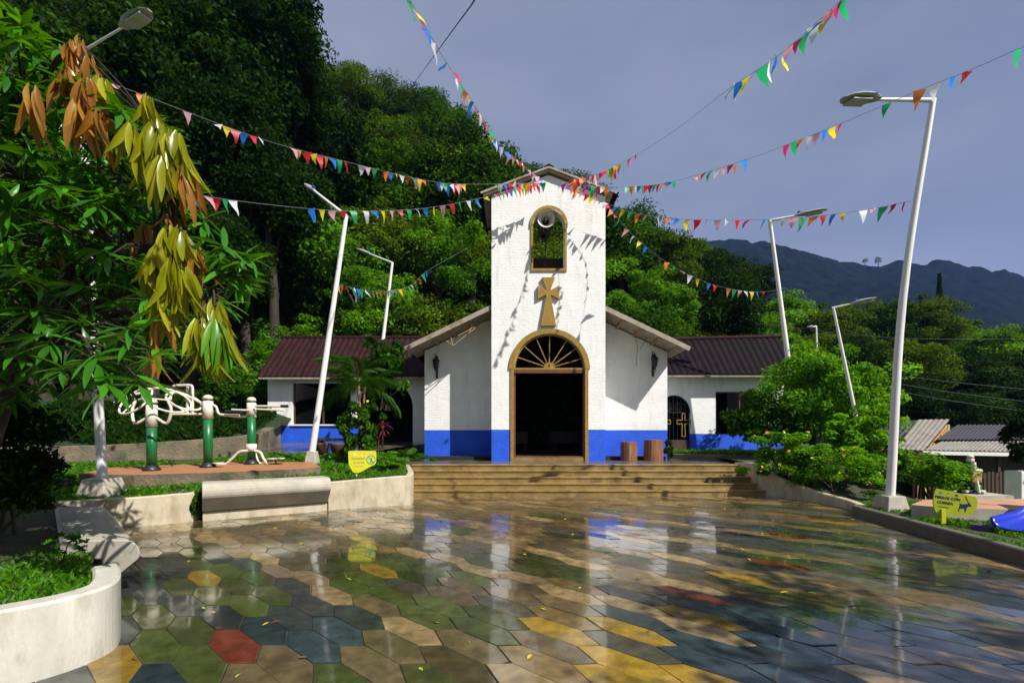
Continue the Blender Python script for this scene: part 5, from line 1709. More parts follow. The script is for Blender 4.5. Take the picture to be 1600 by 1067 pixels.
bunting([P(1425, 314, 8.95), P(1340, 330, 9.8), P(1240, 341, 10.8), P(1150, 344, 11.8), P(1060, 342, 13), P(980, 330, 14.2), P(900, 296, 14.6)], [(1340, 1420, ['white', 'pink', 'green', 'red', 'magenta']), (1185, 1325, ['blue', 'yellow', 'white', 'pink', 'green', 'orange', 'red', 'blue', 'yellow']), (1020, 1175, ['white', 'orange', 'blue', 'yellow', 'red', 'green', 'pink', 'white', 'red', 'magenta']), (955, 1015, ['blue', 'yellow', 'green', 'orange', 'pink']), (862, 950, 12)],
        'string of bunting tied to the pole of the tall right lamp')
bunting([P(945, 312, 14.6), P(972, 350, 14.8), P(1005, 382, 14.8), P(1045, 412, 15), P(1100, 440, 15.3), P(1150, 453, 15.6), P(1195, 456, 15.8), P(1228, 450, 15.95)], [(948, 970, ['red', 'orange', 'magenta', 'green']), (975, 1015, ['pink', 'white', 'yellow', 'blue']), (1036, 1096, ['orange', 'green', 'pink', 'white', 'yellow']), (1104, 1120, ['blue', 'red']), (1134, 1197, ['orange', 'green', 'pink', 'white', 'yellow', 'blue', 'red'])],
        'short string of bunting sloping down from the tower to the lamp by the right annex')
bunting([P(522, 441, 12), P(560, 452, 13.5), P(600, 455, 15), P(640, 447, 16.5), P(670, 422, 18), P(730, 388, 21)], [(520, 670, ['yellow', 'pink', 'orange', 'red', 'green', 'white', 'blue', 'green', 'white', 'blue', 'yellow', 'pink', 'orange', 'red', 'green', 'white', 'blue', 'yellow', 'magenta', 'green', 'white', 'yellow', 'red', 'green', 'blue'])],
        'dense sagging string of bunting in front of the woods between the two left lamps', size=1.15)

# ------------------------------------------------------------------ outdoor gym
def gym_post(root, c, h, sleeve, r=.095):
    MB().lathe(c, [(.17, 0), (.17, .03), (.13, .07), (.105, .12)], 18).build('base_flange', rubber, root)
    MB().lathe(c, [(r, .1), (r, h - sleeve)], 18).build('post', gym_green, root)
    MB().lathe(c, [(r * 1.12, h - sleeve), (r * 1.12, h - .145)], 18).build('sleeve', gym_cream, root)
    MB().lathe(c, [(r * 1.02, h - .145), (r * 1.02, h - .1)], 18).build('green_band', gym_green, root)
    MB().lathe(c, [(r * 1.1, h - .1), (r * 1.08, h - .06), (r * .85, h - .02), (r * .4, h)], 18).build('cap', gym_cream, root)


def hoop(c, rad, ax, ay, n=28):
    return [Vector(c) + Vector(ax).normalized() * rad * math.cos(2 * math.pi * k / n) + Vector(ay).normalized() * rad * math.sin(2 * math.pi * k / n) for k in range(n)]


GP = 'outdoor gym machines on the orange pad'
Z = 9.95
c = P(237, 736, Z); c.z = PADF(Z)
g1 = empty('gym_machine', c, 'outdoor gym machine with two large tilted cream hand wheels, leftmost on the orange pad', 'gym machine', GP)
gym_post(g1, c, 1.57, .62)
for cc_, ax, ay, rd_, s in ((P(212, 626, Z + .1), (1, -.2, .25), (-.25, .8, .8), .42, -1), (P(262, 625, Z - .1), (1, .1, -.72), (.2, .95, .28), .42, 1)):
    w = MB().tube(hoop(cc_, rd_, ax, ay), .023, 8, closed=True).build('wheel', gym_cream, g1)
    hp_ = hoop(cc_, rd_, ax, ay, 6)
    hub_ = Vector((c.x + s * .1, c.y, c.z + 1.15))
    for q in (0, 2, 4):
        MB().tube([Vector(cc_), hp_[q]], .016, 6).build('spoke', gym_cream, w)
    MB().tube(smooth_path([tuple(hub_), tuple(hub_ + Vector((s * .25, -.02, -.12))), tuple(hub_.lerp(Vector(cc_), .7) + Vector((s * .15, 0, -.1))), tuple(cc_)], 5), .03, 8).build('wheel_arm', gym_cream, g1)
MB().tube([P(179, 629, Z), P(205, 617, Z), P(232, 612, Z + .1)], .028, 8).build('handle', gym_cream, g1)
Z = 10.6
c = P(325, 729.5, Z); c.z = PADF(Z)
g2 = empty('gym_machine', c, 'outdoor gym machine with a tall looped cream side frame, middle one on the orange pad', 'gym machine', GP)
gym_post(g2, c, 1.68, .56)
fr = [(267, 647), (267, 612), (272, 603), (283, 602), (297, 602), (301, 608), (301, 646)]
MB().tube(smooth_path([tuple(P(x, y, Z)) for x, y in fr], 3), .028, 8).build('side_frame', gym_cream, g2)
MB().tube([tuple(P(x, y, Z)) for x, y in ((270, 647), (320, 647))], .03, 8).build('lower_arm', gym_cream, g2)
MB().tube(hoop(P(288, 627, Z - .15), .34, (1, .1, -.7), (.15, .97, .22)), .026, 8, closed=True).build('ring', gym_cream, g2)
MB().tube([P(276, 610, Z), P(320, 632, Z)], .028, 8).build('upper_arm', gym_cream, g2)
for q in (293, 300):
    MB().tube([P(q, 603, Z + .08), P(q, 648, Z + .08)], .03, 8).build('upright', gym_cream, g2)
MB().tube(smooth_path([tuple(P(x, y, Z)) for x, y in ((332, 632), (338, 636), (341, 645), (348, 648), (374, 649))], 4), .028, 8).build('front_arm', gym_cream, g2)
MB().tube([P(352, 643, Z - .1), P(377, 644, Z - .1)], .045, 8).build('grip', rubber, g2)
MB().lathe(P(338, 717, Z) + Vector((.05, 0, -.1)), [(.12, 0), (.12, .02)], 12).build('step_plate', gym_cream, g2)
Z = 11.3
c = P(393, 725, Z); c.z = PADF(Z)
g3 = empty('gym_machine', c, 'outdoor gym machine with black handles and curved cream legs, rightmost on the orange pad', 'gym machine', GP)
gym_post(g3, c, 1.66, .46)
MB().tube([P(398, 634.5, Z - .1), P(430, 634.5, Z - .15), P(442, 634.5, Z - .15)], .026, 8).build('handle_bar', gym_cream, g3)
MB().tube([P(439, 634.5, Z - .15), P(450, 634.5, Z - .15)], .036, 8).build('grip', rubber, g3)
MB().tube([P(398, 639, Z + .15), P(444, 641, Z + .15)], .022, 8).build('handle_bar', gym_cream, g3)
MB().tube([P(354, 643, Z - .1), P(364, 644, Z - .1)], .036, 8).build('grip', rubber, g3)
MB().tube([P(362, 640, Z - .1), P(390, 641, Z - .1)], .024, 8).build('handle_bar', gym_cream, g3)
MB().tube([P(345, 648, Z), P(375, 651, Z), P(400, 650, Z)], .03, 8).build('cross_bar', gym_cream, g3)
MB().lathe(c, [(.12, .32), (.12, .5)], 16).build('collar', gym_cream, g3)
MB().tube(smooth_path([tuple(P(x, y, Z - .1)) for x, y in ((388, 704), (374, 706), (362, 717), (352, 725), (338, 727))], 5), .032, 8).build('curved_leg', gym_cream, g3)
MB().tube(smooth_path([tuple(P(x, y, Z - .1)) for x, y in ((398, 704), (407, 707), (412, 717), (419, 725))], 5), .032, 8).build('curved_leg', gym_cream, g3)
MB().tube(smooth_path([tuple(P(x, y, Z + .15)) for x, y in ((398, 706), (401, 714), (404, 722), (410, 726))], 5), .026, 8).build('curved_leg', gym_cream, g3)
MB().lathe(P(431, 717, Z), [(.2, 0), (.2, .025)], 16).build('pedal', gym_cream, g3)
MB().tube([P(431, 718, Z), P(431, 727, Z)], .02, 6).build('pedal_stem', maroon, g3)

# right hand gym machine on its own pad
RP = [(7.15, 8.15), (7.4, 7.85), (8.6, 7.55), (11, 7.4), (12, 7.6), (12, 8.9), (9.6, 8.9), (7.9, 8.75)]
mb = MB(); n = len(RP)
mb.add([(x, y, .36) for x, y in RP], [tuple(range(n))])
mb.mi = 1
mb.add([(x, y, .36) for x, y in RP] + [(x, y, 0) for x, y in RP], [(i, (i + 1) % n, n + (i + 1) % n, n + i) for i in range(n)])
tag(mb.build('gym_pad', [M('pale_terracotta', (.48, .25, .14), rough=.7, var=.15, stain=(.3, .17, .1), sscale=2), concrete]), kind='structure')
Z = 12.0
c = P(1516, 773, Z); c.z = .08
tag(MB().box(c.x - .6, c.x + .6, c.y - .5, c.y + .6, -1.4, .078).build('machine_base', concrete), 'low concrete block under the green and cream gym machine', 'block')
g4 = empty('gym_machine', c, 'green and cream outdoor gym machine with two square back pads on the right', 'gym machine')
MB().lathe(c, [(.2, 0), (.2, .03), (.13, .07)], 16).build('base_flange', rubber, g4)
MB().lathe(c, [(.042, .05), (.042, .66)], 14).build('post', gym_green, g4)
MB().lathe(c + Vector((.03, .05, 0)), [(.05, .3), (.05, .64)], 12).build('rear_post', gym_green, g4)
MB().lathe(c, [(.06, .64), (.065, .70), (.04, .73), (.065, .74), (.05, .77), (.02, .785)], 14).build('cap', gym_cream, g4)
MB().tube(smooth_path([tuple(c + Vector((-.03, -.1, .64))), tuple(c + Vector((-.04, -.12, .5))), tuple(c + Vector((0, -.12, .3))), tuple(c + Vector((.0, -.14, .04)))], 5), .035, 8).build('front_tube', gym_cream, g4)
MB().box(c.x - .15, c.x + .06, c.y - .19, c.y - .16, c.z + .25, c.z + .47).build('back_pad', pad_tan, g4, bevel=.03)
MB().box(c.x + .07, c.x + .22, c.y - .05, c.y - .01, c.z + .28, c.z + .5).build('back_pad', gym_cream, g4, bevel=.03)
MB().tube([c + Vector((-.05, -.15, .4)), c + Vector((-.02, -.2, .03))], .025, 8).build('pad_tube', gym_cream, g4)
MB().box(c.x - .2, c.x + .2, c.y - .12, c.y - .02, c.z + .03, c.z + .07).build('foot_plate', gym_cream, g4)
MB().lathe(c + Vector((.12, -.03, .05)), [(.06, 0), (.07, .08), (.04, .13)], 12).build('green_housing', gym_green, g4)

g4.scale = (1.28, 1.28, 1.28)

# ------------------------------------------------------------------ slide and mat
def channel(path, w, hgt, th):
    """open trough along path"""
    mb = MB(); vs = []; fs = []
    pr = []
    for k in range(9):
        a = math.pi * (k / 8)
        pr.append((-math.cos(a), 1 - math.sin(a)))
    m = len(pr)
    path = [Vector(p) for p in path]
    for i, p in enumerate(path):
        d = path[min(i + 1, len(path) - 1)] - path[max(i - 1, 0)]; d.normalize()
        sd_ = d.cross(Vector((0, 0, 1))).normalized(); up = sd_.cross(d).normalized()
        ring = [p + sd_ * x * w + up * (z_ ** 1.6) * hgt for x, z_ in pr]
        ring2 = [p + sd_ * x * (w + th) + up * ((z_ ** 1.6) * hgt - th) for x, z_ in pr]
        vs += ring + ring2[::-1]
    k = 2 * m
    for i in range(len(path) - 1):
        for j in range(k):
            fs.append((i * k + j, i * k + (j + 1) % k, (i + 1) * k + (j + 1) % k, (i + 1) * k + j))
    fs += [tuple(range(k)), tuple((len(path) - 1) * k + j for j in range(k))]
    mb.add(vs, fs, True)
    return mb


s0 = Vector((7.55, 6.95, .24))
sl = empty('playground_slide', (7.7, 6.9, .14), 'shiny blue plastic playground slide end lying at the right edge of the lawn', 'slide')
channel(smooth_path([(7.42, 6.72, .20), (7.75, 6.86, .22), (8.2, 7.0, .30), (8.8, 7.2, .62), (9.6, 7.45, 1.15)], 5), .24, .17, .03).build('chute', slide_blue, sl)
for dx, dy in ((-.05, -.22), (.12, .2)):
    MB().lathe((7.6 + dx, 6.86 + dy, .14), [(.05, 0), (.06, .09)], 10).build('foot', slide_blue, sl)
for xx, yy in ((9.4, 7.1), (9.2, 7.65)):
    MB().tube([(xx, yy, .1), (xx, yy, 1.3)], .03, 8).build('leg', gym_green, sl)
mm_ = MB()
pm = [(7.25, 7.2), (7.45, 6.75), (9.8, 6.55), (9.8, 7.15), (8.2, 7.26)]
mm_.add([(x, y, .20) for x, y in pm] + [(x, y, .1) for x, y in pm], [tuple(range(5))] + [(i, (i + 1) % 5, 5 + (i + 1) % 5, 5 + i) for i in range(5)])
tag(mm_.build('play_mat', mat_purple), 'purple play mat under the blue slide', 'mat')

# ------------------------------------------------------------------ yellow signs
def text_mesh(s, size, bold=0.0):
    cu = bpy.data.curves.new('lettering', 'FONT')
    cu.body = s; cu.size = size; cu.align_x = 'CENTER'; cu.align_y = 'CENTER'
    cu.extrude = 0.0008; cu.offset = bold; cu.resolution_u = 2
    o = bpy.data.objects.new('lettering', cu); col.objects.link(o)
    bpy.context.view_layer.update()
    dg = bpy.context.evaluated_depsgraph_get()
    me = bpy.data.meshes.new_from_object(o.evaluated_get(dg))
    bpy.data.objects.remove(o)
    return me


def on_board(root, me, name, mat, x, z, rot):
    me.materials.clear(); me.materials.append(mat)
    o = link(name, me, root)
    o.matrix_parent_inverse = Matrix()
    o.location = rot @ Vector((x, -.014, z))
    o.rotation_euler = (rot.to_4x4() @ Matrix.Rotation(R(90), 4, 'X')).to_euler()
    return o


def flat_shape(polys, mat_list):
    """polys: list of (outline, material index) in board x-z, returned as a mesh with y depth"""
    mb = MB()
    for k, (pl, mi) in enumerate(polys):
        mb.mi = mi
        mb.prism(pl, (0, -.013 - .0004 * k, 0), (1, 0, 0), (0, 0, 1), (0, .002, 0))
    return mb


def rounded(poly, r, n=5):
    out = []
    m = len(poly)
    for i in range(m):
        p = Vector(poly[i]); a = Vector(poly[i - 1]); b = Vector(poly[(i + 1) % m])
        da = (a - p).normalized(); db = (b - p).normalized()
        rr = min(r, (a - p).length * .45, (b - p).length * .45)
        for k in range(n + 1):
            t = k / n
            q = (p + da * rr) * (1 - t) ** 2 + p * 2 * t * (1 - t) + (p + db * rr) * t ** 2
            out.append((q.x, q.y))
    return out


def board_part(root, mb, name, mats, rot, bevel=0):
    o = mb.build(name, mats, None, bevel)
    o.parent = root
    o.rotation_euler = rot.to_euler()
    return o


def circle(cx_, cz_, r_, n=20): return [(cx_ + r_ * math.cos(2 * math.pi * k / n), cz_ + r_ * math.sin(2 * math.pi * k / n)) for k in range(n)]


def ring_poly(mb, cx_, cz_, r0, r1, y0, y1, n=24):
    for k in range(n):
        a, b = 2 * math.pi * k / n, 2 * math.pi * (k + 1) / n
        A = [(cx_ + r0 * math.cos(a), cz_ + r0 * math.sin(a)), (cx_ + r1 * math.cos(a), cz_ + r1 * math.sin(a)), (cx_ + r1 * math.cos(b), cz_ + r1 * math.sin(b)), (cx_ + r0 * math.cos(b), cz_ + r0 * math.sin(b))]
        mb.add([(x, y0, z_) for x, z_ in A], [(0, 1, 2, 3)])
    return mb


# left sign
Z = 10.45
c = P(566, 720, Z)
s1 = empty('warning_sign', c, 'bright yellow notice board with a crossed-out pictogram in the grass left of the steps', 'sign', 'yellow notice boards')
rot = Matrix.Rotation(R(4), 3, 'Z')
bd = rounded([(-.315, .235), (.315, .235), (.315, -.06), (-.06, -.27), (-.20, -.27), (-.30, -.08)], .05)
board_part(s1, MB().prism(bd, (0, -.012, 0), (1, 0, 0), (0, 0, 1), (0, .024, 0)), 'board', sign_yellow, rot)
MB().box(c.x - .17, c.x - .10, c.y - .0, c.y + .03, c.z - .50, c.z - .2).build('post', pole_white, s1)
on_board(s1, text_mesh('PROHIBIDO', .058, .002), 'lettering', sign_grey, -.085, .055, rot)
on_board(s1, text_mesh('EL LICOR', .058, .002), 'lettering', sign_grey, -.07, -.035, rot)
mb = MB(); mb.box(-.18, .03, -.0145, -.013, -.125, -.112); board_part(s1, mb, 'underline', sign_grey, rot)
mb = flat_shape([(circle(-.17, .15, .028), 0), ([(-.02, .12), (.02, .12), (.0, .16)], 0)], None); board_part(s1, mb, 'emblem', sign_white, rot)
mb = flat_shape([([(.05 + .022 * (1 if k % 2 == 0 else .45) * math.sin(k * math.pi / 5), .155 + .022 * (1 if k % 2 == 0 else .45) * math.cos(k * math.pi / 5)) for k in range(10)], 0)], None); board_part(s1, mb, 'star', sign_teal, rot)
mb = ring_poly(MB(), .20, .03, .088, .105, -.0142, 0); mb.bar((.13, -.0145, .10), (.27, -.0145, -.04), .001, .014); board_part(s1, mb, 'prohibition_ring', sign_teal, rot)
mb = flat_shape([([(.17, -.045), (.195, -.045), (.205, .0), (.225, -.045), (.25, -.045), (.22, .03), (.225, .06), (.205, .085), (.18, .06), (.185, .02)], 0)], None); board_part(s1, mb, 'pictogram', sign_teal, rot)

# right sign: leaning and turned to the side
Z = 7.35
c = P(1492, 786, Z)
s2 = empty('warning_sign', c, 'lime yellow notice board with a navy leashed dog, in the right hand grass', 'sign', 'yellow notice boards')
rot = Matrix.Rotation(R(-14), 3, 'Z') @ Matrix.Rotation(R(7), 3, 'Y')
bd = rounded([(-.29, .205), (.27, .145), (.30, -.0), (.24, -.15), (-.12, -.215), (-.25, -.19), (-.305, .0)], .05)
board_part(s2, MB().prism(bd, (0, -.012, 0), (1, 0, 0), (0, 0, 1), (0, .024, 0)), 'board', sign_olive, rot)
MB().box(c.x - .2, c.x - .13, c.y + .013, c.y + .04, c.z - .33, c.z - .1).build('post', sign_olive, s2)
on_board(s2, text_mesh('PERROS CON', .056, .002), 'lettering', sign_navy, -.115, .065, rot)
on_board(s2, text_mesh('CORREA', .056, .002), 'lettering', sign_navy, -.14, -.015, rot)
mb = MB(); mb.box(-.22, -.08, -.0145, -.013, -.09, -.078); board_part(s2, mb, 'underline', sign_navy, rot)
dog = [(.045, -.12), (.06, -.12), (.075, -.06), (.08, -.075), (.10, -.075), (.135, -.06), (.15, -.12), (.165, -.12), (.175, -.05), (.195, -.02), (.235, -.025), (.24, 0), (.215, .02), (.205, .045), (.19, .025), (.165, .015), (.08, .0), (.06, .02), (.05, .015), (.06, -.015), (.05, -.06)]
dog = [(x * .85 + .01, z) for x, z in dog]
mb = flat_shape([(dog, 0)], None)
mb.bar((.19, -.0142, .0), (.13, -.0142, .115), .001, .008); mb.bar((.13, -.0142, .115), (.115, -.0142, .13), .001, .008)
board_part(s2, mb, 'dog_pictogram', sign_navy, rot)
mb = flat_shape([([(-.0 + .03 * (1 if k % 2 == 0 else .45) * math.sin(k * math.pi / 5), .125 + .03 * (1 if k % 2 == 0 else .45) * math.cos(k * math.pi / 5)) for k in range(10)], 0)], None); board_part(s2, mb, 'star', sign_navy, rot)
mb = flat_shape([(circle(-.22, .14, .022), 0), ([(-.14, .135), (-.10, .135), (-.12, .165)], 0)], None); board_part(s2, mb, 'emblem', sign_teal, rot)

# ------------------------------------------------------------------ houses on the right
def slab_box(mb, *a): return mb.box(*a)


Z = 22.0
h1 = empty('tin_roof_house', (17.0, 23, -1.75), 'small shack with pale corrugated roof and yellow slatted plywood side wall', 'house')
e0 = P(1398, 701, 21.5); e1_ = P(1443, 704, 21.3); r0 = P(1434, 656, 24.5); r1_ = P(1484, 655, 24.3)
corrugated('roof_sheet', roof_fibre, h1, e0, e1_, r0, r1_, pitch=.18, amp=.05)
corrugated('roof_sheet', roof_slate, h1, P(1360, 690, 22), P(1400, 690, 21.9), P(1365, 656, 25.2), P(1436, 657, 25), pitch=.18, amp=.05)
# side wall under the sloping roof edge
A = P(1445, 706, 21.5); Bq = P(1481, 661, 24.2)
nseg = 3
for k in range(nseg):
    a0 = A.lerp(Bq, k / nseg); a1 = A.lerp(Bq, (k + 1) / nseg)
    zb = min(a0.z, a1.z) - 1.1
    mb = MB(); dv = Vector((-.06, .0, 0))
    mb.add([(a0.x, a0.y, -1.75), (a1.x, a1.y, -1.75), a1 - Vector((0, 0, .06)), a0 - Vector((0, 0, .06)), (a0.x - .06, a0.y, -1.75), (a1.x - .06, a1.y, -1.75), a1 - Vector((.06, 0, .06)), a0 - Vector((.06, 0, .06))],
           [(0, 1, 2, 3), (4, 7, 6, 5), (0, 4, 5, 1), (2, 6, 7, 3), (1, 5, 6, 2), (0, 3, 7, 4)])
    mb.build('plywood_panel', ply, h1)
    MB().bar((a0.x + .02, a0.y - .02, -1.7), a0 + Vector((.02, -.02, -.08)), .08, .05).build('slat', slat_yellow, h1)
MB().bar((Bq.x + .02, Bq.y - .02, -1.7), Bq + Vector((.02, -.02, -.08)), .08, .05).build('slat', slat_yellow, h1)
q0 = P(1429, 712, 21.6); q1 = P(1445, 712, 21.55)
MB().box(q0.x, q1.x, 21.56, 21.7, -1.75, e1_.z - .12).build('brick_wall', brick_red, h1)
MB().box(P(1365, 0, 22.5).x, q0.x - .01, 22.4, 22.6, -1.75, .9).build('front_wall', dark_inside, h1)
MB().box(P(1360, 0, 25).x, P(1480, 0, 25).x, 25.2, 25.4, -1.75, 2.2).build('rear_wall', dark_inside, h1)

h2 = empty('tin_roof_house', (25, 22, -1.75), 'low house with slate and pale corrugated roof at the far right', 'house')
ea = P(1443, 703, 21.0); eb = P(1760, 709, 20.6)
ma_ = P(1470, 690, 22.4); mb_ = P(1760, 688, 22.1)
ra = P(1495, 664, 25.5); rb = P(1780, 663, 25.5)
corrugated('porch_roof', roof_fibre, h2, ea, eb, ma_, mb_, pitch=.2, amp=.055)
corrugated('main_roof', roof_slate, h2, ma_ + Vector((-.3, -.05, .09)), mb_ + Vector((0, -.05, .09)), ra, rb, pitch=.2, amp=.055)
MB().bar(ea + Vector((0, .05, -.12)), eb + Vector((0, .05, -.12)), .06, .17).build('fascia', white_flat, h2)
MB().box(ma_.x + .3, mb_.x, 22.6, 22.8, -1.75, ma_.z - .05).build('front_wall', wood_dark, h2)
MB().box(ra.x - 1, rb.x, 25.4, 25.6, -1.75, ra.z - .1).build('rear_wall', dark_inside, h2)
for q in (1452, 1560, 1680):
    p = P(q, 0, 21.2); MB().box(p.x - .06, p.x + .06, 21.15, 21.27, -1.75, ea.z - .12).build('porch_post', wood_dark, h2)
fn = empty('slat_fence', (P(1530, 0, 19.5).x, 19.5, -1.7), 'dark vertical slat fence in front of the low house at far right', 'fence')
x = P(1531, 0, 19.5).x
while x < P(1600, 0, 19.5).x + .6:
    MB().box(x, x + .11, 19.5, 19.53, -1.72, .02 + rnd.uniform(-.03, .03)).build('slat', wood_dark, fn)
    x += .17
MB().box(P(1531, 0, 19.5).x, x, 19.535, 19.58, -.3, -.2).build('rail', wood_dark, fn)
MB().box(P(1531, 0, 19.5).x, x, 19.535, 19.58, -1.4, -1.3).build('rail', wood_dark, fn)
tag(MB().box(P(1596, 0, 17).x, P(1625, 0, 17).x, 17, 17.6, -1.72, .25).build('white_cabinet', white_flat, None, .03), 'plain pale cabinet at the right picture edge beside the slat fence', 'cabinet')

#@@PART4
# ------------------------------------------------------------------ bushes, palms and flowers near the church
shrub('leafy_bush', P(1292, 690, 14.6) - Vector((0, 0, .42)), 3.6, 3.6, lf_lush, 'big bright green bush between the right annex and the tall lamp', 41, leaf=.12, loose=.3, clumps=120, per=190, cat='bush')
shrub('leafy_bush', P(1198, 708, 14.6) - Vector((0, 0, .2)), 2.4, 2.35, lf_forest, 'darker bush in front of the right annex window', 42, leaf=.13, clumps=50, per=130, cat='bush')
shrub('flowering_bush', P(1225, 748, 11.9) - Vector((0, 0, .1)), 1.7, 1.35, lf_lush, 'low orange flowered bush just behind the curved ramp wall', 43, leaf=.10, loose=.3, clumps=45, per=130, cat='bush', flowers=26)
shrub('flowering_bush', P(1308, 776, 11.0), 2.2, 1.35, lf_lush, 'wide bush dotted with yellow and orange flowers left of the tall lamp foot', 44, leaf=.10, loose=.3, clumps=60, per=130, cat='bush', flowers=34)
shrub('flowering_bush', P(1372, 765, 11.6), 1.2, 1.3, lf_forest, 'narrow yellow flowered bush directly behind the tall lamp pole', 45, leaf=.10, loose=.3, clumps=40, per=120, cat='bush', flowers=14)
shrub('leafy_bush', P(1338, 735, 12.2), 1.5, 1.7, lf_lush, 'bright green bush rising behind the wide flowered bush, by the slender lamp', 61, leaf=.11, loose=.3, clumps=50, per=140, cat='bush')
shrub('leafy_bush', P(1440, 776, 12.3), 2.0, 1.25, lf_bright, 'low green bush between the tall lamp and the lime yellow sign', 46, leaf=.11, clumps=45, per=130, cat='bush', flowers=4)
shrub('leafy_bush', P(1492, 775, 13.2) - Vector((0, 0, .3)), 1.1, 1.3, lf_forest, 'small green bush in the shade of the pale porch roof', 47, leaf=.11, clumps=35, per=110, cat='bush')
shrub('leafy_bush', P(1610, 668, 17) - Vector((0, 0, 1.8)), 1.6, 2.6, lf_deep, 'dark shrub overlapping the porch roof at the right picture edge', 48, leaf=.13, clumps=35, per=110, cat='bush')
shrub('leafy_bush', P(1045, 722, 15.6), .35, .75, lf_deep, 'thin dark weed beside the thicker log stool', 49, leaf=.09, clumps=12, per=30, cat='weed')
shrub('leafy_bush', P(560, 725, 12.6) - Vector((0, 0, .1)), 1.15, 1.8, lf_forest, 'feathery green shrub with small yellow flowers behind the left yellow sign', 50, leaf=.11, loose=.45, clumps=70, per=60, cat='bush', flowers=7)
shrub('leafy_bush', P(600, 730, 11.8) - Vector((0, 0, .05)), 1.0, .45, lf_bright, 'low ground plant in the grass right of the left yellow sign', 51, leaf=.08, clumps=35, per=110, cat='ground plant')
shrub('leafy_bush', P(612, 735, 11.2), .5, .35, lf_bright, 'small low plant at the corner by the church steps', 52, leaf=.07, clumps=25, per=90, cat='ground plant')
shrub('leafy_bush', P(600, 590, 16.0) - Vector((0, 0, 1.1)), 1.7, 2.5, lf_forest, 'tall leafy ornamental growing behind the palm in front of the maroon roof', 53, leaf=.17, clumps=32, per=60, cat='shrub')
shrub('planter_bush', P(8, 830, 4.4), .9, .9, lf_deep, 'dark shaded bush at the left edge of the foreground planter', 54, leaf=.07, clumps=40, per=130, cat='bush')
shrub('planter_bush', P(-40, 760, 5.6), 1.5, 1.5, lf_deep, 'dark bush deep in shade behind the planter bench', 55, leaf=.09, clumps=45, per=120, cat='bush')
shrub('small_weed', P(100, 872, 3.95), .32, .22, lf_mango, 'small green weed at the end of the left bench', 56, leaf=.06, clumps=9, per=16, cat='weed', aspect=.5, stems=1)
shrub('leafy_bush', P(90, 760, 8.3), .5, .28, lf_mango, 'small green plant in the grass near the white lamp pole on the left', 57, leaf=.07, clumps=14, per=40, cat='weed')
# weeds between wall and bench
shrub('creeper', Vector((-5.88, 8.50, .0)), .22, .55, lf_forest, 'creeping green plant in the gap at the left end of the long bench', 58, leaf=.035, clumps=30, per=60, cat='creeper', stems=3)
# black box in the grass
tag(MB().box(*(lambda c: (c.x - .13, c.x + .13, c.y, c.y + .2, c.z, c.z + .22))(P(94, 759, 8.9))).build('black_bin', rubber, None, .03), 'small black box sitting in the grass left of the white lamp pole', 'box')

# foot of the slope, left of the church: bright shrubs and tall grass
for i, (px, py, Z, w, h, m_) in enumerate(((425, 560, 21.5, 3.2, 2.4, lf_bright), (455, 525, 23.5, 3.4, 2.6, lf_bright), (390, 590, 20, 2.6, 2.2, lf_bright), (350, 610, 18.5, 2.6, 2.2, lf_forest), (300, 640, 17.5, 2.6, 2.0, lf_forest), (500, 500, 26, 3.6, 3.0, lf_bright),
                                          (560, 505, 27, 3.6, 3.2, lf_bright), (630, 510, 27, 3.4, 3.2, lf_forest), (690, 500, 29, 3.4, 3.4, lf_bright), (740, 490, 30, 3.4, 3.4, lf_forest), (540, 470, 28, 3.4, 3.0, lf_olive), (1010, 480, 33, 4, 3.4, lf_bright), (1070, 500, 32, 4, 3.2, lf_forest),
                                          (1130, 500, 31, 4, 3.2, lf_bright), (1190, 510, 30, 3.6, 3.2, lf_bright), (1220, 540, 27, 2.6, 2.6, lf_bright), (240, 655, 17, 2.6, 1.8, lf_deep), (170, 660, 16.5, 2.6, 1.9, lf_deep), (90, 665, 16, 3, 2, lf_deep))):
    c = P(px, py, Z)
    side = 'left' if px < 800 else 'right'
    lb = {'L': 'sunlit shrub at the foot of the slope, left of the church', 'R': 'sunlit shrub at the foot of the slope, right of the church', 'D': 'dark shrub above the old retaining wall'}['D' if i > 15 else ('L' if px < 800 else 'R')]
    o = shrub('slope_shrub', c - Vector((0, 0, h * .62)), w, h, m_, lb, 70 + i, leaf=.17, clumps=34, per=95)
    o['row'] = 'bankD' if i > 15 else 'bankL' if px < 800 else 'bankR'; o['tone'] = 'dark' if i > 15 else {'bright_leaf': 'bright green', 'forest_leaf': 'green', 'olive_leaf': 'olive green'}[m_.name]
def slope_g(x, y): return bank(x, y)
grass('tall_grass', [(-15, 13.2), (-11.8, 13.4), (-9.9, 14.2), (-9.4, 16), (-9.6, 18.6), (-10.6, 20.5), (-14, 20.5), (-19, 16)], slope_g, 14000, h=(.12, .4), seed=9, kinds=lf_deep)  # near-black leaf colour on this bank stands in for shade
grass('tall_grass', [(-17, 22.2), (-10.8, 22.0), (-9, 24), (-9, 27), (-18, 27)], lambda x, y: hill_h(800 + F * x / y, y) + .1, 9000, h=(.5, 1.1), seed=10)

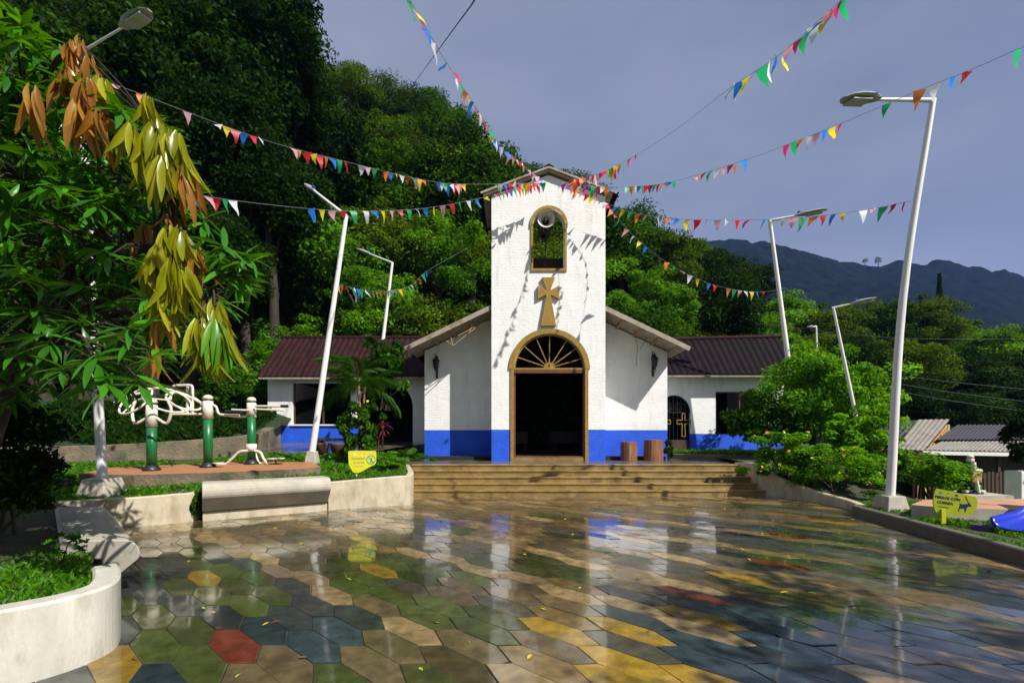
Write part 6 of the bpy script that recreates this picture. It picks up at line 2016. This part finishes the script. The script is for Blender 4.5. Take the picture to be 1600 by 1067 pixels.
# palm
def frond_mesh(L, n=26, seed=0):
    g = random.Random(seed)
    mb = MB()
    pts = [Vector((L * t, 0, L * (.42 * t - .75 * t * t))) for t in np.linspace(0, 1, 9)]
    mb.tube(pts, [.018 * (1 - .8 * i / 8) for i in range(9)], 5)
    for k in range(n):
        t = .18 + .8 * k / n
        p = Vector((L * t, 0, L * (.42 * t - .75 * t * t)))
        ll = L * .36 * (math.sin(math.pi * min(1, t * .85 + .12)) ** .6)
        for s_ in (-1, 1):
            d = Vector((.62, s_ * .75, -.28 + g.uniform(-.15, .1))).normalized()
            w = Vector((.02, 0, .012))
            m_ = p + d * ll * .5 + Vector((0, 0, .02))
            e_ = p + d * ll + Vector((0, 0, -.14 * ll - .04))
            mb.add([p - w * .4, m_ - w, e_, m_ + w], [(0, 1, 2, 3)])
    o = mb.build('frond', lf_bright); me = o.data
    bpy.data.objects.remove(o)
    return me


def palm(base, h, L, n, label, seed, stems=1):
    root = empty('palm', base, label, 'palm')
    fm = [frond_mesh(L, seed=i) for i in range(2)]
    g = random.Random(seed)
    for s_ in range(stems):
        b0 = Vector(base) + Vector((g.uniform(-.15, .15), g.uniform(-.1, .1), 0)) * (s_ > 0)
        tp = b0 + Vector((g.uniform(-.25, .25), 0, h * g.uniform(.8, 1)))
        MB().tube([b0, b0.lerp(tp, .5) + Vector((.03, 0, 0)), tp], [.055, .045, .035], 8).build('stem', wood_tan, root)
        for k in range(n):
            o = link('frond', fm[k % 2], root, tp - root.location, (g.uniform(-.2, .2), g.uniform(-.75, .35), 2 * math.pi * k / n + g.uniform(-.3, .3)))
            q = g.uniform(.75, 1.1); o.scale = (q, q, q)
    return root


palm(P(563, 712, 14.6), 2.75, 1.35, 8, 'clump of feathery green palms in front of the left annex', 3, 3)
palm(P(636, 725, 15.2), .12, .95, 7, 'short dark palm in the shade beside the left corner of the church', 4, 1)
# crimson cordylines
def cordyline(base, h, label, seed, n=26):
    root = empty('cordyline', base, label, 'plant', 'crimson leaved plants by the left annex')
    g = np.random.default_rng(seed)
    MB().tube([Vector(base), Vector(base) + Vector((.03, 0, h))], [.025, .015], 6).build('stem', bark, root)
    k = n
    a = g.uniform(0, 6.28, k); up = g.uniform(-.35, .8, k)
    d = unit(np.stack([np.cos(a), np.sin(a), up], 1))
    nn = unit(np.cross(d, np.cross(np.tile([0, 0, 1.], (k, 1)), d)) * 1.0)
    L = g.uniform(.25, .42, k)
    c0 = np.array([.03, 0, h]) + np.stack([np.zeros(k), np.zeros(k), g.uniform(-.25, .05, k)], 1)
    s_ = unit(np.cross(d, nn))
    for i in range(k):
        p = Vector(c0[i]); dv = Vector(d[i]); sv = Vector(s_[i]); nv = Vector(nn[i])
        me = bpy.data.meshes.new('leaf')
        Ln = L[i]
        vs = [p, p + dv * Ln * .5 + sv * .035 + nv * .03, p + dv * Ln * .5 + nv * .015, p + dv * Ln * .5 - sv * .035 + nv * .03, p + dv * Ln * .95 - Vector((0, 0, .08))]
        me.from_pydata([tuple(x) for x in vs], [], [(0, 1, 2), (0, 2, 3), (1, 4, 2), (2, 4, 3)])
        me.materials.append(lf_red)
        at = me.attributes.new('v', 'FLOAT', 'FACE'); at.data.foreach_set('value', [float(g.uniform(.2, .9))] * 4)
        link('leaf', me, root)
    return root


cordyline(P(597, 722, 13.8), 1.15, 'taller crimson leaved plant right of the palm stems', 1, 30)
cordyline(P(590, 724, 13.6), .75, 'low crimson leaved plant just behind the left yellow sign', 2, 20)
cordyline(P(540, 700, 15.0), 1.1, 'crimson leaved plant before the dark annex window', 3, 16)
for px, lb in ((503, 'dark clay flower pot right beside the leaning lamp foot'), (527, 'dark clay flower pot under the palm')):
    c = P(px, 712, 14.2)
    root = empty('flower_pot', c, lb, 'flower pot', 'clay pots before the left annex')
    MB().lathe(c, [(.14, 0), (.2, .3), (.22, .34), (.22, .4), (.18, .4), (.17, .34), (0, .33)], 16).build('pot', pot_mat, root)
    MB().lathe(c, [(0, .331), (.165, .34), (.17, .36), (0, .37)], 14).build('potting_soil', soil, root)
st = empty('stone_bench', P(520, 692, 14.9), 'low grey stone bench behind the clay pots', 'bench')
c = P(518, 706, 15.2)
MB().box(c.x - .6, c.x + .6, c.y, c.y + .4, c.z + .36, c.z + .46).build('seat', old_stone, st, .02)
for q in (-.5, .4): MB().box(c.x + q, c.x + q + .12, c.y + .03, c.y + .37, c.z - .05, c.z + .358).build('leg', old_stone, st)

# banana-like leaf clump by the right lamp
bn = empty('banana_plant', P(1378, 735, 13.6), 'broad pale green banana leaves drooping behind the tall lamp pole', 'plant')
for i, (a, L, lift) in enumerate(((2.7, 1.3, .8), (3.4, 1.1, .3), (.3, .9, .9), (2.2, 1.0, 1.4))):
    mb = MB(); n = 8; vs = []
    for k in range(n + 1):
        t = k / n; w = .17 * math.sin(math.pi * min(.97, t * .9 + .07))
        c_ = bn.location + Vector((math.cos(a) * L * t, math.sin(a) * L * t * .6, .75 + lift * (t - 1.0 * t * t) + .1))
        sd_ = Vector((-math.sin(a), math.cos(a), 0))
        vs += [c_ - sd_ * w - Vector((0, 0, w * .5)), c_, c_ + sd_ * w - Vector((0, 0, w * .5))]
    mb.add(vs, [q for k in range(n) for q in ((3 * k, 3 * k + 1, 3 * k + 4, 3 * k + 3), (3 * k + 1, 3 * k + 2, 3 * k + 5, 3 * k + 4))], True)
    mb.build('leaf', lf_bright, bn)
MB().tube([bn.location - Vector((0, 0, .3)), bn.location + Vector((0, 0, .85))], [.08, .05], 8).build('stem', lf_bright, bn)

# ------------------------------------------------------------------ the mango tree on the left
NT = 5
def leaf_template(seed):
    g = random.Random(seed)
    vs = []
    bend = g.uniform(.12, .32); tw = g.uniform(-.25, .25)
    for k in range(NT + 1):
        t = k / NT
        w = .105 * (math.sin(math.pi * (t * .93 + .035)) ** .85) * (1.12 - .3 * t)
        z = -bend * t * t
        y0 = .05 * tw * math.sin(t * 3)
        wv = .012 * math.sin(t * 9 + seed)
        vs += [(t, y0 - w, z + w * .32 + wv), (t, y0, z), (t, y0 + w, z + w * .32 - wv)]
    fs = []
    for k in range(NT):
        fs += [(3 * k, 3 * k + 1, 3 * k + 4, 3 * k + 3), (3 * k + 1, 3 * k + 2, 3 * k + 5, 3 * k + 4)]
    return np.array(vs), fs


TPL = [leaf_template(i) for i in range(4)]
MM = [lf_mango, lf_lime, lf_yellow, lf_orange]
LM = {}
for mi, m_ in enumerate(MM):
    for ti, (vs, fs) in enumerate(TPL):
        for q in range(3):
            me = bpy.data.meshes.new('leaf'); me.from_pydata([tuple(x) for x in vs], [], fs); me.materials.append(m_)
            me.polygons.foreach_set('use_smooth', [True] * len(fs))
            at = me.attributes.new('v', 'FLOAT', 'FACE'); at.data.foreach_set('value', [(.25, .5, .8)[q]] * len(fs))
            LM[(mi, ti, q)] = me

mango = empty('mango_tree', (-4.75, 4.3, .4), 'mango tree with glossy green leaves and drooping bronze and yellow young shoots, left foreground', 'tree')
LEAVES = []      # (pos, matrix 3x3, length, mat index, template, tone)


def add_leaf(p, d, L, mi, roll=0.0, wide=1.0):
    d = Vector(d).normalized()
    up = Vector((0, 0, 1)) if abs(d.z) < .93 else Vector((rnd.uniform(-1, 1), rnd.uniform(-1, 0), .2))
    s_ = up.cross(d).normalized()
    n_ = d.cross(s_).normalized()
    m3 = Matrix((d, s_, n_)).transposed() @ Matrix.Rotation(roll, 3, 'X')
    LEAVES.append((Vector(p), m3, L, mi, rnd.randrange(4), rnd.choice((0, 1, 1, 2)), wide))


WH = []


def whorl(p, n=12, L=.24, mi=0, axis=(0, -.3, 1), droop=.35):
    WH.append(Vector(p))
    ax = Vector(axis).normalized()
    u = ax.orthogonal().normalized(); v_ = ax.cross(u)
    a0 = rnd.uniform(0, 6.28)
    for k in range(n):
        a = a0 + k * 2.4
        el = rnd.uniform(-.25, .75)
        d = (u * math.cos(a) + v_ * math.sin(a)) * math.cos(el) + ax * math.sin(el)
        d.z -= droop * rnd.uniform(.4, 1.4)
        add_leaf(Vector(p) + ax * rnd.uniform(-.05, .04), d, L * rnd.uniform(.75, 1.15), mi, rnd.uniform(-.5, .5))


def hanging(p, n=9, L=.3, mi=2, spread=.35):
    n = int(n * (2.0 if mi != 3 else 1.25)); L *= 1.08; spread *= .85
    WH.append(Vector(p))
    for k in range(n):
        a = k * 2.4 + rnd.uniform(-.3, .3)
        s_ = spread * rnd.uniform(.3, 1.3)
        d = Vector((math.cos(a) * s_, math.sin(a) * s_, -1))
        add_leaf(Vector(p) + Vector((math.cos(a) * .03, math.sin(a) * .03, rnd.uniform(-.05, .05))), d, L * rnd.uniform(.75, 1.12), mi, rnd.uniform(-1.2, 1.2), .82)


# drooping young shoots
for px, py, n, L, mi, Z in ((50, 140, 6, .36, 3, 3.7), (118, 68, 6, .22, 3, 4.0), (126, 66, 5, .24, 3, 3.95), (108, 70, 5, .24, 3, 3.95), (138, 92, 4, .22, 3, 3.95),  (100, 112, 8, .30, 3, 3.9), (135, 128, 9, .34, 3, 3.8), (122, 165, 7, .36, 3, 3.8), (150, 175, 6, .34, 3, 3.75), (160, 128, 6, .26, 2, 3.9),
                            (232, 155, 7, .28, 2, 3.9), (205, 200, 9, .30, 2, 3.8), (240, 195, 9, .32, 2, 3.8), (262, 205, 8, .34, 2, 3.8), (278, 215, 9, .36, 2, 3.8), (225, 240, 7, .32, 2, 3.8), (290, 250, 7, .34, 3, 3.85), (255, 250, 7, .34, 2, 3.75), (285, 275, 5, .3, 3, 3.8),
                            (265, 335, 5, .18, 3, 3.9), (225, 355, 7, .26, 3, 4.1), (262, 360, 9, .32, 2, 3.8), (285, 362, 8, .32, 2, 3.8), (250, 385, 8, .32, 2, 3.75), (305, 390, 6, .30, 3, 3.85), (270, 410, 9, .36, 2, 3.7), (235, 410, 7, .36, 2, 3.8), (285, 420, 8, .36, 2, 3.75), (260, 455, 6, .36, 2, 3.75), (255, 490, 4, .30, 3, 3.8),
                            (335, 478, 7, .24, 2, 3.75), (310, 505, 9, .32, 2, 3.7), (335, 508, 9, .36, 1, 3.7), (350, 510, 8, .34, 2, 3.75), (322, 520, 7, .38, 2, 3.7), (90, 390, 6, .16, 3, 4.2), (238, 545, 5, .30, 3, 3.7)):
    hanging(P(px, py, Z), n, L, mi, .33 if n < 8 else .42)
# bright whorls close to the viewer
for px, py, n, L, mi, Z in ((58, 490, 13, .27, 0, 3.3), (205, 518, 13, .27, 0, 3.2), (150, 560, 12, .28, 0, 3.1), (100, 575, 10, .24, 0, 3.2), (30, 430, 9, .2, 1, 3.4), (60, 440, 7, .2, 1, 3.35), (350, 390, 12, .26, 0, 3.9), (385, 405, 12, .26, 0, 4.0), (318, 345, 11, .24, 0, 4.0), (345, 430, 8, .26, 0, 3.9),
                            (60, 95, 12, .25, 0, 4.1), (25, 60, 12, .26, 0, 3.9), (95, 80, 9, .22, 0, 4.1), (40, 130, 12, .25, 0, 4.1), (12, 120, 11, .24, 0, 3.9), (150, 315, 12, .24, 0, 3.8), (170, 400, 12, .25, 0, 3.8), (10, 330, 12, .25, 0, 3.5), (90, 300, 11, .24, 0, 3.8), (130, 450, 12, .25, 0, 3.6), (215, 590, 8, .26, 0, 3.1), (165, 600, 7, .28, 0, 3.05),
                            (240, 560, 8, .26, 0, 3.4), (230, 465, 10, .24, 0, 3.7), (30, 540, 11, .25, 0, 3.4), (75, 530, 12, .26, 0, 3.25), (130, 505, 11, .25, 0, 3.4)):
    whorl(P(px, py, Z), n, L, mi, (rnd.uniform(-.3, .5), -.55, .8), .35)
n_front = len(LEAVES)
# inner mass of the crown
OUT = [(-260, -120), (20, 20), (95, 70), (150, 120), (215, 165), (275, 230), (305, 330), (385, 380), (420, 430), (330, 500), (290, 560), (240, 590), (180, 615), (60, 620), (-20, 640), (-260, 560)]
k = 0
while k < 820:
    px = rnd.uniform(-260, 420); py = rnd.uniform(-120, 640)
    if not inside(px, py, OUT): continue
    Z = rnd.uniform(3.9, 6.6)
    if px > 290 and Z > 5: continue
    whorl(P(px, py, Z), rnd.randint(10, 14), rnd.uniform(.20, .27), 0, (rnd.uniform(-.5, .6), rnd.uniform(-.7, .2), .8), .4)
    k += 1
order = sorted(range(len(LEAVES)), key=lambda i: -(LEAVES[i][2] / LEAVES[i][0].y) * (1 if i < n_front else .5))
big = set(order[:300])
VV = []; AA = []; MI = []; FF = []; vb = 0
for i, (p, m3, L, mi, ti, tone, wide) in enumerate(LEAVES):
    if i in big:
        o = link('leaf', LM[(mi, ti, tone)], mango, p - mango.location)
        o.rotation_mode = 'QUATERNION'; o.rotation_quaternion = m3.to_quaternion(); o.scale = (L, L * wide, L)
    else:
        vs, fs = TPL[ti]
        M3 = np.array(m3) * L
        w = vs @ M3.T + np.array(p - mango.location)
        VV.append(w); FF.append(np.array(fs) + vb); vb += len(w)
        AA += [(.25, .5, .8)[tone] * (rnd.uniform(.7, 1.15))] * len(fs); MI += [mi] * len(fs)
VV = np.concatenate(VV); FF = np.concatenate(FF)
me = bpy.data.meshes.new('foliage')
me.vertices.add(len(VV)); me.vertices.foreach_set('co', VV.reshape(-1).astype(np.float32))
me.loops.add(FF.size); me.loops.foreach_set('vertex_index', FF.reshape(-1).astype(np.int32))
me.polygons.add(len(FF)); me.polygons.foreach_set('loop_start', np.arange(0, FF.size, 4, dtype=np.int32))
at = me.attributes.new('v', 'FLOAT', 'FACE'); at.data.foreach_set('value', np.array(AA, np.float32))
for m_ in MM: me.materials.append(m_)
me.polygons.foreach_set('material_index', np.array(MI, np.int32)); me.polygons.foreach_set('use_smooth', [True] * len(FF))
me.update(calc_edges=True)
tag(link('foliage', me, mango), kind='stuff')
# trunk, limbs and twigs
mb = MB()
B0 = Vector((-5.75, 4.75, .3))
top = Vector((-5.4, 5.0, 2.7))
mb.tube([B0, B0.lerp(top, .4) + Vector((-.1, 0, 0)), top], [.17, .13, .11], 10)
limbs = []
for tg in ((-3.2, 4.1, 2.7), (-2.9, 3.9, 3.3), (-3.4, 4.6, 4.4), (-4.6, 4.3, 4.6), (-5.2, 5.2, 4.2), (-3.9, 3.6, 2.2), (-3.4, 3.5, 2.4), (-2.7, 4.1, 3.0), (-5.6, 4.2, 3.2)):
    tg = Vector(tg); m_ = top.lerp(tg, .5) + Vector((0, 0, .12))
    pts = smooth_path([tuple(top - Vector((0, 0, .3))), tuple(m_), tuple(tg)], 5)
    mb.tube(pts, [.06 * (1 - .7 * i / (len(pts) - 1)) for i in range(len(pts))], 7)
    limbs += [Vector(q) for q in pts]
mb.build('trunk', bark_red, mango)
mb = MB()
for p in WH:
    q = min(limbs, key=lambda l: (l - p).length)
    if (q - p).length < 1.6:
        mb.tube([q, q.lerp(p, .6) + Vector((0, 0, .06)), p], [.016, .010, .006], 4, caps=False)
mb.build('twigs', bark_red, mango)

# ------------------------------------------------------------------ trees beside and behind the viewer whose shade falls into the picture
def shade_tree(base, crowns, label, seed, leaf=.2):
    root = empty('shade_tree', base, label, 'tree')
    tp = Vector(base)
    mb = MB()
    cs = [Vector(c) for c, r_, n in crowns]
    mid = Vector((base[0], base[1], min(c.z for c in cs) - 1.2))
    mb.tube([tp, tp.lerp(mid, .5) + Vector((.1, 0, 0)), mid], [.22, .18, .14], 8)
    V_ = []; A_ = []
    for i, (c, r_, n) in enumerate(crowns):
        c = Vector(c)
        mb.tube([mid, mid.lerp(c, .6) + Vector((0, 0, .2)), c], [.1, .06, .02], 6)
        V, A, cc = crown_arrays(seed + i, R_=r_, clumps=n, per=60, leaf=leaf, flat=.55, cr=(.18, .3), low=-.9, spread=(.1, 1))
        V_.append(V + np.array(c - tp)); A_.append(A)
    mb.build('trunk', bark, root)
    link('crown', quads_mesh('crown', np.concatenate(V_), lf_forest, np.concatenate(A_)), root)
    return root


shade_tree((10.5, -.8, .05), (((6.4, -.6, 6.2), 1.8, 10), ((8.2, .2, 6.4), 2.0, 12), ((10.0, 1.2, 6.3), 1.8, 10), ((11.8, 1.6, 6.5), 1.5, 7)), 'shade tree standing right of the viewer, outside the picture', 300)
shade_tree((-4.6, -.5, .05), (((-1.9, 1.5, 5.6), 1.0, 26), ((-2.6, .9, 5.5), 1.2, 26), ((-3.6, 1.6, 6.0), 1.3, 22)), 'shade tree standing left of the viewer, outside the picture', 320)

# ------------------------------------------------------------------ fallen leaves on the wet tiles
fl_mats = {'lime': M('fallen_lime', (.30, .42, .02), rough=.4), 'yellow': M('fallen_yellow', (.5, .36, .03), rough=.4), 'brown': M('fallen_brown', (.12, .05, .02), rough=.5)}
FLM = {}
for k, m_ in fl_mats.items():
    mb = MB()
    mb.add([(-.5, 0, .0), (-.15, .2, .10), (.2, .16, .12), (.5, 0, .04), (.2, -.17, .05), (-.15, -.2, .03), (0, 0, .0)], [(0, 6, 1), (1, 6, 2), (2, 6, 3), (3, 6, 4), (4, 6, 5), (5, 6, 0)])
    o = mb.build('fallen_leaf', m_); FLM[k] = o.data; bpy.data.objects.remove(o)
LBL = {'lime': 'small fresh lime green leaf lying on the wet tiles', 'yellow': 'small yellow leaf lying on the wet tiles', 'brown': 'small curled brown leaf lying on the wet tiles'}
spots = [(335, 843, 'lime'), (262, 825, 'yellow'), (265, 836, 'yellow'), (236, 872, 'yellow'), (228, 902, 'lime'), (660, 984, 'lime'), (735, 1004, 'lime'), (372, 1056, 'lime'), (430, 825, 'yellow'), (432, 840, 'lime'), (400, 818, 'lime'), (415, 975, 'yellow'), (268, 850, 'brown'), (410, 834, 'brown'), (395, 838, 'brown'), (430, 972, 'brown'),
         (1170, 790, 'yellow'), (1130, 858, 'lime'), (1332, 812, 'yellow'), (1252, 885, 'yellow'), (1160, 858, 'yellow'), (600, 806, 'lime'), (590, 800, 'yellow'), (560, 815, 'brown'), (895, 835, 'lime'), (820, 866, 'yellow'), (640, 850, 'lime'), (470, 850, 'yellow'), (545, 905, 'lime'), (780, 900, 'brown'), (1545, 892, 'brown'), (210, 1030, 'brown'), (1215, 992, 'brown')]
for i in range(45):
    spots.append((rnd.uniform(220, 1300), 790 + 270 * rnd.random() ** 1.8, rnd.choice(['lime', 'yellow', 'brown', 'brown'])))
for px, py, k in spots:
    x, y = ground_at(px, py)
    if not inside(x, y, PLAZA): continue
    o = link('fallen_leaf', FLM[k], None, (x, y, .004), (rnd.uniform(-.2, .2), rnd.uniform(-.2, .2), rnd.uniform(0, 6.28)))
    s_ = rnd.uniform(.05, .085); o.scale = (s_, s_, s_)
    tag(o, LBL[k], 'leaf', LBL[k].replace('leaf', 'leaves').replace('small ', '', 1))

# ------------------------------------------------------------------ a label of its own for every tree one could point to
ORD = ['first', 'second', 'third', 'fourth', 'fifth', 'sixth', 'seventh', 'eighth', 'ninth', 'tenth', 'eleventh', 'twelfth', 'thirteenth', 'fourteenth', 'fifteenth', 'sixteenth',
       'seventeenth', 'eighteenth', 'nineteenth', 'twentieth', 'twenty-first', 'twenty-second', 'twenty-third', 'twenty-fourth', 'twenty-fifth']
ADJ = {'crown_leaves': 'leafy'}
from collections import defaultdict
rows = defaultdict(list)
for o in col.objects:
    if o.parent is None and 'row' in o: rows[o['row']].append(o)
ROWN = {'hill0': 'along the slope skyline', 'hill1': 'just under the slope skyline', 'hill2': 'in the upper slope wood', 'hill3': 'in the middle slope wood',
        'hill4': 'low on the slope', 'hill5': 'at the slope foot', 'tall': 'tall behind the mango tree', 'sky': 'on the skyline right of the church', 'house': 'behind the tin roofed houses',
        'bankL': 'by the slope foot left of the church', 'bankR': 'by the slope foot right of the church', 'bankD': 'above the old retaining wall'}
for r_, os_ in rows.items():
    os_.sort(key=lambda o: o.location.x / o.location.y)
    for i, o in enumerate(os_):
        o['label'] = '%s %s %s from left %s' % (o['tone'], 'shrub' if r_.startswith('bank') else 'tree', ORD[min(i, 24)], ROWN[r_])
        o['group'] = ('shrubs ' if r_.startswith('bank') else 'trees ') + ROWN[r_]
        del o['row']; del o['tone']
